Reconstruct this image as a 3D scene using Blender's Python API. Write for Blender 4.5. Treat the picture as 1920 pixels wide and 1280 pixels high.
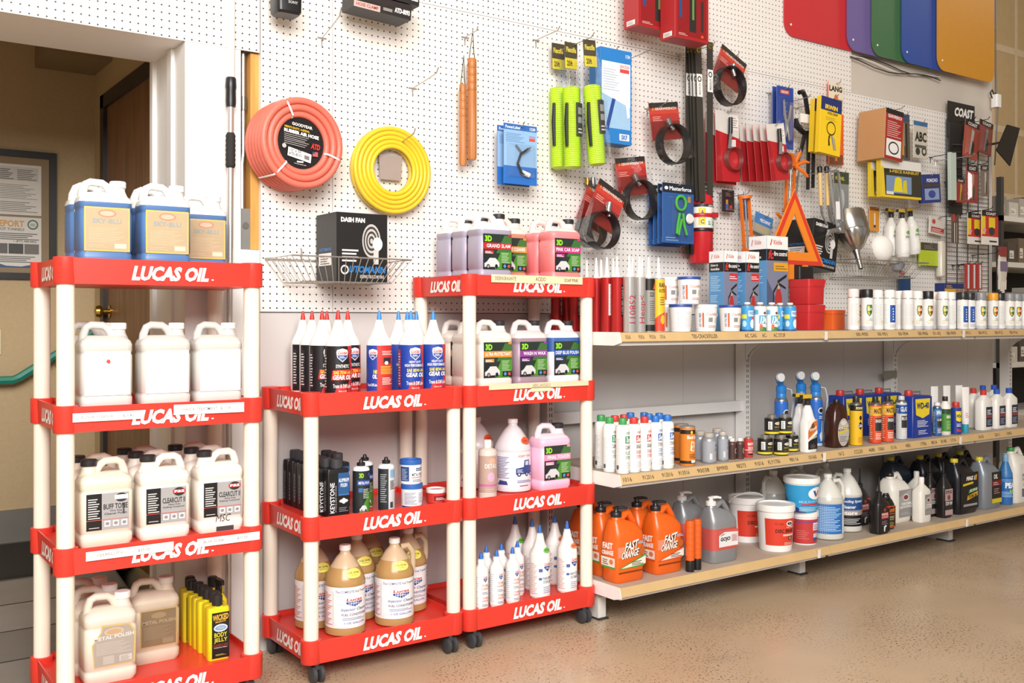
import bpy, math, random
from math import sin, cos, pi, radians
random.seed(7)
scn = bpy.context.scene
for o in list(bpy.data.objects): bpy.data.objects.remove(o)

# ---------------------------------------------------------------- camera
# wall plane y = 0 (shop side is -y), camera 3.434 m in front of it, X runs along the wall
F, YAW, CY, CZ, CD = 1879.16, radians(54.852), 601.41, 1.178, 3.434
cam = bpy.data.objects.new('camera', bpy.data.cameras.new('camera'))
scn.collection.objects.link(cam)
cam.data.sensor_width = 36; cam.data.lens = F / 1920 * 36
cam.data.shift_y = -(640 - CY) / 1920
cam.location = (0, -CD, CZ); cam.rotation_euler = (pi / 2, 0, YAW - pi / 2)
cam.data.clip_end = 60
scn.camera = cam
# ---------------------------------------------------------------- light
scn.view_settings.view_transform = 'Standard'; scn.view_settings.look = 'None'
scn.view_settings.gamma = 1; scn.view_settings.use_curve_mapping = False
scn.view_settings.exposure = 0.27
wd = bpy.data.worlds.new('world'); scn.world = wd; wd.use_nodes = True
wd.node_tree.nodes['Background'].inputs[0].default_value = (1.0, .975, .95, 1)
wd.node_tree.nodes['Background'].inputs[1].default_value = .34
def area(name, loc, target, sx, sy, power, col):
    l = bpy.data.lights.new(name, 'AREA'); l.shape = 'RECTANGLE'; l.size = sx; l.size_y = sy
    l.energy = power; l.color = col
    o = bpy.data.objects.new(name, l); scn.collection.objects.link(o); o.location = loc
    d = [target[i] - loc[i] for i in range(3)]
    import mathutils
    o.rotation_euler = mathutils.Vector(d).to_track_quat('-Z', 'Y').to_euler()
    return o
# daylight coming in through the open roll-up door behind and to the left of the camera
area('bay_ceiling_lamp', (8.2, -.6, 4.4), (8.6, 1.6, 1.8), 1.2, .6, 45, (1, .93, .82))  # added fill light with no visible fixture, brightens the far bay wall
area('roll_up_door_daylight', (-.6, -4.9, 3.5), (1.4, 0, 1.1), 3.6, 2.6, 430, (1, .985, .96))

# ---------------------------------------------------------------- pixel helpers (a column of the photo + a distance from the wall give a place)
A0, A1 = cos(YAW), sin(YAW)
def ray(px):
    u = (px - 960) / F
    return A0 + u * A1, A1 - u * A0
def X(px, d=0):
    a, b = ray(px); return (CD - d) / b * a
def Zp(px, py, d=0):
    return CZ + (CY - py) / F * (CD - d) / ray(px)[1]

# ---------------------------------------------------------------- materials
MC = {}
def lin(c): return c / 12.92 if c <= .04045 else ((c + .055) / 1.055) ** 2.4
def rgb(h):
    h = h.lstrip('#'); return tuple(lin(int(h[i:i + 2], 16) / 255) for i in (0, 2, 4))
def M(h, rough=.42, metal=0., noise=.06, scale=30., bump=0., kind=None):
    k = (h, rough, metal, noise, scale, bump, kind)
    if k in MC: return MC[k]
    m = bpy.data.materials.new('m_' + h.strip('#')); m.use_nodes = True
    nt = m.node_tree; N = nt.nodes; b = N['Principled BSDF']; L = nt.links
    c = rgb(h)
    tc = N.new('ShaderNodeTexCoord'); nz = N.new('ShaderNodeTexNoise')
    nz.inputs['Scale'].default_value = scale; nz.inputs['Detail'].default_value = 3
    L.new(tc.outputs['Object'], nz.inputs['Vector'])
    mx = N.new('ShaderNodeMix'); mx.data_type = 'RGBA'
    mx.inputs[6].default_value = tuple(max(0, v * (1 - noise)) for v in c) + (1,)
    mx.inputs[7].default_value = tuple(min(1, v * (1 + noise)) for v in c) + (1,)
    L.new(nz.outputs['Fac'], mx.inputs[0]); L.new(mx.outputs[2], b.inputs['Base Color'])
    b.inputs['Roughness'].default_value = rough; b.inputs['Metallic'].default_value = metal
    if bump:
        bp = N.new('ShaderNodeBump'); bp.inputs['Strength'].default_value = bump; bp.inputs['Distance'].default_value = .004
        L.new(nz.outputs['Fac'], bp.inputs['Height']); L.new(bp.outputs[0], b.inputs['Normal'])
    if kind == 'clear':      # thin clear plastic film
        out = N['Material Output']; tr = N.new('ShaderNodeBsdfTransparent'); ms = N.new('ShaderNodeMixShader')
        tr.inputs[0].default_value = tuple(.8 + .2 * v for v in c) + (1,)
        gl = N.new('ShaderNodeBsdfGlossy'); gl.inputs['Roughness'].default_value = .08
        fr = N.new('ShaderNodeLayerWeight'); fr.inputs[0].default_value = .25
        mr = N.new('ShaderNodeMapRange'); mr.inputs[3].default_value = .06; mr.inputs[4].default_value = .42
        L.new(fr.outputs['Facing'], mr.inputs[0]); L.new(mr.outputs[0], ms.inputs[0])
        L.new(tr.outputs[0], ms.inputs[1]); L.new(gl.outputs[0], ms.inputs[2]); L.new(ms.outputs[0], out.inputs[0])
    if kind == 'milky':      # translucent HDPE
        b.inputs['Subsurface Weight'].default_value = .25
        b.inputs['Subsurface Radius'].default_value = (.02, .018, .015); b.inputs['Subsurface Scale'].default_value = .5
    MC[k] = m; return m
CLEAR = M('#ffffff', kind='clear')

# ---------------------------------------------------------------- mesh builder
TX = {}
def text2d(s, bold=0.0):
    k = (s, bold)
    if k in TX: return TX[k]
    cu = bpy.data.curves.new('t', 'FONT'); cu.body = s; cu.resolution_u = 2; cu.fill_mode = 'FRONT'; cu.offset = bold
    ob = bpy.data.objects.new('t', cu); me = ob.to_mesh()
    v = [(p.co.x, p.co.y) for p in me.vertices]; f = [tuple(p.vertices) for p in me.polygons]
    ob.to_mesh_clear(); bpy.data.objects.remove(ob); bpy.data.curves.remove(cu)
    if v:
        x0 = min(p[0] for p in v); x1 = max(p[0] for p in v); y0 = min(p[1] for p in v); y1 = max(p[1] for p in v)
        w = max(x1 - x0, 1e-6); h = max(y1 - y0, 1e-6)
        v = [((a - x0) / w, (b - y0) / h) for a, b in v]
    else: w = h = 1
    TX[k] = (v, f, w / h); return TX[k]

def rr(w, d, r, k=4):
    r = min(r, w / 2 - 1e-5, d / 2 - 1e-5); pts = []
    for cx, cy, a0 in ((w / 2 - r, d / 2 - r, 0), (-w / 2 + r, d / 2 - r, 90), (-w / 2 + r, -d / 2 + r, 180), (w / 2 - r, -d / 2 + r, 270)):
        for i in range(k):
            a = radians(a0 + 90 * i / (k - 1)); pts.append((cx + r * cos(a), cy + r * sin(a)))
    return pts
class MB:
    def __init__(s): s.v = []; s.f = []; s.mi = []; s.mats = []
    def mat(s, m):
        if isinstance(m, str): m = M(m)
        if m not in s.mats: s.mats.append(m)
        return s.mats.index(m)
    def add(s, vs, fs, m):
        b = len(s.v); s.v += vs; i = s.mat(m)
        for f in fs: s.f.append(tuple(b + k for k in f)); s.mi.append(i)
        return s
    def box(s, x0, x1, y0, y1, z0, z1, m):
        vs = [(x, y, z) for z in (z0, z1) for x, y in ((x0, y0), (x1, y0), (x1, y1), (x0, y1))]
        return s.add(vs, [(3, 2, 1, 0), (4, 5, 6, 7), (0, 1, 5, 4), (1, 2, 6, 5), (2, 3, 7, 6), (3, 0, 4, 7)], m)
    def rings(s, rings, mats, cap0=True, cap1=True):
        n = len(rings[0]); b = len(s.v)
        for r in rings: s.v += r
        for j in range(len(rings) - 1):
            i = s.mat(mats[j] if isinstance(mats, (list, tuple)) else mats)
            for k in range(n):
                k2 = (k + 1) % n
                s.f.append((b + j * n + k, b + j * n + k2, b + (j + 1) * n + k2, b + (j + 1) * n + k)); s.mi.append(i)
        m0 = mats[0] if isinstance(mats, (list, tuple)) else mats; m1 = mats[-1] if isinstance(mats, (list, tuple)) else mats
        if cap0: s.f.append(tuple(b + k for k in reversed(range(n)))); s.mi.append(s.mat(m0))
        if cap1: s.f.append(tuple(b + (len(rings) - 1) * n + k for k in range(n))); s.mi.append(s.mat(m1))
        return s
    def lathe(s, prof, m, seg=20, c=(0, 0, 0), axis='z', cap=True):
        R = []
        for r, z in prof:
            ring = []
            for k in range(seg):
                a = 2 * pi * k / seg; x, y = r * cos(a), r * sin(a)
                if axis == 'z': ring.append((c[0] + x, c[1] + y, c[2] + z))
                elif axis == 'y': ring.append((c[0] + x, c[1] - z, c[2] + y))
                else: ring.append((c[0] + z, c[1] + x, c[2] + y))
            R.append(ring)
        return s.rings(R, m, cap, cap)
    def loft(s, secs, m, c=(0, 0, 0), k=4):
        """secs: (z, w, d, r, ox)"""
        R = []
        for q in secs:
            ox = q[4] if len(q) > 4 else 0
            R.append([(c[0] + x + ox, c[1] + y, c[2] + q[0]) for x, y in rr(q[1], q[2], q[3], k)])
        return s.rings(R, m)
    def tube(s, path, r, m, seg=8, sy=1., closed=False):
        import mathutils
        V = mathutils.Vector; P = [V(p) for p in path]; n = len(P); R = []; up = None
        for i in range(n):
            t = (P[(i + 1) % n] - P[i - 1]) if closed else (P[min(i + 1, n - 1)] - P[max(i - 1, 0)])
            t.normalize()
            if up is None:
                up = V((0, 1, 0)) if abs(t.y) < .9 else V((1, 0, 0))
            a = t.cross(up); a.normalize(); b = a.cross(t); up = b
            rad = r[i] if isinstance(r, (list, tuple)) else r
            R.append([tuple(P[i] + a * (rad * cos(2 * pi * k / seg)) + b * (rad * sy * sin(2 * pi * k / seg))) for k in range(seg)])
        if closed: R.append(R[0])
        return s.rings(R, m, not closed, not closed)
    def prism(s, pts, y0, y1, m):
        """outline in XZ (counter-clockwise seen from -y), extruded from y0 (front) to y1"""
        n = len(pts); vs = [(x, y0, z) for x, z in pts] + [(x, y1, z) for x, z in pts]
        fs = [tuple(range(n)), tuple(reversed(range(n, 2 * n)))]
        fs += [((k + 1) % n, k, n + k, n + (k + 1) % n) for k in range(n)]
        return s.add(vs, fs, m)
    def build(s, name, parent=None, ang=38, loc=None, rot=None):
        me = bpy.data.meshes.new(name); me.from_pydata(s.v, [], s.f)
        for m in s.mats: me.materials.append(m)
        me.polygons.foreach_set('material_index', s.mi)
        if ang:
            me.polygons.foreach_set('use_smooth', [True] * len(s.f)); me.set_sharp_from_angle(angle=radians(ang))
        me.update()
        o = bpy.data.objects.new(name, me); scn.collection.objects.link(o)
        if parent: o.parent = parent
        if loc: o.location = loc
        if rot: o.rotation_euler = rot
        return o
class Cv:
    """flat print: label of size w x h metres, coordinates are fractions; R > 0 wraps it round a cylinder"""
    def __init__(s, w, h, R=0, R2=None): s.w, s.h, s.R, s.R2, s.l, s.b = w, h, R, R2 or R, 0, MB()
    def put(s, pts, fs, m):
        if s.R:      # cut wide faces into narrow upright strips so that they follow the curve
            st = .14 * s.R / s.w; np_, nf = [], []
            for f in fs:
                P = [pts[i] for i in f]; x0 = min(p[0] for p in P); x1 = max(p[0] for p in P); n = max(1, math.ceil((x1 - x0) / st))
                for k in range(n):
                    Q = P
                    for e, sg in ((x0 + (x1 - x0) * k / n, 1), (x0 + (x1 - x0) * (k + 1) / n, -1)):
                        if n == 1: break
                        O = []
                        for i in range(len(Q)):
                            a, b = Q[i - 1], Q[i]; da, db = (a[0] - e) * sg, (b[0] - e) * sg
                            if (da >= 0) != (db >= 0): t = da / (da - db); O.append((a[0] + (b[0] - a[0]) * t, a[1] + (b[1] - a[1]) * t))
                            if db >= 0: O.append(b)
                        Q = O
                    if len(Q) > 2: nf.append(tuple(range(len(np_), len(np_) + len(Q)))); np_ += Q
            pts, fs = np_, nf
        o = .0008 + .00009 * s.l; vs = []
        for x, z in pts:
            q = s.R + (s.R2 - s.R) * z + o if s.R else 0; x = (x - .5) * s.w; z = z * s.h
            if s.R: a = x / s.R; vs.append((q * sin(a), -q * cos(a), z))
            else: vs.append((x, -o, z))
        s.b.add(vs, fs, m)
    def rect(s, x0, z0, x1, z1, m):
        n = max(1, int((x1 - x0) * s.w / s.R / .12) + 1) if s.R else 1
        pts = [(x0 + (x1 - x0) * i / n, z) for z in (z0, z1) for i in range(n + 1)]
        s.put(pts, [(i, i + 1, n + 2 + i, n + 1 + i) for i in range(n)], m); s.l += 1; return s
    def poly(s, pts, m): s.put(pts, [tuple(range(len(pts)))], m); s.l += 1; return s
    def ell(s, cx, cz, rx, rz, m, n=20):
        return s.poly([(cx + rx * cos(2 * pi * k / n), cz + rz * sin(2 * pi * k / n)) for k in range(n)], m)
    def txt(s, t, x0, z0, x1, z1, m, sl=0, bold=.012, up=0.):
        v, f, asp = text2d(t, bold)
        pts = []
        for a, b in v:
            x = x0 + (x1 - x0) * a; z = z0 + (z1 - z0) * b + up * a
            pts.append((x + sl * (z1 - z0) * b * s.h / s.w, z))
        s.put(pts, f, m); s.l += 1; return s
    def vtxt(s, t, x0, z0, x1, z1, m, bold=.012):      # reads upwards
        v, f, asp = text2d(t, bold)
        s.put([(x1 - (x1 - x0) * b, z0 + (z1 - z0) * a) for a, b in v], f, m); s.l += 1; return s
    def lines(s, x0, z0, x1, z1, n, m, fill=.45):
        for i in range(n):
            z = z0 + (z1 - z0) * i / n; e = x1 - (x1 - x0) * ((i * 37) % 10) / 28.
            s.rect(x0, z, e, z + (z1 - z0) / n * fill, m); s.l -= 1
        s.l += 1; return s
    def build(s, parent, loc=(0, 0, 0), rz=0, name='label', rot=None):
        return s.b.build(name, parent, 0, loc, rot or (0, 0, rz))

# ---------------------------------------------------------------- things
PR = {}
def props(o, label, cat, group=None):
    o['label'] = label; o['category'] = cat
    if group: o['group'] = group
    return o
def empty(name, loc=(0, 0, 0), rot=(0, 0, 0)):
    o = bpy.data.objects.new(name, None); scn.collection.objects.link(o); o.empty_display_size = .05
    o.location = loc; o.rotation_euler = rot; return o
def copy_kids(src, dst):
    for ch in src.children:
        c = ch.copy(); scn.collection.objects.link(c); c.parent = dst; copy_kids(ch, c)
def put(key, fn, name, label, cat, loc, rz=0, group=None, rot=None):
    r = empty(name, loc, rot or (0, 0, rz))
    if key in PR: copy_kids(PR[key], r)
    else:
        fn(r)
        if key: PR[key] = r
    return props(r, label, cat, group)
def S(o, kind='structure'): o['kind'] = kind; return o

# ================================================================ the setting
def floor_mat():
    m = bpy.data.materials.new('epoxy_floor'); m.use_nodes = True; nt = m.node_tree; N = nt.nodes; L = nt.links; b = N['Principled BSDF']
    tc = N.new('ShaderNodeTexCoord')
    def noise(scale, det=4):
        n = N.new('ShaderNodeTexNoise'); n.inputs['Scale'].default_value = scale; n.inputs['Detail'].default_value = det
        L.new(tc.outputs['Object'], n.inputs['Vector']); return n
    def ramp(src, p0, p1, c0, c1):
        r = N.new('ShaderNodeValToRGB'); e = r.color_ramp.elements
        e[0].position = p0; e[1].position = p1; e[0].color = c0; e[1].color = c1
        L.new(src.outputs['Fac'], r.inputs[0]); return r
    def mix(a, bb, fac, mode='MIX'):
        x = N.new('ShaderNodeMix'); x.data_type = 'RGBA'; x.blend_type = mode
        L.new(a, x.inputs[6])
        if isinstance(bb, tuple): x.inputs[7].default_value = bb
        else: L.new(bb, x.inputs[7])
        if isinstance(fac, float): x.inputs[0].default_value = fac
        else: L.new(fac, x.inputs[0])
        return x.outputs[2]
    base = ramp(noise(1.3), .3, .75, rgb('#b39a7e') + (1,), rgb('#c3ac90') + (1,))
    speck = ramp(noise(110, 2), .60, .64, (0, 0, 0, 1), (1, 1, 1, 1)); patch = ramp(noise(2.2, 3), .36, .56, (0, 0, 0, 1), (1, 1, 1, 1))
    mul = N.new('ShaderNodeMath'); mul.operation = 'MULTIPLY'; L.new(speck.outputs[0], mul.inputs[0]); L.new(patch.outputs[0], mul.inputs[1])
    c = mix(base.outputs[0], rgb('#54483f') + (1,), mul.outputs[0])
    scuff = ramp(noise(4.5, 5), .62, .9, (0, 0, 0, 1), (.6, .6, .6, 1))
    c = mix(c, rgb('#6b5d50') + (1,), scuff.outputs[0])
    L.new(c, b.inputs['Base Color'])
    rg = ramp(noise(3.), .3, .7, (.22, .22, .22, 1), (.4, .4, .4, 1)); L.new(rg.outputs[0], b.inputs['Roughness'])
    return m
def peg_mat():
    m = bpy.data.materials.new('pegboard'); m.use_nodes = True; nt = m.node_tree; N = nt.nodes; L = nt.links; b = N['Principled BSDF']
    tc = N.new('ShaderNodeTexCoord'); sp = N.new('ShaderNodeSeparateXYZ'); L.new(tc.outputs['Object'], sp.inputs[0])
    def ma(op, a, v=None):
        n = N.new('ShaderNodeMath'); n.operation = op
        for i, q in enumerate((a, v)):
            if q is None: continue
            if isinstance(q, (int, float)): n.inputs[i].default_value = q
            else: L.new(q, n.inputs[i])
        return n.outputs[0]
    ds = []
    for ax, ph in (('X', 1.40773), ('Z', 1.224)):
        q = ma('DIVIDE', ma('SUBTRACT', sp.outputs[ax], ph - .0127 + .0254 * 200), .0254)
        fr = ma('SUBTRACT', ma('FRACT', q), .5); ds.append(ma('MULTIPLY', fr, fr))
    r = ma('SQRT', ma('ADD', ds[0], ds[1]))
    mr = N.new('ShaderNodeMapRange'); mr.inputs[1].default_value = .10; mr.inputs[2].default_value = .135; L.new(r, mr.inputs[0])
    nz = N.new('ShaderNodeTexNoise'); nz.inputs['Scale'].default_value = 3; L.new(tc.outputs['Object'], nz.inputs['Vector'])
    w = N.new('ShaderNodeMix'); w.data_type = 'RGBA'; w.inputs[6].default_value = rgb('#e6e0da') + (1,); w.inputs[7].default_value = rgb('#efebe6') + (1,); L.new(nz.outputs['Fac'], w.inputs[0])
    x = N.new('ShaderNodeMix'); x.data_type = 'RGBA'; x.inputs[6].default_value = rgb('#3a302a') + (1,)
    L.new(w.outputs[2], x.inputs[7]); L.new(mr.outputs[0], x.inputs[0]); L.new(x.outputs[2], b.inputs['Base Color'])
    bp = N.new('ShaderNodeBump'); bp.inputs['Strength'].default_value = .6; bp.inputs['Distance'].default_value = .003
    L.new(mr.outputs[0], bp.inputs['Height']); L.new(bp.outputs[0], b.inputs['Normal'])
    b.inputs['Roughness'].default_value = .35
    return m
def wood(h1, h2, sx=18.):
    m = bpy.data.materials.new('wood'); m.use_nodes = True; nt = m.node_tree; N = nt.nodes; L = nt.links; b = N['Principled BSDF']
    tc = N.new('ShaderNodeTexCoord'); mp = N.new('ShaderNodeMapping'); mp.inputs['Scale'].default_value = (sx, sx, 1.2)
    L.new(tc.outputs['Object'], mp.inputs[0]); n = N.new('ShaderNodeTexNoise'); n.inputs['Scale'].default_value = 3; n.inputs['Detail'].default_value = 6
    L.new(mp.outputs[0], n.inputs['Vector']); r = N.new('ShaderNodeValToRGB'); e = r.color_ramp.elements
    e[0].color = rgb(h1) + (1,); e[1].color = rgb(h2) + (1,); e[0].position = .3; e[1].position = .7
    L.new(n.outputs['Fac'], r.inputs[0]); L.new(r.outputs[0], b.inputs['Base Color']); b.inputs['Roughness'].default_value = .45
    return m
PEG = peg_mat()
WHITE = M('#eceae7', .5, noise=.03); GREYW = M('#c9c4c0', .55, noise=.04, scale=4); TAN = M('#b39c78', .8, noise=.08, scale=60, bump=.25)

def sbox(name, x0, x1, y0, y1, z0, z1, m, parent=None, kind='structure'):
    b = MB(); b.box(x0, x1, y0, y1, z0, z1, m); o = b.build(name, parent, 0)
    if kind and not parent: o['kind'] = kind
    return o
sbox('floor', -6, 14, -9, 3, -.1, 0, floor_mat())
sbox('ceiling', -6, 14, -9, 3, 5.4, 5.5, '#d8d2c8')
sbox('wall_right', 12, 12.1, -9, 3, 0, 5.4, '#c8b697')
sbox('wall_left', -5.1, -5, -9, 3, 0, 5.4, '#d8d0c4')
wall = sbox('wall_back', 1.25, 6.15, .09, .2, 0, 5.4, '#d9d3cc')
LOWW = M('#cdc8c5', .5, noise=.04, scale=3)
for a, b_ in ((1.323, 2.2), (2.202, 3.42), (3.422, 4.64), (4.642, 5.86), (5.862, 6.15)):
    sbox('wall_panel', a, b_, .006, .09, 0, 1.208, LOWW, wall)
sbox('wall_panel', 1.252, 1.321, .006, .09, 0, 1.43, WHITE, wall)
sbox('drywall_panel', 4.698, 6.15, .012, .09, 2.432, 5.4, M('#cfc5b9', .6, noise=.05, scale=5), wall)
sbox('drywall_panel', 1.321, 4.696, .012, .09, 1.21, 5.4, GREYW, wall)
sbox('drywall_panel', 4.698, 6.15, .012, .09, 1.21, 2.43, GREYW, wall)
def peg(x0, x1, z0, z1):
    sbox('pegboard_panel', x0 + .001, x1 - .001, -.003, .004, z0 + .001, z1 - .001, PEG, wall)
for a, b_ in ((1.321, 1.60), (1.60, 2.82), (2.82, 4.04), (4.04, 5.26), (5.26, 6.09)): peg(a, b_, 1.21, 2.43)
for a, b_ in ((1.321, 2.294), (2.294, 3.51), (3.51, 4.696)): peg(a, b_, 2.43, 3.65); peg(a, b_, 3.65, 4.87)
peg(-1.2, 1.319, 2.13, 3.65); peg(-1.2, 1.319, 3.65, 4.87)
# door opening: lintel, thick jamb
lint = sbox('trim_1', -1.2, 1.25, .004, .36, 2.132, 2.30, WHITE)
sbox('trim_2', -1.2, 1.318, .004, .09, 2.30, 5.4, WHITE)
jb = sbox('trim_3', 1.055, 1.25, 0, .36, 0, 2.131, WHITE)
sbox('door_stop', 1.043, 1.055, .12, .17, 0, 2.131, WHITE, jb)
sbox('door_casing', 1.04, 1.056, .34, .375, 0, 2.14, WHITE, jb)
# open wall cavity with stud and conduit
o = sbox('wall_stud', 1.290, 1.321, .012, .088, 1.432, 2.129, wood('#c98a3e', '#e0a95c'))
props(o, 'bare orange-toned wooden stud showing in the open wall strip beside the pegboard', 'stud'); del o['kind']
def f_conduit(r):
    b = MB(); b.tube([(0, 0, 0), (0, 0, .16), (.004, 0, .20), (.004, 0, .78)], .0085, M('#a9a7a3', .3, .9))
    b.build('pipe', r)
    b = MB(); b.lathe([(.012, .35), (.013, .36), (.013, .39), (.012, .40)], M('#8e8c88', .3, .9), 12, (.004, 0, 0)); b.build('coupling', r)
    b = MB(); b.box(-.028, .034, -.02, .05, -.145, 0, M('#8f8e8a', .45, .6)); b.build('junction_box', r)
    b = MB(); b.lathe([(.012, 0), (.012, .004)], M('#77756f', .4, .6), 12, (.005, -.02, -.06), 'y'); b.build('knockout', r)
put(None, f_conduit, 'electrical_conduit', 'grey metal conduit with junction box in the open wall strip', 'conduit', (1.268, .035, 1.576))
# office beyond the door
OY, OX = 1.72, 1.147
ow = sbox('wall_office', -2, OX, OY, OY + .1, 0, 2.6, TAN)
ws = sbox('wall_side', OX, OX + .1, .36, OY + .1, 0, 2.6, M('#bba67e', .8, noise=.06, scale=60, bump=.2))
sbox('wall_far', -2.1, -2, .1, OY + .1, 0, 2.6, TAN)
sbox('ceiling_office', -2, OX, .36, OY, 2.48, 2.56, '#b6a383')
sbox('trim_4', .88, OX - .001, 1.38, OY - .001, 2.37, 2.479, M('#8f7c5c', .8))
b = MB(); t = M('#6f6862', .6, noise=.2, scale=5)
b.add([(-2, .02, .004), (1.05, .02, .004), (1.05, .95, .15), (-2, .95, .15), (-2, OY, .15), (OX, OY, .15), (OX, .95, .15)], [(0, 1, 2, 3), (3, 2, 6, 5, 4)], t)
of = b.build('floor_office', None, 0); S(of)
for i in range(4):
    y0 = .03 + i * .23; z = lambda y: .004 + (y - .02) / .93 * .146
    b = MB(); b.add([(-1.9, y0, z(y0) + .004), (1.04, y0, z(y0) + .004), (1.04, y0 + .222, z(y0 + .222) + .004), (-1.9, y0 + .222, z(y0 + .222) + .004)], [(0, 1, 2, 3)], M(('#7d766f', '#716a63', '#847c74')[i % 3], .5, noise=.15, scale=8))
    b.build('plank', of, 0)
sbox('baseboard_office', -2, OX - .002, OY - .02, OY - .001, .151, .30, M('#6e6962', .5, noise=.12, scale=8))
o = sbox('door_mat', -.6, 1.02, .98, 1.62, .151, .163, M('#26231f', .95, noise=.3, scale=80, bump=.5)); del o['kind']; props(o, 'black rubber floor mat in the room behind the doorway', 'mat')
def f_door(r):
    dk = M('#2c2522', .4)
    b = MB(); b.box(-.03, .004, -.52, .46, 0, 2.07, M('#2c2522', .4)); 
    b = MB(); b.box(-.03, .0, .40, .46, 0, 2.07, dk); b.build('jamb', r, 0)
    b = MB(); b.box(-.03, .0, -.52, .46, 2.01, 2.07, dk); b.build('head_frame', r, 0)
    b = MB(); b.box(-.012, .0, -.50, .40, .0, 2.01, wood('#6b4a30', '#8a6442', 10)); b.build('door_leaf', r, 0)
    b = MB(); br = M('#b08a3c', .2, .95)
    b.lathe([(.03, 0), (.03, .006), (.012, .008), (.011, .03), (.024, .036), (.029, .05), (.024, .064), (.005, .068)], br, 16, (-.012, .345, 1.07), 'x')
    for i, v in enumerate(b.v): b.v[i] = (-.012 - (v[0] + .012), v[1], v[2])
    b.build('door_knob', r)
r = put(None, f_door, 'door_1', 'brown wooden door in black frame', 'door', (OX - .001, 1.02, .151)); S(r); del r['label'], r['category']
def f_frame(r):
    k = M('#17120e', .35)
    for n, a in (('frame_rail', (-.3, .3, -.02, 0, .57, .6)), ('frame_rail', (-.3, .3, -.02, 0, 0, .03)), ('frame_stile', (.268, .3, -.02, 0, .03, .57)), ('frame_stile', (-.3, -.268, -.02, 0, .03, .57))):
        b = MB(); b.box(*a, k); b.build(n, r, 0)
    b = MB(); b.box(-.268, .268, -.006, 0, .03, .57, M('#8d7a5e', .7)); b.build('backing', r, 0)
    for x, z, kind in ((.02, .30, 0), (.02, .055, 1), (-.23, .30, 0), (-.23, .055, 0)):
        c = Cv(.215, .235); c.rect(0, 0, 1, 1, M('#d2cdc4', .5))
        if kind:
            c.txt('REPORT', .07, .80, .66, .93, '#c98f2a', bold=.03); c.txt('ILLICIT TUNNELS', .07, .73, .66, .78, '#2f3b49'); c.ell(.83, .86, .11, .1, '#39694f'); c.ell(.83, .86, .08, .07, '#d2cdc4'); c.lines(.78, .83, .9, .89, 3, '#39694f')
            c.lines(.06, .55, .95, .70, 4, '#4a4a4a'); c.txt('1 (877) 988-8425', .45, .49, .9, .54, '#2b2b2b')
            for i, q in enumerate(('#57534e', '#3a3733', '#6a655f')): c.rect(.04 + i * .31, .27, .33 + i * .31, .47, q)
            c.lines(.1, .10, .9, .24, 4, '#555555'); c.poly([(0, 0), (1, 0), (1, .1), (.6, .02), (.3, .03), (0, .12)], '#2c4a78')
        else:
            c.rect(.06, .68, .94, .95, '#bdb8b0'); c.lines(.1, .7, .45, .92, 6, '#57534e'); c.lines(.52, .7, .9, .92, 6, '#6d6862'); c.lines(.06, .32, .92, .62, 9, '#77726b', .3); c.lines(.06, .06, .92, .28, 6, '#6a655f', .35)
        c.build(r, (x + .107, -.007, z), name='notice_sheet')
put(None, f_frame, 'notice_frame', 'black framed notice board with four posted papers on the office wall', 'frame', (.672, OY - .001, 1.372))
def f_rail(r):
    b = MB(); b.tube([(-1.2, 0, 0), (0, 0, 0), (.03, 0, .012), (.32, 0, .20), (.345, 0, .215)], .02, M('#1c7a66', .35)); b.build('rail', r)
    for x, z in ((-.5, -.02), (.2, .09)):
        b = MB(); b.tube([(x, 0, z), (x, .03, z - .03), (x, .058, z - .03)], .007, M('#1c7a66', .35)); b.build('bracket', r)
put(None, f_rail, 'handrail', 'green painted handrail sloping along the office wall', 'handrail', (.775, OY - .06, .905))
def f_sw(r):
    b = MB(); b.box(-.036, .036, -.006, 0, -.058, .058, M('#cdbf9a', .4)); b.build('plate', r, 0)
    b = MB(); b.box(-.005, .005, -.016, -.006, -.004, .014, M('#e0d6b8', .4)); b.build('toggle', r, 0)
put(None, f_sw, 'light_switch', 'ivory light switch on the office wall above the handrail', 'switch', (.700, OY - .001, 1.08))
# far area past the end of the wall
fw = sbox('wall_beyond', 6.4, 13.9, 2.2, 2.3, 0, 5.4, M('#b89f78', .8, noise=.08, scale=12))
mud = M('#c9b698', .85, noise=.1, scale=14)
for z in (1.25, 2.45, 3.15, 4.0): sbox('joint_compound', 6.4, 12, 2.197, 2.2, z, z + .07, mud, fw)
for x in (9.45, 9.75, 10.05, 10.5): sbox('joint_compound', x, x + .05, 2.196, 2.199, 1.2, 5.3, mud, fw)

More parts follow.
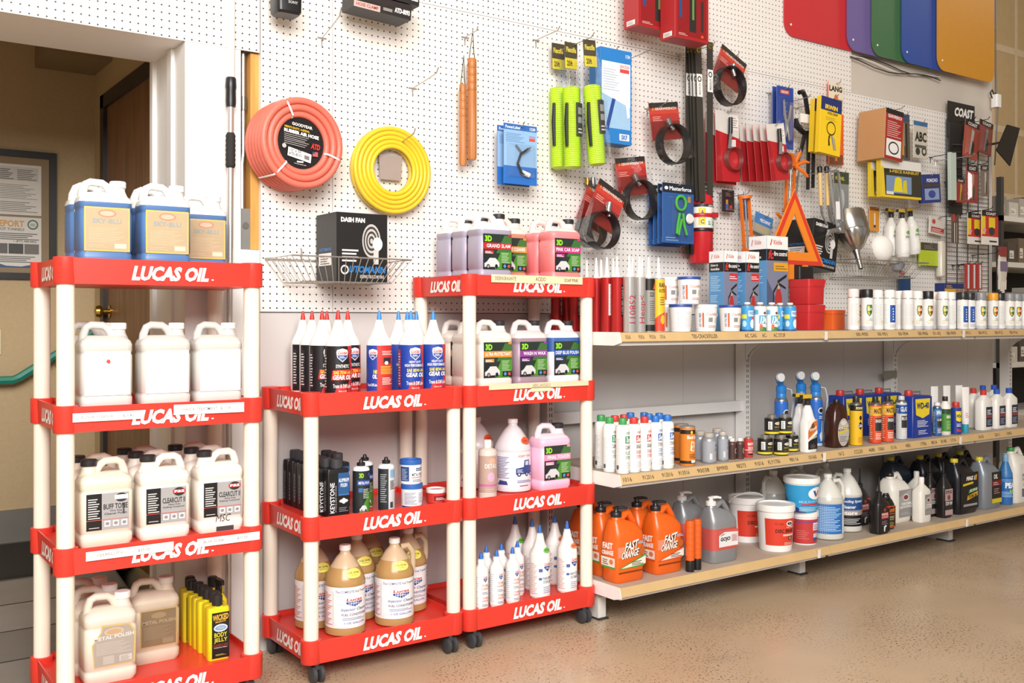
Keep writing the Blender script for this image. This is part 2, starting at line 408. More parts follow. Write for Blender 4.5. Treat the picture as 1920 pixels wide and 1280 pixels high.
# ================================================================ gondola shelving
SX = [2.573, 3.792, 5.011, 6.23]; ZT, ZM, ZB = 1.133, .588, .158; FR = .545
gw = M('#e4e2df', .4, noise=.05, scale=6)
gond = empty('gondola_shelving', (0, 0, 0)); props(gond, 'long three-tier gondola shelving with tan price rails along the back wall', 'shelving')
deckm = M('#b7a797', .6, noise=.14, scale=9); tanm = M('#cfae7b', .5, noise=.10, scale=14)
for i, x in enumerate(SX):
    b = MB(); b.box(x - .019, x + .019, -.064, -.004, .0, 1.205, gw)
    up = b.build('upright', gond, 0)
    b = MB(); k = M('#4a4743', .6)
    for j in range(44):
        z = .06 + j * .0254
        for q in (-.008, .003): b.add([(x + q, -.0645, z), (x + q + .004, -.0645, z), (x + q + .004, -.0645, z + .015), (x + q, -.0645, z + .015)], [(0, 1, 2, 3)], k)
    b.build('slots', up, 0)
    b = MB(); pts = [(-.3975, 0), (-.3975, .085), (-.37, .115), (-.065, .115), (-.065, 0)]
    vs = [(x - .02, y, z) for y, z in pts] + [(x + .02, y, z) for y, z in pts]
    b.add(vs, [(0, 1, 2, 3, 4)[::-1], (5, 6, 7, 8, 9), (0, 1, 6, 5), (1, 2, 7, 6), (2, 3, 8, 7), (3, 4, 9, 8), (4, 0, 5, 9)], M('#dddad4', .5, noise=.12, scale=20)); ft = b.build('base_foot', gond, 0)
    b = MB(); b.lathe([(.014, 0), (.014, .0006)], M('#2b2826', .7), 14, (x - .0206, -.335, .065), 'x'); b.build('foot_hole', ft, 0)
    b = MB(); b.box(x - .025, x + .025, -.41, -.33, .0, .006, M('#2d2a27', .7)); b.build('foot_pad', gond, 0)
RAIL = {ZT: [(1322, 'TBS-CRACKFILLER', 48), (1408, 'AC GAS', 22), (1434, 'AC-', 9), (1462, 'AC STOP', 22), (1617, '00-900', 22), (1655, '00-901', 18), (1694, '00-904', 18), (1731, '00-906', 18), (1757, '01-02', 14), (1784, '00-909', 17), (1812, '00-911', 16), (1843, '00-912', 15), (1873, '00-913', 14), (1901, '00-916', 14), (1178, '1016', 9), (1203, '91016', 10), (1224, '91016', 11), (1243, '1016', 9)],
        ZM: [(1177, '1016', 16), (1216, '912016', 21), (1252, '913016', 20), (1283, '913016', 20), (1319, '90038', 22), (1355, 'BM900', 20), (1390, '98273', 17), (1424, '91016', 16), (1452, 'FLY1706', 22), (1489, '98116', 16), (1524, '10160', 14), (1545, '886', 8), (1578, '1612', 10), (1610, 'CCL30', 15), (1635, '4680', 11), (1653, '1061', 10), (1676, '5116', 10), (1703, '400S', 9), (1732, '1706', 10), (1752, '8014', 10), (1770, '8140', 10), (1788, '1710', 9), (1840, '1610', 9), (1870, '2011', 9), (1893, '1042', 9)], ZB: []}
for lv, zt in enumerate((ZT, ZM, ZB)):
    for i in range(3):
        x0, x1 = SX[i] + .001, SX[i + 1] - .001
        if i == 0: x0 = SX[0] - .036
        b = MB(); b.box(x0, x1, -FR, -.066, zt - .022, zt, deckm); sh = b.build('shelf_deck', gond, 0)
        b = MB()   # slanted price rail
        b.add([(x0, -FR, zt), (x1, -FR, zt), (x1, -FR - .012, zt - .034), (x0, -FR - .012, zt - .034), (x0, -FR + .002, zt - .036), (x1, -FR + .002, zt - .036)], [(3, 2, 1, 0), (4, 5, 2, 3), (0, 4, 3), (1, 2, 5)], tanm)
        b.build('price_rail', sh, 0)
        b = MB(); b.box(x0 + .01, x1 - .01, -FR + .01, -FR + .03, zt - .05, zt - .022, gw); b.build('front_lip', sh, 0)
        if lv < 2:
            for xx in (x0 + .012, x1 - .012):
                n = 9; H = .15 if lv == 0 else .09
                pts = [(-.066, -.022), (-.066, -H)] + [(-.066 - .30 * (1 - cos(pi / 2 * k / n)) - .002, -.03 - (H - .03) * (1 - sin(pi / 2 * k / n)) ) for k in range(1, n + 1)] + [(-.44, -.03), (-.44, -.022)]
                vs = [(xx - .003, y, zt + z) for y, z in pts] + [(xx + .003, y, zt + z) for y, z in pts]; m_ = len(pts)
                b = MB(); b.add(vs, [tuple(range(m_)), tuple(reversed(range(m_, 2 * m_)))] + [((k + 1) % m_, k, m_ + k, m_ + (k + 1) % m_) for k in range(m_)], gw); b.build('shelf_bracket', sh, 0)
    b = MB(); x = SX[0] - .0375     # white end plate
    vs = [(x, -FR - .014, zt - .038), (x, -FR - .002, zt + .002), (x, -.067, zt + .002), (x, -.067, zt - .05), (x, -FR + .03, zt - .05)]
    vs += [(q[0] - .003, q[1], q[2]) for q in vs]
    b.add(vs, [(0, 1, 2, 3, 4), (9, 8, 7, 6, 5)] + [((k + 1) % 5, k, 5 + k, 5 + (k + 1) % 5) for k in range(5)], M('#f0efec', .4)); b.build('end_plate', gond, 0)
    ink = M('#2a2119', .7)      # handwritten stock numbers on the rail
    for px, s_, wpx in RAIL[zt]:
        v, f, asp = text2d(s_, .0); xc = X(px, FR + .008); hw = (X(px + wpx / 2, FR + .008) - X(px - wpx / 2, FR + .008)) / 2
        vs = []
        for a, c_ in v:
            zz = .009 + .016 * c_; vs.append((xc + hw * (2 * a - 1), -FR - .0128 + .012 * (zz / .034), zt - .034 + zz))
        b = MB(); b.add(vs, f, ink); b.build('stock_number', gond, 0)
    for px in ({ZT: (1545, 1803), ZM: (1542, 1797), ZB: (1532, 1809)}[zt]):
        b = MB(); xx = X(px, FR); b.box(xx - .012, xx + .006, -FR - .015, -FR - .0125, zt - .040, zt - .003, M('#e9e6e0', .5)); b.build('rail_joint_clip', gond, 0)
b = MB(); b.box(SX[0], SX[1] - .02, -.05, -.012, .735, .785, gw); b.build('cross_rail', gond, 0)
b = MB(); b.box(SX[2] - .12, SX[2] + .0, -.075, -.066, .86, .90, M('#9a9c98', .4, .7)); b.build('clip_plate', gond, 0)

# ================================================================ red racks
RED = M('#dd3a2e', .35, noise=.06, scale=8); POST = M('#efe6d6', .4, noise=.04, scale=12)
RW, RD, RY = .605, .405, -.2175
def tray(root, zt, side=True):
    b = MB()
    O = lambda w, d, z, r: [(x, y, z) for x, y in rr(w, d, r)]
    b.rings([O(RW - .030, RD - .006, zt - .073, .03), O(RW - .024, RD, zt, .032), O(RW - .032, RD - .008, zt, .03), O(RW - .036, RD - .012, zt - .016, .028)], RED, True, True)
    for sx in (-1, 1):
        for sy in (-1, 1): b.lathe([(.031, zt - .074), (.0335, zt - .07), (.0335, zt + .001), (.031, zt + .003)], RED, 16, (sx * .272, sy * .1725, 0))
    t = b.build('tray', root)
    c = Cv(RW, .073); c.txt('LUCAS OIL', .335, .17, .705, .76, '#fbf6f0', sl=.22, bold=.05); c.ell(.728, .26, .006, .03, '#fbf6f0'); c.build(t, (0, -RD / 2 - .0005, zt - .073), name='lettering')
    if side:
        c = Cv(RD, .073); c.txt('LUCAS OIL', .32, .17, .86, .76, '#fbf6f0', sl=.22, bold=.05); c.build(t, (-RW / 2 + .0128, 0, zt - .073), 0, 'lettering', (0, 0, -pi / 2))
    return t
def rack(xc, levels, label):
    r = empty('display_rack', (xc, RY, 0)); props(r, label, 'rack', 'red and white oil display racks')
    for i, zt in enumerate(levels):
        tray(r, zt)
        if i + 1 < len(levels):
            for sx in (-1, 1):
                for sy in (-1, 1):
                    b = MB(); b.lathe([(.0245, zt - .03), (.0245, levels[i + 1] - .06)], POST, 18, (sx * .272, sy * .1725, 0)); b.build('post', r)
    for sx in (-1, 1):
        for sy in (-1, 1):
            x, y = sx * .255, sy * .178; g = M('#3c3d3f', .5)
            b = MB(); b.lathe([(.011, .05), (.011, .072)], M('#55565a', .4, .6), 10, (x, y, 0)); b.box(x - .018, x + .018, y - .012, y + .012, .044, .054, g); c_ = b.build('caster', r)
            b = MB()
            for q in (-.013, .013): b.lathe([(.020, -.009), (.0275, -.006), (.0275, .006), (.020, .009)], g, 18, (x + q, y, .0278), 'x')
            b.build('wheel', c_)
    return r
def strip(r, x0, x1, z0, z1, lines, col='#f6f3ee', ink='#6f6a64', tilt=0.):
    c = Cv(x1 - x0, z1 - z0); c.rect(0, 0, 1, 1, M(col, .35))
    for q in lines: c.txt(*q[:5], M(ink, .6), bold=q[5] if len(q) > 5 else .004)
    c.build(r, ((x0 + x1) / 2, -RD / 2 - .004, z0), name='price_strip', rot=(0, tilt, 0))
LV = [.14, .54, .943, 1.344]
LV1 = [.135, .535, .936, 1.356]
r1 = rack(.871, LV1, 'four-tier red and white display rack in front of the doorway')
r2 = rack(1.615, LV[:3], 'low three-tier red and white display rack between two taller racks')
r3 = rack(2.227, LV, 'four-tier red and white display rack standing beside the long shelving')
strip(r1, -.26, -.065, .893, .918, [('FLOOR CLEANER  - - - $26.40', .12, .3, .85, .65)])
strip(r1, .02, .235, .898, .928, [('SHOCK TREATMENT - $17.38', .12, .3, .8, .65)], tilt=radians(.5))
strip(r1, -.225, .02, .498, .524, [('CLEARCUT II - - - - - $33.00', .12, .3, .72, .68)])
strip(r1, .09, .285, .497, .522, [('BUFF TONE - - - - - $27.50', .1, .3, .8, .68)])
strip(r3, -.20, .225, 1.318, 1.347, [('DESENGRASANTE', .04, .3, .26, .75), ('ACIDO', .47, .3, .58, .8), ('SOAP PINK', .79, .28, .95, .72)], '#ecd6b0', '#3a2b20')
strip(r3, -.21, .255, .928, .948, [('ABRILLANTADO', .42, .2, .60, .75)], '#e6d3b0', '#8a7a5c')
strip(r3, -.02, .07, .914, .93, [], '#e9d9b6')

# ================================================================ product builders (front faces -y, base at z = 0)
BLK = M('#1a1a1c', .35); WHT = M('#f2f0ec', .4, noise=.02)
def caplathe(r, z0, z1, m, c=(0, 0, 0)):
    b = MB(); h = z1 - z0
    b.lathe([(r * .98, z0), (r, z0 + h * .15), (r, z0 + h * .85), (r * .9, z1)], m, 18, c); return b
def jug(w, d, h, body, top, cap, lab=None, level=.78, mir=1, lz=(.16, .67), lx=(.07, .93), pump=None, cap_r=.0235):
    """F-style gallon: rectangular body, sloped shoulders, strap handle one side, neck the other"""
    def fn(r):
        b = MB(); bm = M(body, .38, noise=.03) if isinstance(body, str) else body; tm = M(top, .38, noise=.03) if isinstance(top, str) else top
        zs = [(0, .93, .9), (.012 / h, 1, 1), (.13, 1, 1), (.14, .975, .97), (.17, .975, .97), (.18, 1, 1), (.62, 1, 1), (.63, .975, .97), (.66, .975, .97), (.67, 1, 1), (min(level, .735), 1, 1), (.745, 1, 1), (.79, .95, .88), (.85, .72, .5)]
        if level < .62: zs.insert(6, (level, 1, 1))
        zs.sort(key=lambda q: q[0])
        b.loft([(z * h, w * a, d * c_, min(w, d) * .2, (0 if z < .8 else .02 * w * mir)) for z, a, c_ in zs], [bm if zs[i + 1][0] <= level + .001 else tm for i in range(len(zs) - 1)])
        hx = lambda q: q * w * mir
        b.tube([(hx(-.40), 0, .76 * h), (hx(-.385), 0, .86 * h), (hx(-.33), 0, .945 * h), (hx(-.24), 0, .972 * h), (hx(-.02), 0, .968 * h), (hx(.08), 0, .925 * h), (hx(.17), 0, .84 * h)], [.013, .0125, .0115, .0115, .0115, .0125, .014], tm, 10, 1.15)
        b.lathe([(.030, .80 * h), (.023, .86 * h), (.0205, .89 * h), (.0205, .945 * h)], tm, 18, (hx(.28), 0, 0))
        b.build('body', r, 45)
        cm = M(cap, .4)
        b = caplathe(cap_r, .925 * h, h, cm, (hx(.28), 0, 0))
        b.build('cap', r)
        if pump:
            b = MB(); x = hx(.28); q = M(pump, .35); b.lathe([(.017, .99 * h), (.015, 1.03 * h), (.008, 1.035 * h), (.008, 1.07 * h), (.014, 1.075 * h), (.014, 1.105 * h), (.006, 1.115 * h)], q, 14, (x, 0, 0))
            b.tube([(x, 0, 1.09 * h), (x + .03, -.012, 1.10 * h), (x + .05, -.02, 1.085 * h)], [.008, .007, .005], q); b.build('pump', r)
        if lab:
            c = Cv(w * (lx[1] - lx[0]), (lz[1] - lz[0]) * h); lab(c); c.build(r, ((lx[0] + lx[1] - 1) / 2 * w, -d / 2, lz[0] * h))
    return fn
def rjug(R, h, body, cap, lab=None, level=1., top=None, arc=3.4, lz=(.1, .55), lrot=0, handle=1):
    def fn(r):
        b = MB(); bm = body if not isinstance(body, str) else M(body, .25, noise=.04); tm = bm if not top else (M(top, .25) if isinstance(top, str) else top)
        pr = [(R * .9, 0), (R, .02 * h), (R, .07 * h), (R * .985, .08 * h), (R * .985, .56 * h), (R, .57 * h), (R, .60 * h), (R * .93, .66 * h), (R * .72, .76 * h), (R * .45, .86 * h), (R * .27, .905 * h), (.017, .925 * h), (.017, .95 * h)]
        b.lathe(pr, [bm if pr[i + 1][1] <= level * h else tm for i in range(len(pr) - 1)], 28)
        if handle: b.tube([(R * .34 * handle, 0, .885 * h), (R * .72 * handle, 0, .90 * h), (R * .97 * handle, 0, .82 * h), (R * 1.0 * handle, 0, .70 * h), (R * .93 * handle, 0, .60 * h)], [.011, .0105, .0105, .0105, .012], tm, 8)
        b.build('body', r, 45)
        b = caplathe(.0195, .94 * h, h, M(cap, .4)); b.build('cap', r)
        if lab: c = Cv(arc * R, (lz[1] - lz[0]) * h, R * .986); lab(c); c.build(r, (0, 0, lz[0] * h), lrot)
    return fn
def conebottle(R, h, body, tip, lab=None, arc=3.6, cz=.60, lz=(.02, .585)):
    def fn(r):
        b = MB(); m = M(body, .35, noise=.03); n = .012; q = (.86 - cz) / .26
        b.lathe([(R * .92, 0), (R, .01), (R, cz * h), (R * .94, (cz + .03 * q) * h), (R * .68, (cz + .10 * q) * h), (R * .48, (cz + .17 * q) * h), (n * 1.2, (cz + .25 * q) * h), (n * 1.1, .865 * h)], m, 22); b.build('body', r, 50)
        b = MB(); b.lathe([(.0125, .855 * h), (.0125, .885 * h), (.008, .89 * h)], WHT, 14); b.build('collar', r)
        b = MB(); b.lathe([(.0085, .885 * h), (.0075, .93 * h), (.0035, h), (.002, h)], M(tip, .4), 12); b.build('tip_cap', r)
        if lab: c = Cv(arc * R, (lz[1] - lz[0]) * h, R); lab(c); c.build(r, (0, 0, lz[0] * h))
    return fn
def cylbottle(R, h, body, cap, lab=None, capr=.6, sh=.80, neck=.88, arc=3.4, lz=(.06, .72), capm=None, flip=False):
    def fn(r):
        b = MB(); m = body if not isinstance(body, str) else M(body, .38, noise=.04)
        b.lathe([(R * .92, 0), (R, .012 * h), (R, sh * h), (R * .9, (sh + .035) * h), (R * capr * .95, neck * h), (R * capr * .9, (neck + .02) * h)], m, 20); b.build('body', r, 45)
        b = caplathe(R * capr, neck * h, h if not flip else (neck + .06) * h, M(cap, .4))
        if flip: b.lathe([(R * .28, (neck + .06) * h), (R * .22, .985 * h), (R * .15, h)], M(cap, .4), 12)
        b.build('cap', r)
        if lab: c = Cv(arc * R, (lz[1] - lz[0]) * h, R); lab(c); c.build(r, (0, 0, lz[0] * h))
    return fn
def aero(R, h, body, cap, lab=None, dome='#b9b9b9', capr=.62, sh=.83, arc=3.6, lz=(.01, .82)):
    """aerosol can: seamed cylinder, metal dome, cap"""
    def fn(r):
        m = body if not isinstance(body, str) else M(body, .28, noise=.03); dm = M(dome, .25, .9)
        b = MB(); b.lathe([(R * .9, 0), (R, .006), (R, sh * h), (R * .97, (sh + .01) * h)], m, 22); b.build('can', r)
        b = MB(); b.lathe([(R * .99, sh * h), (R * .99, (sh + .012) * h), (R * .8, (sh + .05) * h), (R * .5, (sh + .08) * h)], dm, 20); b.build('dome', r)
        b = caplathe(R * capr, (sh + (.01 if capr > .9 else .045)) * h, h, M(cap, .35)); b.build('cap', r)
        if lab: c = Cv(arc * R, (lz[1] - lz[0]) * h, R); lab(c); c.build(r, (0, 0, lz[0] * h))
    return fn
def tin(R, h, body, lid, lab=None, arc=3.4, lz=(.06, .94), neck=0):
    def fn(r):
        b = MB(); b.lathe([(R * .97, 0), (R, .004), (R, h - .004), (R * .97, h)], body if not isinstance(body, str) else M(body, .3, noise=.05), 22); b.build('can', r)
        b = MB(); lm = lid if not isinstance(lid, str) else M(lid, .3, .7)
        if neck: b.lathe([(R * .95, h), (R * .6, h + neck * .3), (R * .6, h + neck), (R * .5, h + neck)], lm, 18)
        else: b.lathe([(R * 1.01, h - .005), (R * 1.01, h + .002), (R * .9, h + .003)], lm, 22)
        b.build('lid', r)
        if lab: c = Cv(arc * R, (lz[1] - lz[0]) * h, R); lab(c); c.build(r, (0, 0, lz[0] * h))
    return fn
def tub(R, h, body, lid, lab=None, taper=.9, arc=3.2, lz=(.1, .74), bail=False, lidh=.12, rim=1.05):
    def fn(r):
        b = MB(); m = M(body, .4, noise=.03); lm = M(lid, .4)
        b.lathe([(R * taper, 0), (R * (taper + .02), .006), (R, (1 - lidh) * h), (R, (1 - lidh * .4) * h)], m, 26); b.build('tub', r, 50)
        b = MB(); b.lathe([(R * rim, (1 - lidh) * h), (R * (rim + .01), (1 - lidh * .3) * h), (R * (rim - .01), h), (R * .92, h), (R * .9, h - .006)], lm, 26); b.build('lid', r, 50)
        if bail:
            b = MB(); b.tube([(R * 1.05, 0, .86 * h)] + [(R * 1.06 * cos(a), -R * .5 * sin(a), .86 * h + R * .62 * sin(a)) for a in [pi * k / 10 for k in range(1, 10)]] + [(-R * 1.05, 0, .86 * h)], .004, WHT); b.build('bail_handle', r)
        if lab: rt = lambda q: R * (taper + (1 - taper) * min(1, q / (1 - lidh))) + .0004; c = Cv(arc * R, (lz[1] - lz[0]) * h, rt(lz[0]), rt(lz[1])); lab(c); c.build(r, (0, 0, lz[0] * h))
    return fn
def flat(w, d, h, body, cap, lab=None, sh=.72, capw=.3, neck=.82, lz=(.04, .66), lx=(.08, .92), ox=0, cr=.28, side=None, spout=False):
    """flat rectangular bottle with sloped shoulders"""
    def fn(r):
        b = MB(); m = body if not isinstance(body, str) else M(body, .33, noise=.04); rr_ = min(w, d) * cr; n = capw * w
        b.loft([(0, w * .95, d * .92, rr_), (.012, w, d, rr_), (sh * h, w, d, rr_), ((sh + .03) * h, w * .93, d * .95, rr_, ox * .1), ((neck - .02) * h, n * 1.25, min(d * .8, n * 1.2), rr_, ox), (neck * h, n, min(n, d * .8), n * .4, ox)], m); b.build('body', r, 45)
        b = MB(); q = min(n, d * .85)
        if spout: b.lathe([(q * .62, (neck - .01) * h), (q * .62, (neck + .05) * h), (q * .3, (neck + .06) * h), (q * .12, h)], M(cap, .4), 14, (ox, 0, 0))
        else: b.lathe([(q * .58, neck * h - .002), (q * .6, (neck + .02) * h), (q * .6, .985 * h), (q * .5, h)], M(cap, .4), 16, (ox, 0, 0))
        b.build('cap', r)
        if lab: c = Cv(w * (lx[1] - lx[0]), (lz[1] - lz[0]) * h); lab(c); c.build(r, ((lx[0] + lx[1] - 1) / 2 * w, -d / 2, lz[0] * h))
        if side: c = Cv(d * .7, (lz[1] - lz[0]) * h); side(c); c.build(r, (-w / 2, 0, lz[0] * h), -pi / 2)
    return fn
def hjug(w, d, h, body, cap, lab=None, capx=-.22, lz=(.12, .62), lx=(.1, .9), pump=None, cr=.25, waist=0, capr=.02, hs=1.):
    """jug with a sloping grip at one side, neck near the other (pump soaps, motor oil)"""
    def fn(r):
        m = body if not isinstance(body, str) else M(body, .3, noise=.04); q = min(w, d) * cr; b = MB(); x = capx * w
        b.loft([(0, w * .93, d * .9, q), (.012, w, d, q), (.60 * h, w, d, q), (.66 * h, w * .97, d * .95, q), (.77 * h, w * .74, d * .7, q * .8, x * .35), (.83 * h, w * .36, d * .5, q * .6, x)], m)
        s = -1 if capx > 0 else 1
        b.tube([(x + s * .06 * w, 0, .80 * h), (s * .06 * w + .0, 0, .885 * h), (s * .15 * w, 0, .90 * h), (s * .30 * w, 0, .80 * h), (s * .435 * w, 0, .66 * h), (s * .44 * w, 0, .58 * h)], [.013 * hs, .0125 * hs, .0125 * hs, .0125 * hs, .0125 * hs, .015 * hs], m, 10, 1.15)
        b.lathe([(.027, .80 * h), (.02, .84 * h), (.0185, .88 * h)], m, 16, (x, 0, 0)); b.build('body', r, 45)
        cm = M(cap, .35)
        b = caplathe(capr, .865 * h, .93 * h, cm, (x, 0, 0)); b.build('cap', r)
        if pump:
            b = MB(); b.lathe([(.012, .93 * h), (.009, .95 * h), (.008, .97 * h), (.0135, .972 * h), (.0135, .993 * h), (.008, h)], M(pump, .3), 14, (x, 0, 0))
            b.tube([(x, 0, .982 * h), (x + .024, -.012, .988 * h), (x + .04, -.02, .975 * h)], [.007, .006, .0045], M(pump, .3)); b.build('pump', r)
        if lab: c = Cv(w * (lx[1] - lx[0]), (lz[1] - lz[0]) * h); lab(c); c.build(r, ((lx[0] + lx[1] - 1) / 2 * w, -d / 2, lz[0] * h))
    return fn
def trigger(b, m, x=0, z=0, s=1., m2=None):
    m2 = m2 or m
    b.lathe([(.014 * s, z), (.0145 * s, z + .004), (.0145 * s, z + .022 * s), (.011 * s, z + .026 * s)], m, 14, (x, 0, 0))
    b.box(x - .045 * s, x + .022 * s, -.010 * s, .010 * s, z + .038 * s, z + .058 * s, m2); b.box(x - .011 * s, x + .013 * s, -.009 * s, .009 * s, z + .02 * s, z + .04 * s, m)
    b.box(x - .056 * s, x - .045 * s, -.007 * s, .007 * s, z + .040 * s, z + .056 * s, m)
    b.tube([(x - .022 * s, 0, z + .04 * s), (x - .032 * s, 0, z + .02 * s), (x - .031 * s, 0, z)], .005 * s, m, 6)
def spraybottle(R, h, body, trig, lab=None, trig2=None, flatd=None, lz=(.08, .6), w=None):
    def fn(r):
        b = MB(); m = body if not isinstance(body, str) else M(body, .3, noise=.03)
        if flatd: b.loft([(0, R * 1.9, flatd * .9, .012), (.012, R * 2, flatd, .014), (.5 * h, R * 2, flatd, .014), (.62 * h, R * 1.3, flatd * .85, .014, -.003), (.72 * h, R * 1.1, flatd * .7, .012, -.006), (.80 * h, .024, .024, .011, -.004)], m)
        else: b.lathe([(R * .92, 0), (R, .01), (R, .58 * h), (R * .85, .65 * h), (R * .5, .74 * h), (R * .36, .80 * h)], m, 20)
        b.build('body', r, 45)
        b = MB(); trigger(b, M(trig, .35), -.004 if flatd else 0, .795 * h, .2 * h / .058 * .95, M(trig2 or trig, .35)); b.build('trigger', r, 30)
        if lab:
            if flatd: c = Cv(R * 1.7, (lz[1] - lz[0]) * h); lab(c); c.build(r, (0, -flatd / 2, lz[0] * h))
            else: c = Cv(R * 2.6, (lz[1] - lz[0]) * h, R); lab(c); c.build(r, (0, 0, lz[0] * h))
    return fn
def caulk(body, lab=None, R=.0245, hb=.215, tip='#e9e7e2'):
    def fn(r):
        b = MB(); b.lathe([(R, 0), (R, hb)], body if not isinstance(body, str) else M(body, .22, .25, noise=.04), 20); b.build('tube', r)
        b = MB(); b.lathe([(R * .98, hb), (.013, hb + .003), (.0095, hb + .012), (.0035, hb + .082)], M(tip, .4), 14); b.build('nozzle', r)
        if lab: c = Cv(R * 3.6, hb * .96, R); lab(c); c.build(r, (0, 0, .004))
    return fn
def carton(w, d, h, col, front=None, left=None, top=None, m=None):
    def fn(r):
        b = MB(); b.loft([(0, w, d, .0015), (h, w, d, .0015)], m or M(col, .5, noise=.03), k=2); b.build('carton', r, 0)
        if front: c = Cv(w, h); front(c); c.build(r, (0, -d / 2, 0), name='front_print')
        if left: c = Cv(d, h); left(c); c.build(r, (-w / 2, 0, 0), -pi / 2, 'side_print')
        if top: b = MB(); b.box(-w / 2, w / 2, -d / 2, d / 2, h, h + .001, M(top, .5)); b.build('lid_flap', r, 0)
    return fn

# ---------------------------------------------------------------- label designs
def car(c, x, z, s, m='#cfd2d4'):
    c.poly([(x, z), (x + s, z + .03 * s), (x + s, z + .25 * s), (x + .75 * s, z + .5 * s), (x + .35 * s, z + .5 * s), (x + .15 * s, z + .28 * s), (x, z + .2 * s)], m)
    c.ell(x + .25 * s, z + .03 * s, .12 * s, .13 * s, '#17181a', 12); c.ell(x + .25 * s, z + .03 * s, .07 * s, .08 * s, '#9a9da0', 10); c.ell(x + .8 * s, z + .05 * s, .1 * s, .12 * s, '#17181a', 12)
def l3d(title, col, sub=True):
    def f(c):
        c.rect(0, 0, 1, 1, '#22302a'); c.poly([(.45, .46), (1, .46), (1, .97), (.75, .97)], '#3c6b33'); c.poly([(.35, 0), (.62, .50), (1, .50), (1, .22), (.9, .0)], '#4b8a2e'); c.poly([(0, 0), (.42, 0), (.25, .4), (0, .44)], '#1d2126')
        c.txt('3D', .06, .78, .30, .95, '#8fdc2c', bold=.05); c.rect(0, .57, 1, .75, col); c.txt(title, .12 if len(title) < 12 else .05, .615, .95, .715, '#ffffff', bold=.012)
        if sub: c.rect(.05, .44, .36, .53, col); c.lines(.07, .45, .33, .52, 2, '#f2e9ee'); c.lines(.64, .2, .92, .50, 7, '#b9cfae', .35)
        car(c, .04, .06, .52); c.rect(.66, .03, .97, .17, '#15181a'); c.ell(.75, .10, .05, .05, '#4a90d0', 12); c.rect(.85, .06, .94, .14, '#c05050'); c.rect(.86, .94, .98, 1, col)
    return f
def sky(c):
    c.rect(0, 0, 1, 1, '#d8b95a'); c.rect(.03, .03, .97, .97, '#b5a07e'); c.ell(.5, .86, .2, .09, '#c9826a'); c.ell(.5, .86, .16, .06, '#dcae98')
    c.txt('SKY-BLU', .18, .63, .82, .74, '#8b9aa0', bold=.025); c.lines(.1, .2, .9, .55, 9, '#cbb898', .3); c.rect(.66, .07, .92, .18, '#d9cbb2'); c.lines(.1, .08, .5, .16, 3, '#cbb898')
def blank(c): c.rect(0, 0, 1, 1, '#f7f6f2'); c.lines(.15, .72, .85, .78, 2, '#eee9dc', .3); c.rect(.87, .85, .92, .9, '#efd9a8')
def blankr(c): blank(c); c.poly([(.46, .76), (.5, .82), (.55, .80), (.56, .74), (.52, .71)], '#e0483a')
def pslab(title, clear):
    def f(c):
        c.rect(0, 0, 1, 1, '#a3a2a2'); c.rect(0, 0, .36, 1, '#151416'); c.lines(.04, .32, .32, .9, 9, '#d6d6d6', .4); c.lines(.06, .06, .3, .1, 1, '#cfcfcf')
        c.txt(title, .40, .55, .97, .70, '#19181a', bold=.02)
        c.txt('Heavy Duty' if clear else 'One Step', .55, .47, .85, .53, '#2b2a2c'); c.txt('Rubbing Compound' if clear else 'Cleaner Polish', .42, .40, .95, .46, '#2b2a2c')
        c.rect(0, .27, 1, .285, '#d33b30' if clear else '#c9684a')
        for i in range(3): c.rect(.42 + i * .2, .08, .56 + i * .2, .24, '#e8e7e6'); c.ell(.49 + i * .2, .16, .05, .05, '#8a898a', 10)
        if clear: c.ell(.82, .86, .15, .12, '#29282a'); c.rect(.66, .82, .98, .92, '#d8362e'); c.txt('P&S', .70, .835, .95, .905, '#ffffff', bold=.03)
        else: c.ell(.82, .86, .15, .12, '#29282a'); c.rect(.66, .81, .98, .93, '#efeeec'); c.rect(.86, .40, .89, .7, '#2b2a2c')
    return f
def metalpol(c):
    c.poly([(.05, 0), (.97, .0), (1, .75), (.86, .97), (.22, 1), (.2, .84), (0, .55)], '#c8ac68'); c.poly([(.07, .02), (.94, .03), (.96, .74), (.83, .94), (.25, .96), (.23, .82), (.03, .54)], '#a59a90')
    c.ell(.5, .82, .22, .09, '#cdb091'); c.ell(.5, .82, .18, .065, '#b99b7c'); c.txt('METAL POLISH', .05, .64, .95, .73, '#d8d5d0', bold=.02, up=.03); c.lines(.1, .3, .9, .6, 9, '#c3bcb4', .3); c.rect(.62, .07, .9, .22, '#c9c2b8'); c.lines(.64, .08, .88, .21, 6, '#8d857b')
    c.rect(.25, .05, .5, .25, '#b5aca2')
def alpol(c):
    c.rect(.0, 0, 1, 1, '#b59a5e'); c.rect(.03, .03, .97, .97, '#7d6a50'); c.ell(.5, .83, .2, .08, '#93805f'); c.txt('METAL POLISH', .06, .62, .95, .71, '#a4937a', bold=.02); c.lines(.1, .22, .9, .56, 10, '#93826a', .3); c.rect(.6, .06, .9, .2, '#8d7c62')
def wicked(c):
    c.rect(0, 0, 1, 1, '#1b1917'); c.txt('WICKED', .05, .82, .95, .95, '#e8b23c', bold=.03, up=.02); c.txt('PRODUCTS', .2, .77, .8, .81, '#e8b23c', bold=.02, up=.02); c.ell(.5, .66, .4, .085, '#c8d6e4'); c.ell(.5, .66, .33, .055, '#7f9fd0'); c.txt('Wicked', .35, .64, .7, .69, '#d8c84a')
    c.txt('BODY', .14, .46, .86, .56, '#e8dc2e', bold=.01); c.txt('JELLY', .12, .33, .88, .44, '#e8dc2e', bold=.01); c.txt('CLEANER & WAX', .06, .26, .94, .31, '#a03a26'); c.txt('PROFESSIONAL FORMULA', .12, .22, .88, .245, '#cfc9c0'); c.lines(.2, .06, .8, .10, 2, '#b9b26a', .4)
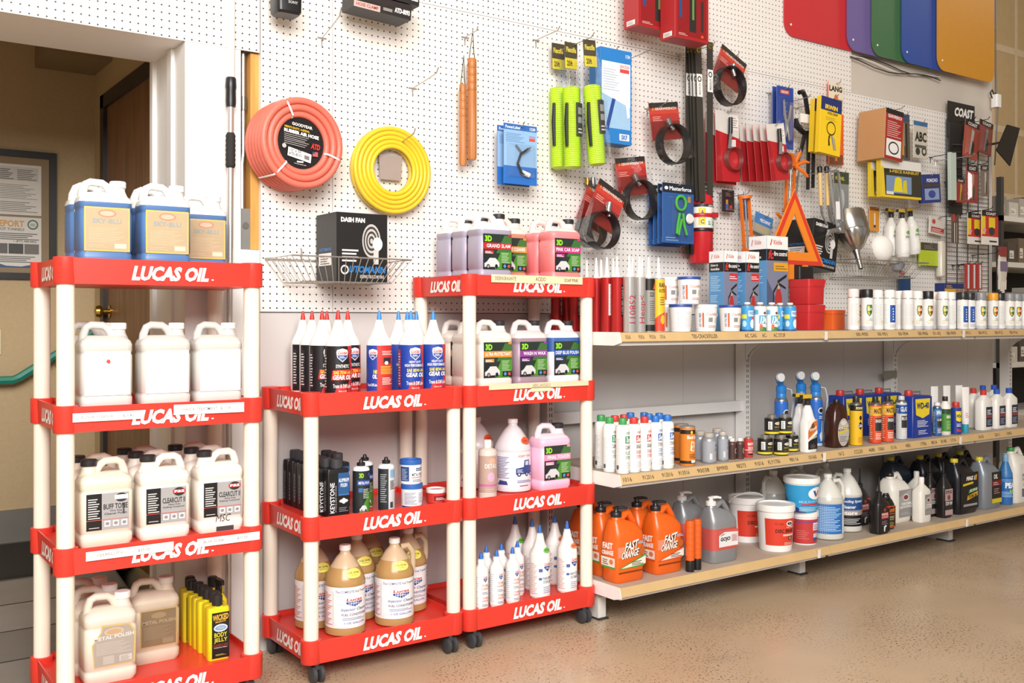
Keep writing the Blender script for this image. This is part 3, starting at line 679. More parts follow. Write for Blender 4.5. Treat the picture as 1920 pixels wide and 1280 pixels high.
def shield(c, x, z, s):
    c.poly([(x - s, z + s * .5), (x - s * .9, z + s * .9), (x, z + s * 1.15), (x + s * .9, z + s * .9), (x + s, z + s * .5), (x + s * .85, z - s * .3), (x, z - s), (x - s * .85, z - s * .3)], '#eef0f4')
    c.poly([(x - s * .86, z + s * .1), (x + s * .86, z + s * .1), (x + s * .72, z - s * .3), (x, z - s * .85), (x - s * .72, z - s * .3)], '#1f3f8c'); c.txt('Lucas', x - s * .75, z + s * .2, x + s * .75, z + s * .8, '#d0332c', sl=.2, bold=.03); c.lines(x - s * .5, z - s * .35, x + s * .5, z, 2, '#e8ecf4', .4)
def gear(blue):
    bg = '#1a3f9e' if blue else '#17161a'
    def f(c):
        c.rect(0, 0, 1, 1, bg); c.poly([(.60, 0), (.72, .5), (.62, 1), (1, 1), (1, 0)], '#c42c2a'); c.poly([(.32, 0), (.4, .2), (.62, .2), (.58, 0)], '#c42c2a'); shield(c, .5, .80, .13)
        if blue: c.txt('HEAVY DUTY', .36, .61, .64, .66, '#f2f2f2'); c.txt('HIGH PERFORMANCE', .26, .53, .72, .59, '#f2f2f2'); c.rect(.28, .30, .74, .51, '#1a348a')
        else: c.txt('SYNTHETIC', .36, .55, .66, .62, '#f2f2f2'); c.poly([(.26, .30), (.76, .30), (.76, .53), (.29, .50)], '#c42c2a')
        c.txt('SAE 85W-140' if blue else 'SAE 75W-140', .31, .42, .72, .49, '#f0dc3a', bold=.025); c.txt('GEAR OIL', .29, .31, .73, .405, '#ffffff', bold=.03, sl=.15)
        c.txt('Trans & Diff Lube', .3, .14, .72, .22, '#f4f4f4'); c.txt('Made in USA', .42, .06, .6, .09, '#e0e0e0'); c.rect(.03, .1, .14, .9, '#c9332f' if blue else '#2b2a2e'); c.lines(.04, .15, .13, .85, 12, '#e8d8d4' if blue else '#cfcfcf', .4)
    return f
def gearback(c):
    c.rect(0, 0, 1, 1, '#c4302c'); c.rect(0, 0, .34, 1, '#23409a'); shield(c, .24, .80, .11); c.txt('140', .26, .40, .34, .49, '#f0dc3a', bold=.03); c.txt('OIL', .24, .30, .34, .39, '#ffffff', bold=.03)
    c.lines(.45, .80, .75, .9, 3, '#f0d0cc', .4); c.rect(.48, .62, .68, .74, '#26282c'); c.ell(.55, .63, .05, .04, '#d8d8d8', 10); c.lines(.42, .40, .78, .58, 6, '#f2c63a', .4); c.lines(.45, .18, .72, .34, 5, '#f0d8d4', .4); c.rect(.8, .1, .9, .55, '#e8e4e0'); c.txt('Trans & Diff Lube', .1, .14, .34, .2, '#ffffff')
def injector(c):
    c.rect(0, 0, 1, 1, '#ece9ea'); c.txt('The COMPLETE Fuel Treatment', .3, .86, .72, .92, '#2c3a70', bold=.01); shield(c, .52, .63, .13)
    c.txt('Injector Cleaner', .36, .40, .70, .49, '#2c4a90', sl=.25); c.txt('FUEL CONDITIONER', .37, .30, .70, .36, '#2c3a70'); c.lines(.38, .20, .68, .27, 2, '#7a84a8', .4); c.txt('1 US GALLON', .40, .10, .66, .15, '#4a62b0'); c.lines(.02, .08, .26, .88, 18, '#c0685e', .35); c.lines(.76, .1, .98, .6, 12, '#8a90b4', .35)
    for i in range(3): c.poly([(.76, .62 + i * .1), (.98, .66 + i * .1), (.98, .71 + i * .1), (.87, .67 + i * .1), (.76, .70 + i * .1)], '#2c53a4')
    c.rect(.27, .06, .275, .9, '#b8b8c4')
def fuelsaver(c): c.ell(.5, .5, .5, .5, '#efe36a', 24); c.txt('FUEL SAVER', .16, .48, .86, .66, '#3a3a2a', bold=.02); c.lines(.28, .28, .74, .42, 2, '#8a8440', .4)
def keystone(c):
    c.rect(0, 0, 1, 1, '#141416'); c.vtxt('KEYSTONE', .06, .06, .28, .78, '#f2f2f2', bold=.012); c.vtxt('POLISHING', .32, .08, .37, .70, '#b8b8b8'); c.rect(.46, .5, 1, 1, '#27568c'); c.txt('ALUMINUM', .48, .78, .99, .87, '#e8f0f8', bold=.02); c.txt('POLISH', .58, .66, .9, .75, '#e8f0f8', bold=.02); c.ell(.73, .33, .22, .045, '#d4d8dc'); c.ell(.73, .33, .1, .07, '#d4d8dc'); c.lines(.5, .08, .95, .2, 3, '#84888c', .4); c.rect(.46, .46, 1, .5, '#3a6ea4')
def keyside(c): c.rect(0, 0, 1, 1, '#141416'); c.vtxt('KEYSTONE', .3, .12, .7, .82, '#8a8a8c')
def m3d(c): 
    c.rect(0, 0, 1, 1, '#20282c'); c.poly([(.3, 0), (.75, .55), (1, .55), (1, 0)], '#4b8a2e'); c.txt('3D', .32, .84, .48, .95, '#8fdc2c', bold=.04); c.rect(.25, .66, .75, .78, '#2d4f9e'); c.txt('METAL POLISH', .3, .69, .74, .75, '#f2f2f2', bold=.015); c.lines(.46, .36, .72, .6, 6, '#b9cfae', .4); car(c, .34, .06, .26); c.rect(.64, .88, .74, .95, '#2d4f9e'); c.rect(.3, .5, .44, .6, '#39689e')
def m3dback(c): 
    c.rect(0, 0, 1, 1, '#23292e'); c.rect(.44, .0, 1, 1, '#c9ccd0'); c.lines(.5, .5, .72, .72, 6, '#2b3036', .6); c.lines(.14, .2, .38, .9, 14, '#a6adb2', .35); c.rect(.5, .78, .74, .97, '#7fa6c8'); c.rect(.5, .06, .62, .2, '#3a3f44')
def mptub(c): c.rect(0, 0, 1, 1, '#e8e9ee'); c.rect(0, .12, .3, .98, '#28447c'); c.txt('METAL POLISH', .38, .42, .8, .60, '#2a2c30', bold=.02); c.rect(.5, .72, .78, .9, '#28447c'); c.txt('BLUE MAGIC', .52, .76, .76, .86, '#eef0f6'); c.rect(.36, .32, .82, .36, '#d05a44'); c.lines(.4, .08, .75, .26, 3, '#50545c', .4); c.lines(.05, .2, .26, .9, 9, '#b9c4dc', .35)
def mptub2(c): c.rect(0, 0, 1, 1, '#e4e6ea'); c.lines(.12, .2, .5, .92, 10, '#54627c', .4); c.lines(.55, .3, .72, .9, 7, '#7c88a0', .4); c.rect(.75, .1, .9, .45, '#2a2c30'); c.rect(0, 0, 1, .1, '#28447c')
def redtub(c): c.rect(0, 0, 1, 1, '#c23a34'); c.rect(.28, .2, .72, .7, '#7a1d1c'); c.lines(.34, .3, .66, .6, 2, '#e8c8c4', .5); c.txt('Mothers', .62, .2, .82, .45, '#f2e4e0')
def l5th(c): c.rect(0, 0, 1, 1, '#efeeea'); shield(c, .52, .80, .11); c.txt('5TH WHEEL', .38, .58, .68, .65, '#c05a52'); c.txt('& SLIDER LUBE', .36, .50, .70, .56, '#c05a52'); c.lines(.38, .38, .66, .46, 2, '#6a78a0', .4); c.txt('5TH WHEEL', .4, .24, .66, .30, '#c8645c'); c.txt('SLIDER LUBE', .38, .17, .68, .22, '#c8645c'); c.lines(.38, .05, .66, .12, 2, '#7a86ac', .4); c.lines(.05, .1, .24, .9, 14, '#b8bccc', .3); c.lines(.78, .1, .95, .9, 12, '#c8a8a4', .3)
def lstop(col):
    def f(c): c.rect(0, 0, 1, 1, '#f0efec'); shield(c, .56, .74, .14); c.txt('HEAVY DUTY' if col else 'POWER STEERING', .40, .42, .72, .49, '#2c3a70', bold=.015); c.txt('OIL STABILIZER' if col else 'STOP LEAK', .42, .33, .70, .40, '#2c3a70', bold=.015); c.lines(.42, .1, .7, .28, 4, '#8088b0', .35); c.lines(.03, .08, .26, .85, 18, '#c08a84', .3); c.rect(.3, .62, .4, .7, '#4a62a0'); c.rect(.3, .42, .38, .48, '#4a62a0')
    return f
def irontite(col, a, b_, c1):
    def f(c): c.rect(0, 0, 1, 1, '#f3f2ee'); c.txt('irontite', .52, .88, .80, .96, col, sl=.2, bold=.02); c.rect(.48, .66, .82, .84, col); c.txt(a, .50, .68, .78, .82, '#ffffff', sl=.15, bold=.03); c.txt(b_, .48, .52, .80, .61, '#20242a', bold=.02); c.txt(c1, .49, .38, .80, .47, col); c.txt('SYSTEM', .49, .27, .78, .35, col); c.lines(.48, .05, .8, .22, 5, '#b9bcc0', .3); c.lines(.06, .08, .3, .8, 16, '#c4c8cc', .3); c.rect(.08, .02, .2, .12, '#50545a')
    return f
def blockseal(c): c.rect(0, 0, 1, 1, '#e0812a'); c.rect(0, .86, 1, .98, '#2a221c'); c.ell(.52, .91, .05, .05, '#e8c83a', 12); c.txt('Block Seal', .34, .72, .78, .82, '#fbf2e4', bold=.03); c.poly([(.46, .38), (.64, .34), (.68, .62), (.50, .66)], '#ecd9c0'); c.ell(.57, .56, .045, .06, '#c98a4c', 10); c.ell(.58, .43, .045, .06, '#c98a4c', 10); c.lines(.42, .16, .74, .3, 3, '#5c2c12', .4); c.rect(0, 0, 1, .08, '#2a221c'); c.rect(.5, .02, .72, .10, '#efe8dc')
def antiseize(c): c.rect(0, 0, 1, 1, '#9fa3ab'); c.ell(.6, .78, .06, .07, '#5a72a8', 12); c.lines(.5, .5, .74, .66, 3, '#5a6a94', .4); c.lines(.5, .2, .74, .4, 4, '#b08a84', .35); c.rect(.30, .1, .40, .4, '#d0d4d8')
def master(c): c.rect(0, 0, 1, 1, '#c43a38'); c.txt('MASTER', .3, .66, .74, .82, '#f8eae6', bold=.03); c.txt('SELF-SEAL', .32, .44, .74, .58, '#f8eae6', bold=.02); c.rect(0, .36, 1, .40, '#f0dcd8'); c.rect(.3, .08, .72, .18, '#3a1414'); c.lines(.32, .2, .7, .33, 2, '#f0c8c4', .4)
def gumout(c): c.rect(0, 0, 1, 1, '#1d1c1c'); c.rect(0, 0, 1, .14, '#e6cf2c'); c.ell(.62, .72, .16, .10, '#ece8d0', 14); c.txt('LOCTITE', .5, .68, .74, .76, '#3a3824', bold=.02); c.rect(.2, .3, .36, .85, '#e8e8e6'); c.lines(.22, .33, .34, .8, 10, '#4a4a4a', .4); c.lines(.45, .42, .75, .54, 3, '#b8a83a', .4); c.lines(.45, .2, .76, .36, 3, '#5c5a50', .5)
def armor(c): c.rect(0, 0, 1, 1, '#f4f2ee'); c.poly([(.0, .34), (1, .66), (1, 1), (.5, .92), (0, .62)], '#d8752c'); c.poly([(.2, .56), (.75, .74), (.62, .90), (.4, .86)], '#6a5038'); c.txt('ArmorAll', .18, .60, .92, .72, '#fdf6ea', bold=.02, up=.08); c.poly([(0, .0), (1, .0), (1, .52), (0, .26)], '#1c1a1c'); c.txt('Protectant', .1, .30, .95, .40, '#f0ece4', bold=.015, up=.1); c.ell(.5, .1, .3, .08, '#4a4648', 14)
def slimecan(c): c.rect(0, 0, 1, 1, '#2a68c0'); c.ell(.56, .80, .16, .07, '#eef2f6', 16); c.ell(.56, .80, .13, .05, '#23252a', 16); c.poly([(.5, .1), (.62, .1), (.68, .55), (.58, .58)], '#a8d4ee'); c.ell(.58, .22, .12, .1, '#d8e8f4', 14); c.lines(.44, .62, .72, .7, 2, '#dce8f4', .4); c.rect(0, 0, 1, .06, '#c8d0d8')
def slider(txt, a, b_, c1='#f4f4f4', t2=None):
    def f(c): c.rect(0, 0, 1, 1, a); c.rect(0, .72, 1, .97, b_); c.txt(txt, .3, .78, .74, .92, c1, bold=.025); c.rect(.34, .32, .70, .66, '#2a2a2c' if a != '#1f4f9a' else '#dfe4ea'); c.txt(t2 or 'CLEANER', .36, .54, .68, .63, '#f0e8e0' if a != '#1f4f9a' else '#c0392b', bold=.02); c.lines(.36, .1, .68, .28, 4, '#f0e0d0', .4); c.lines(.04, .1, .22, .9, 14, '#e8d8c0', .3)
    return f
def wd(c): c.rect(0, 0, 1, 1, '#1f3a94'); c.poly([(.14, .56), (.5, .47), (.86, .56), (.9, .95), (.1, .95)], '#ecd42c'); c.txt('WD-40', .17, .70, .84, .86, '#20305c', bold=.05); c.lines(.2, .26, .8, .44, 5, '#e4e8f4', .4); c.lines(.26, .08, .76, .2, 3, '#e4e8f4', .35)
def wdc(c): c.rect(0, 0, 1, 1, '#1f3a94'); c.poly([(.36, .52), (.55, .46), (.72, .52), (.74, .88), (.34, .88)], '#ecd42c'); c.txt('WD-40', .36, .62, .72, .76, '#20305c', bold=.05); c.lines(.38, .28, .7, .42, 3, '#e4e8f4', .4); c.poly([(.38, .1), (.7, .06), (.7, .14), (.38, .2)], '#c83a34')
def oil(c): c.rect(0, 0, 1, 1, '#2a3448'); c.lines(.15, .62, .85, .9, 3, '#dfe2ea', .5); c.rect(.1, .46, .9, .58, '#9c3a3c'); c.lines(.15, .1, .85, .4, 4, '#9aa4b8', .4)
def paint(col, kind):
    def f(c):
        c.rect(0, 0, 1, 1, '#ecebe8')
        if kind == 's': 
            c.poly([(.40, .52), (.38, .66), (.40, .80), (.66, .80), (.68, .66), (.64, .52), (.52, .42)], '#28603c'); c.poly([(.43, .54), (.42, .66), (.43, .77), (.63, .77), (.64, .66), (.61, .54), (.52, .46)], '#e8c832'); c.poly([(.53, .46), (.53, .77), (.63, .77), (.64, .66), (.61, .54)], col); c.txt('COLOR', .42, .62, .64, .70, '#f6f2e8', bold=.04); c.txt('WORKS', .43, .54, .63, .60, '#2a2a2c', bold=.03)
            c.ell(.44, .24, .07, .07, '#d8c87c', 14); c.ell(.44, .24, .045, .045, '#ecebe8', 12); c.lines(.5, .28, .72, .38, 3, '#8e8c90', .35); c.rect(0, 0, 1, .1, '#c9c9cf')
        elif kind == 'b': c.rect(.42, .22, .74, .80, '#2150a4'); c.lines(.55, .3, .62, .74, 5, '#dce4f4', .5); c.lines(.1, .2, .3, .85, 14, '#c0bfc0', .3); c.rect(.42, .05, .74, .17, '#d0cdcd')
        else: c.lines(.3, .15, .7, .85, 20, '#bfbcbc', .3); c.ell(.68, .24, .05, .06, '#dccb90', 12)
    return f
def a134(c): c.rect(0, 0, 1, 1, '#f0f1ef'); c.poly([(.3, 0), (.7, 0), (.75, .12), (.3, .2)], '#3f8f4a'); c.rect(.28, .30, .76, .66, '#4aa0c4'); c.txt('134a', .33, .32, .72, .62, '#ffffff', sl=.15, bold=.05); c.ell(.56, .76, .08, .06, '#7a3a2c', 12); c.rect(0, .7, .26, .9, '#6ab0d0'); c.poly([(.30, .12), (.42, .05), (.44, .25), (.32, .3)], '#d8603c')
def freeze(c): c.rect(0, 0, 1, 1, '#3f9cd6'); c.ell(.6, .3, .14, .2, '#e6f2f8', 14); c.rect(.38, .62, .74, .86, '#e8f2f8'); c.txt('FREEZE', .40, .68, .73, .82, '#2272c0', bold=.03, sl=.1); c.rect(.54, .50, .74, .60, '#d04a40'); c.rect(0, .52, .3, .7, '#e6dc3c'); c.rect(0, 0, 1, .05, '#1f5ca0'); c.ell(.2, .3, .1, .14, '#bfe0f2', 12)
def crack(c): c.rect(0, 0, 1, 1, '#eeece9'); c.txt('Crackfiller', .36, .66, .72, .80, '#b87c78', bold=.02); c.rect(.74, .60, .84, .86, '#2c3f8c'); c.txt('8', .765, .63, .815, .78, '#f4f4f4', bold=.03); c.rect(.74, .82, .84, .90, '#c83a34'); c.rect(.26, .08, .31, .8, '#d0663c'); c.vtxt('DRY POLYMER', .17, .1, .24, .8, '#5a64a8'); c.rect(.42, .34, .54, .56, '#8a8886'); c.lines(.42, .06, .76, .2, 2, '#d88a80', .5); c.lines(.6, .3, .82, .55, 5, '#a8a5a8', .3)
def crackb(c): c.rect(0, 0, 1, 1, '#eceae8'); c.lines(.2, .1, .78, .88, 16, '#b4b8c4', .3)
def fastorange(acc):
    def f(c): 
        c.lines(.02, .50, .36, .78, 10, '#f2e4d4', .25); c.txt('FAST', .26, .62, .72, .86, '#2a1a12', sl=.2, bold=.10, up=.06); c.txt('FAST', .25, .63, .71, .87, '#f8f2ea', sl=.2, bold=.03, up=.06); c.txt('ORANGE', .14, .42, .74, .62, '#2a1a12', sl=.2, bold=.10, up=.06); c.txt('ORANGE', .13, .43, .73, .63, '#f8f2ea', sl=.2, bold=.03, up=.06)
        c.poly([(0, .18), (1, .50), (1, .25), (.9, .18)], acc); c.poly([(.12, .2), (1, .45), (1, .24), (.3, .20)], '#f1e6d8'); c.lines(.5, .24, .92, .36, 3, '#4a3a2c', .5); c.ell(.88, .60, .1, .11, '#b5622c', 14); c.lines(.72, .80, .98, .88, 2, '#a8c4e0', .5); c.lines(.04, .06, .95, .12, 1, '#7a3010', .6)
    return f
def fastside(acc):
    def f(c): c.txt('FAST', .1, .66, .8, .84, '#f8f2ea', bold=.05, up=.03); c.txt('ORANGE', .05, .5, .85, .63, '#f8f2ea', bold=.05, up=.03); c.rect(.0, .22, .95, .46, '#f1e6d8'); c.rect(0, .17, .95, .22, acc); c.ell(.7, .35, .14, .07, '#d87c50', 12); c.lines(.1, .26, .5, .42, 3, '#4a3a2c', .4)
    return f
def gojo(c): c.rect(0, 0, 1, 1, '#d0605c'); c.poly([(.02, .08), (.98, .08), (.98, .82), (.3, .9), (.02, .72)], '#ebe9ea'); c.txt('GOJO', .08, .34, .58, .62, '#1b1b1f', sl=.12, bold=.05); c.poly([(.05, .66), (.35, .80), (.4, .82), (.2, .78)], '#1b1b1f'); c.rect(.64, .30, .96, .74, '#dcc8c8'); c.lines(.67, .35, .93, .7, 5, '#b86a6c', .4)
def disc(c): c.rect(.0, 0, 1, 1, '#d8402c'); c.txt('23,166', .3, .76, .55, .86, '#2c1812', bold=.0); c.ell(.78, .82, .13, .10, '#f0ece8', 16); c.ell(.78, .82, .1, .06, '#34322f', 14); c.txt('DISC BRAKE', .32, .48, 1.0, .62, '#26100c', bold=.03); c.txt('HI-TEMP', .66, .66, .95, .71, '#f4dcd4'); c.lines(.55, .36, 1, .44, 1, '#f0c8bc', .8); c.rect(.74, .22, .92, .32, '#26201e'); c.txt('CRC', .77, .24, .89, .30, '#f0ece8', bold=.02); c.lines(.6, .04, .98, .14, 2, '#f0b8a8', .5)
def valv(c): c.rect(0, 0, 1, 1, '#2f9ad0'); c.poly([(0, 0), (.55, 0), (.2, .4), (.05, .98), (0, .98)], '#27307c'); c.ell(.72, .70, .16, .23, '#f0f2f4', 18); c.poly([(.64, .80), (.69, .80), (.72, .66), (.70, .56)], '#2a4a9c'); c.poly([(.80, .80), (.75, .80), (.71, .60), (.73, .56)], '#cc3a30'); c.txt('MULTI-PURPOSE', .42, .36, .92, .44, '#9ad2ee', bold=.02); c.poly([(.44, .25), (.92, .28), (.92, .35), (.46, .32)], '#c43a48'); c.lines(.42, .06, .85, .22, 3, '#bfe4f4', .4)
def rtub(c): c.rect(0, 0, 1, 1, '#c23c3c'); c.rect(.0, 0, .25, 1, '#bf3838'); c.rect(.86, 0, 1, 1, '#3a3a80'); c.txt('MULTI-PURPOSE', .2, .84, .68, .94, '#5a4a9c', bold=.03); c.rect(.60, .55, .82, .86, '#e4dce4'); c.lines(.62, .6, .8, .82, 3, '#7a6a9c', .4); c.rect(.62, .1, .78, .42, '#c8cce0'); c.rect(.62, .1, .78, .25, '#4a4a8c'); c.lines(.2, .2, .5, .6, 5, '#d87870', .3)
def bluelab(c): c.rect(0, 0, 1, 1, '#eef0f2'); c.rect(.16, .0, .72, 1, '#2a6eb8'); c.lines(.2, .1, .68, .94, 15, '#b8d8f0', .4); c.lines(.76, .1, .98, .9, 12, '#c8ccd4', .25)
def coolsys(c): c.rect(0, 0, 1, 1, '#17181c'); c.rect(0, .56, 1, 1, '#24508c'); c.txt('Cooling System', .34, .80, .80, .92, '#f0f4f8', sl=.2, bold=.02); c.txt('Cleaner', .34, .62, .62, .74, '#f0f4f8', sl=.2, bold=.02); c.rect(0, .38, 1, .56, '#a49a92'); c.txt('Restore', .22, .40, .66, .54, '#f4f0ec', bold=.03); c.lines(.3, .08, .75, .3, 4, '#d8d8d8', .35)
def marvel(c): c.rect(0, 0, 1, 1, '#1a191b'); c.rect(.15, .50, .88, .74, '#a02c2c'); c.txt('MARVEL', .2, .63, .84, .72, '#f0d8d0', bold=.03); c.txt('OIL TREATMENT', .2, .54, .84, .60, '#f0d8d0'); c.ell(.5, .84, .13, .07, '#8c3a3c', 14); c.lines(.2, .3, .8, .46, 3, '#8a7a90', .4); c.poly([(.4, .04), (.5, .02), (.55, .18), (.7, .22), (.6, .27), (.4, .22)], '#e4e4e4'); c.poly([(.55, .95), (1, .98), (1, .86)], '#b83230')
def gunk(c): c.rect(0, 0, 1, 1, '#d8622a'); c.rect(.05, .04, .95, .96, '#1e1a18'); c.txt('Gunk', .10, .70, .9, .92, '#e07a2c', sl=.2, bold=.03, up=.02); c.lines(.1, .62, .9, .68, 1, '#d8622a', .6); c.txt('HYDRAULIC', .16, .44, .86, .54, '#c8c4b4', bold=.02); c.txt('JACK OIL', .24, .32, .80, .42, '#d8c47c', bold=.02); c.ell(.5, .18, .32, .10, '#6a6a3c', 14); c.lines(.2, .06, .8, .12, 1, '#c8763c', .6)
def autolab(c): c.rect(0, 0, 1, 1, '#8d8b8a'); c.poly([(0, .75), (.9, 1), (1, .4), (0, .28)], '#a3a1a0'); c.ell(.5, .72, .2, .12, '#efeae6', 14); c.ell(.5, .72, .17, .09, '#7a2026', 14); c.txt('POWER STEERING', .18, .44, .92, .53, '#f4f2f0', bold=.02, sl=.1); c.txt('FLUID W/ STOP LEAK', .08, .33, .94, .41, '#f4f2f0', bold=.02, sl=.1); c.lines(.1, .1, .8, .2, 2, '#bab8b6', .3)
def mag1(c): c.rect(0, 0, 1, 1, '#17181c'); c.txt('MAG 1', .30, .78, .78, .90, '#f0ece8', sl=.25, bold=.06); c.txt('1', .80, .77, .88, .92, '#e09a28', sl=.25, bold=.05); c.poly([(.12, .64), (.68, .68), (.72, .71), (.68, .74), (.12, .70)], '#d8c42c'); c.poly([(.42, .42), (.95, .50), (.95, .58), (.46, .52)], '#3c8a44'); c.txt('SAE 15W-40', .50, .45, .92, .53, '#e8f0e8', bold=.02, up=.03, sl=.1); c.poly([(.34, .24), (.95, .34), (.95, .46), (.38, .37)], '#dcae28'); c.txt('PREMIUM', .42, .28, .88, .38, '#2a2414', bold=.02, up=.03, sl=.1); c.rect(.14, .08, .92, .14, '#9a9ca0')
def silverlab(c): c.rect(0, 0, 1, 1, '#211f22'); c.txt('DEL', .2, .78, .6, .92, '#ecebe8', bold=.03); c.rect(.0, .55, 1, .72, '#7a2028'); c.lines(.15, .58, .7, .70, 2, '#d8b8b8', .4); c.lines(.2, .3, .8, .5, 3, '#aa8888', .4); c.rect(0, 0, 1, .14, '#d8c42c')
def peak(c): c.rect(0, 0, 1, 1, '#2a68b0'); c.txt('PEAK', .3, .55, .95, .78, '#f2f6fa', bold=.05); c.lines(.1, .2, .8, .44, 4, '#a8d0ee', .4); c.txt('10', .5, .36, .72, .5, '#a8d84a', bold=.05); c.lines(.1, .82, .9, .94, 2, '#8cc0ea', .4)
def rotella(c): c.rect(0, 0, 1, 1, '#e4dfdc'); c.ell(.5, .88, .1, .09, '#d8843c', 14); c.txt('ROTELLA', .15, .62, .9, .72, '#3a3230', bold=.03); c.txt('T4 TRIPLE', .12, .5, .92, .59, '#3a3230', bold=.03); c.lines(.2, .36, .8, .46, 2, '#8a8480', .4); c.rect(.1, .04, .55, .28, '#6a6a80'); c.lines(.6, .05, .95, .26, 4, '#9a9490', .4)
def purplepower(c): c.ell(.52, .45, .42, .5, '#b8b4ae', 22); c.poly([(.14, .5), (.9, .56), (.9, .66), (.16, .6)], '#5c3a6c'); c.txt('POW-R-DET', .18, .52, .88, .64, '#f0e4a0', bold=.04, sl=.1, up=.03); c.poly([(.14, .4), (.9, .46), (.86, .52), (.14, .47)], '#d8c42c'); c.ell(.52, .78, .2, .09, '#d8d4ce', 14); c.lines(.25, .12, .8, .34, 4, '#7a7680', .4)

# ================================================================ goods on the racks
DK = [.1245, .5245, .9275, 1.3285]; DL = [.1195, .5195, .9205, 1.3405]
JW, JD, JH = .148, .10, .252
SHELF = []
def J(key, fn, name, label, px, df, z, x=None, group=None, dx=0, d=JD, rz=0, cat='jug'):
    """front face of the thing at distance df from the wall, its middle at photo column px"""
    xx = (X(px, df) if x is None else x) + dx
    SHELF.append(put(key, fn, name, label, cat, (xx, -(df - d / 2), z), rz, group)); return xx
MILK = M('#cfccc6', .4, noise=.03, kind='milky')
skyj = jug(JW, JD, JH, '#5275a8', '#dcdcd8', '#efeeea', sky, .73)
g = 'blue car soap jugs on the top tray'
xa = J('sky', skyj, 'soap_jug', 'blue soap jug at the left front corner of the tallest left rack top', 201, .362, DL[3], group=g)
xb = J('sky', skyj, 'soap_jug', 'blue soap jug in the middle front of the left rack top', 314, .362, DL[3], group=g)
J('sky', skyj, 'soap_jug', 'blue soap jug standing behind the left front blue jug', 0, .256, DL[3], xa - .005, g)
J('sky', skyj, 'soap_jug', 'blue soap jug standing behind the middle blue jug', 0, .256, DL[3], xb, g)
J('sky', skyj, 'soap_jug', 'blue soap jug with shaded tan label set back at the right of the rack top', 385, .172, DL[3], None, g)
wj = lambda l: jug(JW, JD, JH, MILK, MILK, '#f3f2ee', l, 1.)
g = 'clear cleaner jugs on the second tray'
xa = J('wj1', wj(blankr), 'cleaner_jug', 'pale translucent jug with blank label and a small red mark', 202, .362, DL[2], group=g)
J('wj', wj(blank), 'cleaner_jug', 'pale translucent blank label jug, middle one of three', 314, .362, DL[2], group=g)
J('wj', wj(blank), 'cleaner_jug', 'pale translucent blank label jug at the right beside the rack post', 415, .362, DL[2], group=g)
J('wj', wj(blank), 'cleaner_jug', 'pale translucent jug half hidden behind the red-marked jug', 0, .256, DL[2], xa - .012, g)
CREAM = M('#e3d9c6', .42, noise=.10, scale=14, kind='milky'); CREAM2 = M('#ece6da', .42, noise=.06, scale=14, kind='milky')
bt = jug(JW, JD, JH, CREAM, CREAM, '#232427', pslab('BUFF TONE', 0), 1., -1, (.2, .62), (.1, .9))
cc = jug(JW, JD, JH, CREAM2, CREAM2, '#232427', pslab('CLEARCUT II', 1), 1., -1, (.2, .62), (.1, .9))
g = 'polish and compound jugs on the third tray'
xa = J('bt', bt, 'polish_jug', 'cream jug of cleaner polish with grey and black BUFF TONE label', 202, .362, DL[1], group=g)
xb = J('cc', cc, 'compound_jug', 'white jug with black cap labelled CLEARCUT II, middle of the tray', 312, .362, DL[1], group=g)
def msc(c): c.txt('MSC', .3, .35, .75, .75, '#3c3a38', sl=.2); 
def ccm(r):
    cc(r); c = Cv(.09, .035); c.txt('MSC', .25, .3, .75, .95, '#4c4a48', sl=.2, bold=0); c.build(r, (0, -JD / 2, .022), name='marker_note')
    b = MB(); b.box(-.02, .035, -JD / 2 - .001, -JD / 2, .004, .018, M('#3a3a3c', .6)); b.build('dark_tape', r, 0)
xc = J('ccm', ccm, 'compound_jug', 'white CLEARCUT II jug with MSC handwritten below its label', 419, .362, DL[1], group=g)
J('bt', bt, 'polish_jug', 'cream jug directly behind the BUFF TONE jug', 0, .256, DL[1], xa - .01, g)
for i in (1, 2):
    J('cc', cc, 'compound_jug', ('', 'second jug in line behind the middle CLEARCUT II jug', 'rearmost jug in line behind the middle CLEARCUT II jug')[i], 0, .362 - i * .105, DL[1], xb - .008 * i, g)
    J('cc', cc, 'compound_jug', ('', 'second jug in line behind the MSC marked jug', 'rearmost jug in line behind the MSC marked jug')[i], 0, .362 - i * .105, DL[1], xc - .008 * i, g)
STAIN = M('#d9cfbf', .5, noise=.16, scale=12); STAIN2 = M('#c6b8a4', .55, noise=.2, scale=12)
mp = jug(JW, JD, JH, STAIN, STAIN, '#ece8e4', metalpol, 1., 1, (.2, .68), (.12, .96)); mp2 = jug(JW, JD, JH, STAIN2, STAIN2, '#cfc6be', alpol, 1., 1, (.2, .66), (.16, .92))
g = 'stained metal polish jugs on the bottom tray'
xa = J('mp', mp, 'polish_jug', 'stained white METAL POLISH jug with torn peeling label at the front', 210, .362, DL[0], group=g)
J('mp', mp, 'polish_jug', 'stained white jug just behind the torn METAL POLISH jug', 0, .256, DL[0], xa - .012, g)
J('mp', mp, 'polish_jug', 'rearmost stained white jug in the bottom left corner', 0, .15, DL[0], xa - .016, g)
J('mp2', mp2, 'polish_jug', 'brown labelled dirty METAL POLISH jug set back beside the yellow bottles', 294, .262, DL[0], None, g)
wk = flat(.068, .038, .20, '#e6cf1e', '#242426', wicked, .79, .40, .84, (.03, .74), (.16, .97), cr=.2)
g = 'yellow body jelly bottles'
xa = X(411, .347)
lab = ['yellow BODY JELLY bottle with black cap at the front of its line'] + ['yellow bottle number %s back from the front BODY JELLY bottle' % w for w in ('one', 'two', 'three', 'four', 'five', 'six')]
for i in range(7): J('wk', wk, 'polish_bottle', lab[i], 0, .347 - i * .0455, DL[0], xa - .0 + (.006 if i == 1 else 0), g, d=.038, cat='bottle')
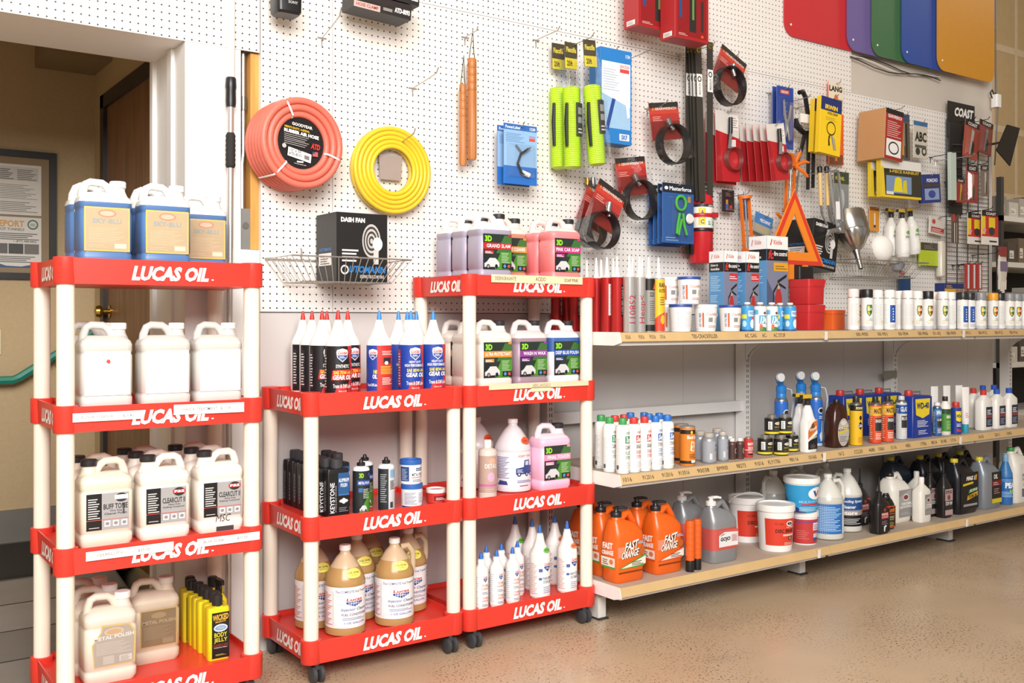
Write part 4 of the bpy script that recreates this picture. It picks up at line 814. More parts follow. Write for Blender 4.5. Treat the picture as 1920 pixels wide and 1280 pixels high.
J('wk', wk, 'polish_bottle', 'yellow bottle standing alone at the back near the rear post', 0, .09, DL[0], xa + .0712, g, d=.038, cat='bottle')
def wsp(r):
    b = MB(); b.loft([(0, .066, .036, .008), (.012, .068, .038, .008), (.145, .068, .038, .008), (.16, .03, .03, .012), (.168, .026, .026, .012)], M('#e6cf1e', .33)); b.build('body', r, 45)
    b = MB(); trigger(b, BLK, 0, .166, .75); b.build('trigger', r, 30)
J('wsp', wsp, 'spray_bottle', 'yellow bottle with black trigger sprayer behind the front BODY JELLY bottle', 0, .21, DL[0], xa + .0562, None, d=.068, cat='bottle', rz=pi / 2)

# ---- low middle rack
GR, GH = .043, .286
ge = conebottle(GR, GH, '#f2efe9', '#c8302a', gear(False)); gb = conebottle(GR, GH, '#f2efe9', '#3a86d0', gear(True)); gk = conebottle(GR, GH, '#f2efe9', '#3a86d0', gearback)
rows = [.355, .262, .17, .08]
def B(key, fn, name, label, px, d, z, group=None, rz=0, cat='bottle', dx=0):
    SHELF.append(put(key, fn, name, label, cat, (X(px, d) + dx, -d, z), rz, group))
g = 'red tipped gear oil bottles'
for px, k, t in ((634, 0, 'red tipped black label gear oil bottle at the front of the left cluster'), (604, 1, 'red tipped gear oil bottle overlapped by the front one at left'), (585, 2, 'third red tipped gear oil bottle from the front in the left line'), (568, 3, 'leftmost and rearmost red tipped gear oil bottle'), (652, 1, 'red tipped gear oil bottle peeking out right of the front one'), (633, 2, 'red tipped gear oil bottle hidden right behind the front one'), (613, 3, 'rearmost red tipped gear oil bottle of the right line')):
    B('ge', ge, 'gear_oil_bottle', t, px, rows[k], DK[2], g, radians(-6 if k == 0 else 8 * k))
g = 'blue tipped gear oil bottles'
B('gk', gk, 'gear_oil_bottle', 'blue tipped gear oil bottle showing its red back label', 711, rows[0], DK[2], g, radians(-4))
for px, k, t in ((770.5, 0, 'blue label gear oil bottle in the middle front of the low rack top'), (815, .32, 'blue label gear oil bottle at the right end beside the tall rack post'), (748, 1, 'blue tipped gear oil bottle behind and left of the middle blue one'), (792, 1, 'blue tipped gear oil bottle between the two front blue ones, set back'), (768, 2, 'rearmost blue tipped gear oil bottle')):
    B('gb', gb, 'gear_oil_bottle', t, px, rows[k] if isinstance(k, int) else k, DK[2], g, radians(-8 if k in (0, .32) else 12))
ks = flat(.078, .040, .192, '#1a1a1d', '#3b3c40', keystone, .80, .42, .85, (.03, .76), (.04, .98), cr=.12, side=keyside)
g = 'black KEYSTONE polish bottles'
xk = X(634, .362)
wd_ = ('front', 'second', 'third', 'fourth', 'fifth', 'sixth', 'seventh', 'eighth')
for i in range(8): J('ks', ks, 'polish_bottle', 'black KEYSTONE aluminum polish bottle, %s in the long line from the front' % wd_[i], 0, .362 - i * .0425, DK[1], xk - (.018 if i > 0 else 0), g, d=.04, cat='bottle')
for i in range(3): J('ks', ks, 'polish_bottle', 'black polish bottle, %s in the short line beside the long KEYSTONE line' % ('front', 'middle', 'rear')[i], 0, .235 - i * .0445, DK[1], xk + .066, g, d=.04, cat='bottle')
mb_ = cylbottle(.0285, .185, '#e6ebee', '#1b1b1d', m3d, .5, .82, .88, lz=(.03, .80), flip=True); mbb = cylbottle(.0285, .185, '#e6ebee', '#1b1b1d', m3dback, .5, .82, .88, lz=(.03, .80), flip=True)
B('m3', mb_, 'metal_polish_bottle', 'flip-top METAL POLISH bottle with green and black label at the front', 677, .36, DK[1], rz=radians(-4))
B('m3', mb_, 'metal_polish_bottle', 'flip-top bottle hidden behind the green METAL POLISH bottle', 684, .255, DK[1])
B('m3b', mbb, 'metal_polish_bottle', 'flip-top bottle turned to show its grey back label', 724, .36, DK[1])
tb = tub(.037, .084, '#e6e7ec', '#2a5fae', mptub, .97, lz=(.04, .74), lidh=.2, rim=1.04); tb2 = tub(.037, .084, '#e6e7ec', '#2a5fae', mptub2, .97, lz=(.04, .74), lidh=.2, rim=1.04)
B('tb2', tb2, 'polish_tub', 'lower blue lidded metal polish tub of the stacked pair', 772, .35, DK[1], cat='tub')
B('tb', tb, 'polish_tub', 'upper blue lidded METAL POLISH tub of the stacked pair', 770, .35, DK[1] + .085, cat='tub')
B('rt', tub(.034, .05, '#b3302c', '#eeece8', redtub, .97, lz=(.04, .74), lidh=.28, rim=1.04), 'polish_tub', 'small red tub with white lid beside the blue lidded tubs', 819, .315, DK[1], cat='tub')
AMB = M('#b08a58', .22, noise=.08, scale=10); AMT = M('#c9b090', .25, noise=.06)
def inj(side):
    base = rjug(.068, .295, AMB, '#efece8', injector, .80, AMT, 4.4, (.10, .56), 0, side)
    def fn(r):
        base(r); c = Cv(.062, .034, .056); fuelsaver(c); c.build(r, (.0015, -.0155, .169), name='round_sticker', rot=(radians(-26), 0, .1))
    return fn
g = 'amber fuel treatment jugs'
for k, px, d, t in ((0, 647, .325, 'amber fuel treatment jug at the left front of the bottom tray'), (1, 757, .322, 'amber fuel treatment jug with visible handle at the right front'), (0, 590, .195, 'amber fuel treatment jug at far left behind the rack post'), (0, 686, .205, 'amber fuel treatment jug in the centre behind the two front ones'), (1, 774, .195, 'amber fuel treatment jug at right behind the handled one'), (0, 712, .088, 'rearmost amber fuel treatment jug by the wall')):
    B('inj%d' % k, inj(k), 'fuel_treatment_jug', t, px, d, DK[0], g, radians(-2 if k == 0 else -12), 'jug')

# ---- tall right rack
def d3(col, top, title, band, lev=.78): return jug(JW, JD, JH, col, top, '#27282b', l3d(title, band), lev, 1, (.16, .68), (.08, .94))
gs = d3('#a6a0b4', '#e9e4e4', 'GRAND SLAM', '#b32a30'); pk = d3('#f08a8c', '#f6d8d4', 'PINK CAR SOAP', '#c02a78', .80); og = d3('#c98a72', '#e8d8d0', 'ORANGE CLEANER', '#d88a3c')
x0 = J('gs', gs, 'degreaser_jug', 'grey-purple GRAND SLAM jug at the front left of the right rack top', 932, .362, DK[3], group='GRAND SLAM jugs')
J('gs', gs, 'degreaser_jug', 'grey-purple jug second in line behind the GRAND SLAM jug', 0, .256, DK[3], x0 - .004, 'GRAND SLAM jugs')
J('gs', gs, 'degreaser_jug', 'grey-purple jug third in line behind the GRAND SLAM jug', 0, .15, DK[3], x0 - .008, 'GRAND SLAM jugs')
J('og', og, 'cleaner_jug', 'brownish orange cleaner jug between the GRAND SLAM and pink soap jugs', 0, .256, DK[3], x0 + .147)
x1 = J('pk', pk, 'soap_jug', 'bright PINK CAR SOAP jug at the front right of the rack top', 1067, .362, DK[3], group='pink soap jugs')
J('pk', pk, 'soap_jug', 'pink soap jug standing behind the front PINK CAR SOAP jug', 0, .256, DK[3], x1 + .0, 'pink soap jugs')
up_ = d3('#e6dfd4', '#ece8e0', 'ULTRA PROTECTANT', '#e0842a'); ww = d3('#a08a98', '#e4dcda', 'WASH N WAX', '#8e3a94', .74); db = d3('#e9ecee', '#e4e4e4', 'DEEP BLUE POLISH', '#1d4a9c')
def dbf(r):      # blue settled upper half
    jug(JW, JD, JH, '#eef0f2', '#e6e6e8', '#27282b', l3d('DEEP BLUE POLISH', '#1d4a9c'), .745, 1, (.16, .68), (.08, .94))(r)
    b = MB(); b.loft([(.52 * JH, JW + .0012, JD + .0012, .0205), (.735 * JH, JW + .0012, JD + .0012, .0205)], M('#3f62a4', .35)); b.build('blue_layer', r, 45)
x0 = J('up', up_, 'protectant_jug', 'cream ULTRA PROTECTANT jug with orange banded label', 933, .362, DK[2], group='ULTRA PROTECTANT jugs')
J('up', up_, 'protectant_jug', 'cream jug behind the ULTRA PROTECTANT jug', 0, .256, DK[2], x0 - .006, 'ULTRA PROTECTANT jugs')
J('up', up_, 'protectant_jug', 'cream jug third in line behind the ULTRA PROTECTANT jug', 0, .15, DK[2], x0 - .012, 'ULTRA PROTECTANT jugs')
J('ww', ww, 'wash_jug', 'mauve WASH N WAX jug with purple banded label', 1000, .362, DK[2])
J('db', dbf, 'polish_jug', 'DEEP BLUE POLISH jug with blue upper layer over white', 1065, .362, DK[2])
J('ft', d3('#f0c0d8', '#f2dce4', 'FINAL TOUCH', '#e890b4', .80), 'detailer_jug', 'pale pink FINAL TOUCH jug on the third tray', 1044, .36, DK[1])
def truck(c):
    c.rect(0, 0, 1, 1, '#e9e6ea'); c.txt('KEEP THAT', .42, .86, .68, .92, '#c0504a', bold=.02); c.poly([(.38, .40), (.72, .40), (.72, .62), (.64, .62), (.63, .78), (.52, .78), (.51, .60), (.38, .56)], '#34498c'); c.rect(.54, .64, .61, .75, '#c8d0e4')
    for x in (.43, .57, .67): c.ell(x, .40, .035, .06, '#22305c', 12); c.ell(x, .40, .016, .03, '#c8d0e4', 8)
    c.lines(.40, .45, .5, .55, 3, '#d8dcec', .4); c.lines(.06, .3, .28, .9, 14, '#5a64a0', .35); c.poly([(.08, .12), (.26, .12), (.24, .22), (.12, .24)], '#34498c'); c.lines(.4, .18, .72, .26, 2, '#5a64a0', .4); c.lines(.44, .08, .6, .12, 1, '#c0504a', .6)
def tj(r):
    rjug(.070, .276, M('#dcd8dc', .3, noise=.03), '#ece9e6', truck, 1., None, 3.6, (.05, .56), 0, 0)(r)
    c = Cv(.05, .03, .057); c.ell(.5, .5, .5, .5, '#e0582c', 20); c.lines(.2, .35, .8, .65, 2, '#7a2a14', .4); c.build(r, (.0057, -.0160, .158), name='round_sticker', rot=(radians(-26), 0, .35))
B('tj', tj, 'truck_wash_jug', 'round white jug with blue truck drawing and orange sticker', 962, .27, DK[1], cat='jug')
B('tj', tj, 'truck_wash_jug', 'round white jug at the rear left behind the truck wash jug', 893, .12, DK[1], cat='jug')
def detail(c): c.rect(0, 0, 1, 1, '#b89c90'); c.rect(0, .16, 1, .22, '#c868a0'); c.txt('DETAIL', .3, .66, .72, .78, '#efe4de', bold=.02); c.ell(.55, .85, .12, .08, '#d8a890', 14); c.ell(.5, .42, .12, .13, '#d8a8c4', 14); c.lines(.3, .02, .7, .13, 2, '#c8b4ac', .4)
B('dt', cylbottle(.0345, .215, '#d8c8bc', '#ece4dc', detail, .42, .80, .87, lz=(.12, .74)), 'detail_bottle', 'beige pink DETAIL bottle at the front left of the third tray', 914, .355, DK[1], rz=radians(-10))
l5 = conebottle(.0262, .205, '#efede8', '#2f6ec0', l5th, cz=.70, lz=(.04, .68)); g = 'small blue tipped slider lube bottles'
for px, d, t in ((902, .365, 'small blue tipped bottle at the left front beside the rack post'), (931, .365, 'small blue tipped bottle second from left at the front'), (961, .362, 'small blue tipped bottle third from left at the front'), (912, .29, 'small blue tipped bottle behind the leftmost small one'), (940, .29, 'small blue tipped bottle behind the second small one'), (970, .285, 'small blue tipped bottle behind the third small one')):
    B('l5', l5, 'lube_bottle', t, px, d, DK[0], g)
def stick(base, col, t):
    def fn(r):
        base(r); c = Cv(.036, .02, .032); c.ell(.5, .5, .5, .5, col, 18); c.txt(t, .15, .35, .85, .65, '#1e2a1c', bold=.02); c.build(r, (.003, -.0125, .158), name='round_sticker', rot=(radians(-28), 0, .25))
    return fn
st = stick(conebottle(.039, .272, '#f0eeea', '#2f6ec0', lstop(0)), '#66b84a', 'STOP LEAK'); st2 = stick(conebottle(.039, .272, '#f0eeea', '#2f6ec0', lstop(1)), '#e0784a', 'OIL SAVER')
B('st', st, 'stop_leak_bottle', 'tall blue tipped bottle with green sticker at the front of the bottom tray', 1012, .355, DK[0])
B('st2', st2, 'stabilizer_bottle', 'tall blue tipped bottle with orange sticker at the front right corner', 1063, .355, DK[0])
B('st', st, 'stop_leak_bottle', 'tall blue tipped bottle with green sticker right behind the front one', 997, .24, DK[0])
B('st2', st2, 'stabilizer_bottle', 'tall blue tipped bottle with orange sticker behind the corner one', 1040, .23, DK[0])
B('st', st, 'stop_leak_bottle', 'tall blue tipped bottle at the back of the bottom tray above the small bottles', 966, .165, DK[0])

# ================================================================ goods on the gondola: top shelf
z1, z2, z3 = ZT + .001, ZM + .001, ZB + .001
def tl(bg, fg, kind):
    def f(c):
        if kind == 0: c.rect(.5, .28, .66, .88, '#2c1a1c'); c.vtxt('LIQUID NAILS', .53, .32, .63, .84, '#e8dcd8')
        elif kind == 1: c.rect(.38, .3, .62, .9, '#efecea'); c.vtxt('SILICONE SEALANT', .44, .34, .56, .86, '#8a3a38')
        elif kind == 2: c.vtxt(fg, .3, .15, .62, .68, '#a8283c', bold=.0)
        elif kind == 3: c.rect(0, 0, 1, 1, '#8f8c86'); c.rect(0, .78, 1, 1, '#1e1c1c'); c.poly([(.5, .80), (.68, .80), (.6, .93)], '#d8622a'); c.txt('221', .34, .66, .58, .74, '#1e1c1c', bold=.02); c.lines(.34, .2, .66, .6, 10, '#57544f', .3); c.rect(0, 0, 1, .12, '#1e1c1c')
        else: c.rect(0, 0, 1, 1, '#e8b82c'); c.txt('RAIN', .32, .84, .66, .93, '#2a221a', bold=.04); c.txt('BUSTER', .32, .74, .66, .81, '#2a221a', bold=.03); c.poly([(0, 0), (1, 0), (1, .45), (.3, .3), (0, .18)], '#d8462a'); c.ell(.5, .22, .12, .09, '#e8b82c', 14); c.lines(.36, .5, .62, .68, 4, '#7a5a1c', .4)
    return f
RT = M('#b52a2a', .22, .35, noise=.05); SV = M('#c9c6c4', .2, .6, noise=.05)
tubes = [(1052, 0.11, RT, 0, 'red caulk tube at the far left seen past the rack post'), (1064, 0.125, RT, 1, 'red caulk tube second from the far left past the rack post'), (1078, 0.155, RT, 0, 'red caulk tube with oval print left of the white rack post'), (1091, 0.185, RT, 1, 'red caulk tube mostly hidden by the white rack post'), (1118, 0.335, RT, 0, 'red caulk tube just right of the white rack post'), (1138, 0.4, RT, 1, 'red caulk tube with white strip label'), (1158, 0.455, RT, 0, 'red caulk tube with dark strip label left of the silver ones'), (1127, 0.27, RT, 0, 'red caulk tube in the second row behind the strip label one'), (1150, 0.34, RT, 0, 'red caulk tube in the second row behind the dark label one'),
         (1179, 0.5, SV, 2, 'silver and red caulk tube with 110852 written on it'), (1199, 0.5, SV, 2, 'bright silver caulk tube with red handwriting'), (1217, 0.49, SV, 3, 'grey and black caulk tube marked 221'), (1234, 0.49, SV, 4, 'yellow and red RAIN BUSTER caulk tube'), (1186, 0.43, SV, 2, 'silver caulk tube in the second row behind the handwritten one'), (1204, 0.425, SV, 3, 'dark caulk tube in the second row')]
for px, d, m_, k, t in tubes:
    key = 'ck%d%s' % (k, t[-6:] if k == 2 else ''); key = key + ('r' if m_ is RT else 's')
    B(key, caulk(m_, tl(0, '110852' if '110852' in t else 'Heop<', k)), 'caulk_tube', t, px, d, z1, 'caulk tubes', cat='tube')
ct = tub(.0465, .112, '#efedea', '#efedea', crack, .86, lz=(.1, .84), lidh=.1, rim=1.04); ctb = tub(.0465, .112, '#efedea', '#2d4a98', crackb, .86, lz=(.1, .84), lidh=.1, rim=1.04); ctc = tub(.0465, .112, '#efedea', '#2d4a98', crack, .86, lz=(.1, .84), lidh=.1, rim=1.04)
g = 'white crack filler tubs'
B('ctb', ctb, 'filler_tub', 'white filler tub with blue lid turned to its fine print', 1276, .455, z1, g, cat='tub')
B('ct', ct, 'filler_tub', 'white Crackfiller tub with white lid at the front of the top shelf', 1323, .47, z1, g, radians(-14), 'tub')
B('ctc', ctc, 'filler_tub', 'blue lidded Crackfiller tub beside the blue spray cans', 1369, .455, z1, g, radians(-10), 'tub')
B('ct', ct, 'filler_tub', 'white filler tub behind the yellow caulk tube', 1250, .35, z1, g, 0, 'tub')
B('ct', ct, 'filler_tub', 'white filler tub stacked on top beside the caulk tubes', 1254, .36, z1 + .1145, g, radians(-10), 'tub')
B('ctc', ctc, 'filler_tub', 'blue lidded filler tub stacked on top under the blister packs', 1290, .45, z1 + .1145, g, radians(-12), 'tub')
ac = aero(.0265, .125, '#eef0ee', '#f0f0ee', a134, capr=.5, sh=.86); fz = aero(.0265, .125, '#3f9cd6', '#dfe4e8', freeze, capr=.5, sh=.86)
for px, k, d, t in ((1401, 'fz', .455, 'blue refrigerant can left of the white 134a cans'), (1425, 'ac', .475, 'white 134a refrigerant can, left of the pair'), (1447, 'ac', .475, 'white 134a refrigerant can, right of the pair'), (1464, 'fz', .43, 'blue refrigerant can half hidden by the FREEZE can'), (1480, 'fz', .48, 'blue FREEZE can beside the red bins')):
    B(k, ac if k == 'ac' else fz, 'refrigerant_can', t, px, d, z1, 'small refrigerant cans', radians(-12), 'can')
def kid(hh, big):
    def front(c):
        c.rect(0, 0, 1, 1, '#7c7f96'); c.rect(0, .86, 1, 1, '#f1efee'); c.txt('Kidde', .32, .91, .72, .96, '#c8776a', bold=.03); c.poly([(.15, .90), (.22, .97), (.26, .96), (.2, .9)], '#c0543c'); c.rect(0, .74, 1, .86, '#1c1b1d'); c.txt('fc', .05, .755, .3, .85, '#d0342c', sl=.2, bold=.04); c.txt('fire control', .34, .79, .96, .84, '#f4f2f0', bold=.02)
        c.rect(.32 if big else .4, .63, 1, .72, '#e0a02c' if big else '#c8343a'); c.lines(.4, .65, .95, .70, 2, '#7a5a1c' if big else '#f0d8d8', .4)
        if big: c.poly([(0, .2), (0, .55), (.5, .3), (.9, .22), (.9, 0), (0, 0)], '#565a78')
        x = .55; c.poly([(x - .16, .02), (x + .16, .02), (x + .16, .36), (x + .08, .44), (x - .08, .44), (x - .16, .36)], '#b8302c'); c.rect(x - .15, .06, x + .15, .28, '#d8d0cc'); c.lines(x - .12, .1, x + .12, .25, 4, '#8a8280', .4); c.rect(x - .05, .44, x + .05, .5, '#c8a888'); c.poly([(x - .05, .50), (x + .38, .57), (x + .38, .60), (x - .05, .53)], '#1c1b1d'); c.poly([(x, .48), (x + .34, .44), (x + .34, .46), (x, .51)], '#1c1b1d'); c.poly([(x - .05, .5), (x - .26, .42), (x - .28, .2), (x - .24, .2), (x - .22, .4), (x - .02, .48)], '#1c1b1d')
    def left(c):
        c.rect(0, 0, 1, 1, '#5a93c4'); c.rect(0, .86, 1, 1, '#f1efee'); c.txt('Kidde', .34, .91, .7, .96, '#d08a80', bold=.03); c.poly([(.14, .90), (.2, .97), (.24, .96), (.18, .9)], '#c8674c'); c.rect(0, .74, 1, .86, '#1c1b1d'); c.txt('Extintor de', .12, .81, .6, .84, '#f4f2f0', bold=.02); c.txt('incendios', .12, .76, .7, .795, '#f4f2f0', bold=.02)
        c.lines(.1, .5, .8, .70, 9, '#b8d8ee', .35); c.lines(.1, .36, .6, .46, 4, '#b8d8ee', .35); c.ell(.24, .2, .09, .03, '#e8f0f6', 12); c.ell(.5, .2, .09, .03, '#e8f0f6', 12)
    return front, left
def kbox(w, d, h, big): f, l = kid(h, big); return carton(w, d, h, '#5a93c4', f, l)
B('k1', kbox(.086, .088, .352, 0), 'extinguisher_box', 'small blue and white fire extinguisher box at the left, mostly side showing', 0, .33, z1, None, 0, 'box', dx=3.335 - X(0, .33))
B('k1', kbox(.086, .088, .352, 0), 'extinguisher_box', 'small fire control extinguisher box with red badge', 0, .356, z1, None, 0, 'box', dx=3.446 - X(0, .356))
B('k2', kbox(.146, .105, .434, 1), 'extinguisher_box', 'tall fire control extinguisher box with orange badge', 0, .3075, z1, None, 0, 'box', dx=3.66 - X(0, .3075))
def bin_(r):
    m = M('#c92a2e', .4, noise=.05)
    b = MB(); b.loft([(0, .114, .116, .010), (.004, .118, .12, .012), (.084, .121, .124, .012), (.084, .125, .128, .012), (.122, .127, .13, .012), (.122, .119, .122, .010), (.117, .115, .118, .010)], m); b.build('bin', r, 30)
    b = MB(); b.prism([(-.03, .088), (.05, .088), (.06, .116), (.056, .118), (.046, .093), (-.03, .093)], -.0665, -.062, m); b.build('rim_rib', r, 30)
for i in range(2): put('bin', bin_, 'storage_bin', ('lower red plastic bin of the stacked pair', 'upper red plastic bin under the warning triangle')[i], 'bin', (3.987, -.266, z1 + i * .1235), 0, 'red stacked bins')
put(None, bin_ and (lambda r: [MB().loft([(0, .10, .10, .006), (.078, .10, .10, .006)], M('#e4662a', .45), k=3).build('box', r, 30), MB().loft([(.078, .104, .104, .006), (.098, .104, .104, .006)], M('#e4662a', .45), k=3).build('lid', r, 30)]), 'plastic_box', 'small orange plastic box beside the red bins', 'box', (4.165, -.27, z1))
# warning triangle on its black base
def tri(r):
    H = .362; W = .42; rd = M('#d8402c', .35, noise=.04); og = M('#f08a28', .4, noise=.05)
    def ring(a, b_, y0, y1, m, nm):
        def T(k): return [(-W / 2 * k, (1 - k) * H * .36), (W / 2 * k, (1 - k) * H * .36), (0, H * (.36 + .64 * k))]
        o, i = T(a), T(b_); b = MB()
        for k in range(3):
            k2 = (k + 1) % 3; q = [o[k], o[k2], i[k2], i[k]]; b.prism(q, y0, y1, m)
        b.build(nm, r, 0)
    ring(1.0, .84, -.006, .006, rd, 'reflector'); ring(.84, .52, -.004, .004, og, 'fluorescent_panel')
    b = MB(); b.tube([(-W * .52, 0, .0), (0, 0, H * 1.015), (W * .52, 0, .0)], .005, og, 6); b.build('edge_rim', r, 30)
    for q in (.06, -.045): b = MB(); b.box(q, q + .035, -.008, .002, -.07, 0, og); b.build('leg', r, 0)
    b = MB(); b.loft([(-.07, .11, .06, .01), (-.01, .105, .055, .01)], M('#1c1a1a', .5), (.045, -.012, 0)); b.build('base', r, 0)
put(None, tri, 'warning_triangle', 'red and orange reflective warning triangle standing on the upper red bin', 'triangle', (3.945, -.225, z1 + .2475 + .0705))
# spray paints
cans = [(1600, 'n', '#e9dcd8', .48), (1609, 's', '#1f1f21', .405), (1626, 's', '#1f1f21', .49), (1645, 'n', '#eceae6', .455), (1668, 'b', '#eceae6', .49), (1686, 'n', '#eceae6', .43), (1702, 'n', '#eceae6', .49), (1720, 's', '#eceae6', .47), (1740, 's', '#1f1f21', .49), (1752, 'n', '#e6d4cc', .42), (1768, 's', '#f0efec', .49), (1786, 'n', '#eceae6', .46), (1801, 'b', '#262628', .49), (1821, 'b', '#262628', .465), (1836, 's', '#8b8c8f', .49), (1846, 's', '#a5a6a8', .42), (1862, 's', '#e8a22c', .49), (1876, 'n', '#1f1f21', .47), (1891, 's', '#8b8c8f', .49), (1906, 's', '#8b8c8f', .48), (1920, 's', '#8b8c8f', .49)]
ORD = ('first second third fourth fifth sixth seventh eighth ninth tenth eleventh twelfth thirteenth fourteenth fifteenth sixteenth seventeenth eighteenth nineteenth twentieth last').split()
cols = ('#c8402c', '#3a6ab0', '#4a8a3c', '#c8402c')
capn = {'#e9dcd8': 'pale pink', '#1f1f21': 'black', '#eceae6': 'white', '#f0efec': 'glossy white', '#e6d4cc': 'beige', '#262628': 'matt black', '#8b8c8f': 'grey', '#a5a6a8': 'light grey', '#e8a22c': 'yellow'}; kn = {'n': 'plain text', 's': 'shield emblem', 'b': 'blue panel'}
for i, (px, k, cap, d) in enumerate(cans):
    B('sp%s%s%d' % (k, cap, i % 4 if k == 's' else 0), aero(.0275, .195, '#ecebe8', cap, paint(cols[i % 4], k), capr=.96, sh=.78, lz=(.02, .77)), 'spray_paint_can', '%s spray paint can from the left, %s cap, %s label' % (ORD[i], capn[cap], kn[k]), px, d, z1, 'spray paint cans in a row', radians(-36), 'can')
# ---- middle shelf
def iron(col, cap, a, b_, c1): return cylbottle(.0262, .212, '#f3f2ee', cap, irontite(col, a, b_, c1), .62, .83, .885, lz=(.06, .80))
ig, ir, ib = iron('#2f8a5c', '#3f9a52', 'Thoro', 'CLEANER', 'FLUSH'), iron('#c83a3c', '#d03a36', 'Seal', 'SEALER', 'ENGINE'), iron('#2a62b4', '#2f72c4', 'Seal', 'STOP LEAK', 'COOLING')
g = 'coolant system treatment bottles'
for k, px, d, t in (('g', 1143, .445, 'green capped white bottle, left one of the front pair'), ('g', 1168, .505, 'green capped white bottle, right one of the front pair'), ('g', 1127, .355, 'green capped white bottle at the far left in the back'), ('r', 1189, .505, 'red capped SEALER bottle, left of the front pair'), ('r', 1207, .505, 'red capped SEALER bottle, right of the front pair'), ('r', 1153, .405, 'red capped bottle in the back row, left'), ('r', 1170, .395, 'red capped bottle in the back row, right'), ('b', 1229, .505, 'light blue capped STOP LEAK bottle at the front'), ('b', 1251, .505, 'dark blue capped STOP LEAK bottle at the right end'), ('b', 1184, .345, 'blue capped bottle rearmost left'), ('b', 1206, .37, 'blue capped bottle rearmost right'), ('b', 1217, .425, 'blue capped bottle behind the light blue front one'), ('b', 1236, .425, 'blue capped bottle behind the right end one')):
    B('it' + k, {'g': ig, 'r': ir, 'b': ib}[k], 'treatment_bottle', t, px, d, z2, g, radians(-16))
bs = tin(.031, .158, '#e0812a', '#c9c4bc', blockseal)
B('bs', bs, 'block_seal_can', 'orange Block Seal can at the front of the middle shelf', 1289, .495, z2, None, radians(-16), 'can')
B('bs', bs, 'block_seal_can', 'orange can half hidden behind the front Block Seal can', 1277, .42, z2, None, radians(-16), 'can')
SIL = M('#9b9ea6', .35, .3, noise=.05)
an = cylbottle(.031, .122, SIL, '#b9b0a4', antiseize, .66, .80, .87, lz=(.06, .74)); an2 = cylbottle(.0235, .122, SIL, '#b9b0a4', antiseize, .70, .82, .88, lz=(.06, .76))
B('an', an, 'anti_seize_bottle', 'wide silver brush-top bottle at the front beside the orange can', 1329, .49, z2)
B('an', an, 'anti_seize_bottle', 'wide silver brush-top bottle behind the front silver one', 1313, .415, z2)
B('an', an, 'anti_seize_bottle', 'wide silver brush-top bottle further back between two silver ones', 1345, .385, z2)
B('an2', an2, 'anti_seize_bottle', 'slim silver brush-top bottle right of the wide silver one', 1355, .485, z2)
sm = cylbottle(.0172, .088, '#5a3c34', '#ece8e4', lambda c: (c.rect(0, 0, 1, 1, '#4a3430'), c.ell(.6, .5, .12, .22, '#d8d4d0', 14), c.ell(.6, .5, .09, .17, '#4a3430', 12)), .62, .78, .85, lz=(.1, .7))
for px, d, t in ((1373, .475, 'small brown bottle with white cap, left of the front pair'), (1387, .485, 'small brown bottle with white cap, right of the front pair'), (1369, .42, 'small brown bottle behind the white capped pair')): B('sm', sm, 'sealant_bottle', t, px, d, z2, 'small brown bottles')
B('ms', tin(.0195, .082, '#c43a38', '#b8b4ae', master, neck=.006), 'sealer_can', 'small red MASTER can right of the brown bottles', 1403, .475, z2, None, radians(-14), 'can')
gm = tin(.0325, .072, '#1d1c1c', '#a8a39a', gumout, neck=.014)
g = 'black and yellow stacked adhesive cans'
for px, d, z, t in ((1437, .46, 0, 'black and yellow can, lower left of the stack'), (1463, .505, 0, 'black and yellow can, lower middle of the stack'), (1486, .445, 0, 'black and yellow can, lower right of the stack'), (1447, .46, .0868, 'black and yellow can, upper left of the stack'), (1471, .475, .0868, 'black and yellow can, upper right of the stack')):
    B('gm', gm, 'adhesive_can', t, px, d, z2 + z, g, radians(-18), 'can')
aa = spraybottle(.037, .262, '#f4f2ee', '#2c2826', armor, '#d8b42c', .05, (.05, .55))
B('aa', aa, 'protectant_sprayer', 'white trigger spray bottle with orange and black label in front', 1513, .50, z2)
B('aa', aa, 'protectant_sprayer', 'white trigger spray bottle behind the front one', 1494, .42, z2)
def infl(r):
    aero(.031, .255, '#2a68c0', '#2a7cc8', slimecan, capr=.75, sh=.86)(r)
    bl = M('#2478c4', .35); b = MB(); b.lathe([(.02, .25), (.024, .262), (.024, .285), (.014, .295)], bl, 14); b.tube([(0, 0, .285), (-.02, -.012, .315), (-.03, -.02, .325)], [.013, .016, .017], bl, 10); b.build('valve_head', r)
    b = MB(); b.lathe([(.02, 0), (.02, .014), (.018, .016)], M('#d0d4d8', .3), 16, (-.03, -.024, .33), 'y'); c_ = b.build('gauge', r)
    b = MB(); b.tube([(.015, 0, .28), (.05, -.01, .27), (.062, -.012, .22), (.045, -.015, .13), (.032, -.012, .06)], .004, M('#b8bcc0', .4), 6); b.build('hose', r)
for px, d, t in ((1471, .385, 'blue tyre inflator can with gauge, leftmost of three'), (1503, .315, 'blue tyre inflator can with gauge, middle of three'), (1533, .40, 'blue tyre inflator can with gauge, rightmost of three')): B('inf', infl, 'tyre_inflator', t, px, d, z2, 'blue tyre inflators', radians(-10), 'can')
def pdet(r):
    b = MB(); m = M('#3a1d14', .18, noise=.08); b.loft([(0, .112, .068, .02), (.012, .118, .074, .022), (.10, .118, .074, .022), (.165, .098, .066, .02), (.20, .06, .05, .02), (.205, .034, .034, .014)], m); b.build('body', r, 50)
    b = caplathe(.016, .203, .222, BLK); b.build('cap', r); c = Cv(.10, .13); purplepower(c); c.build(r, (0, -.0375, .012))
J('pdet', pdet, 'detergent_bottle', 'dark brown detergent bottle with oval silver label', 1576, .49, z2, d=.074, cat='bottle')
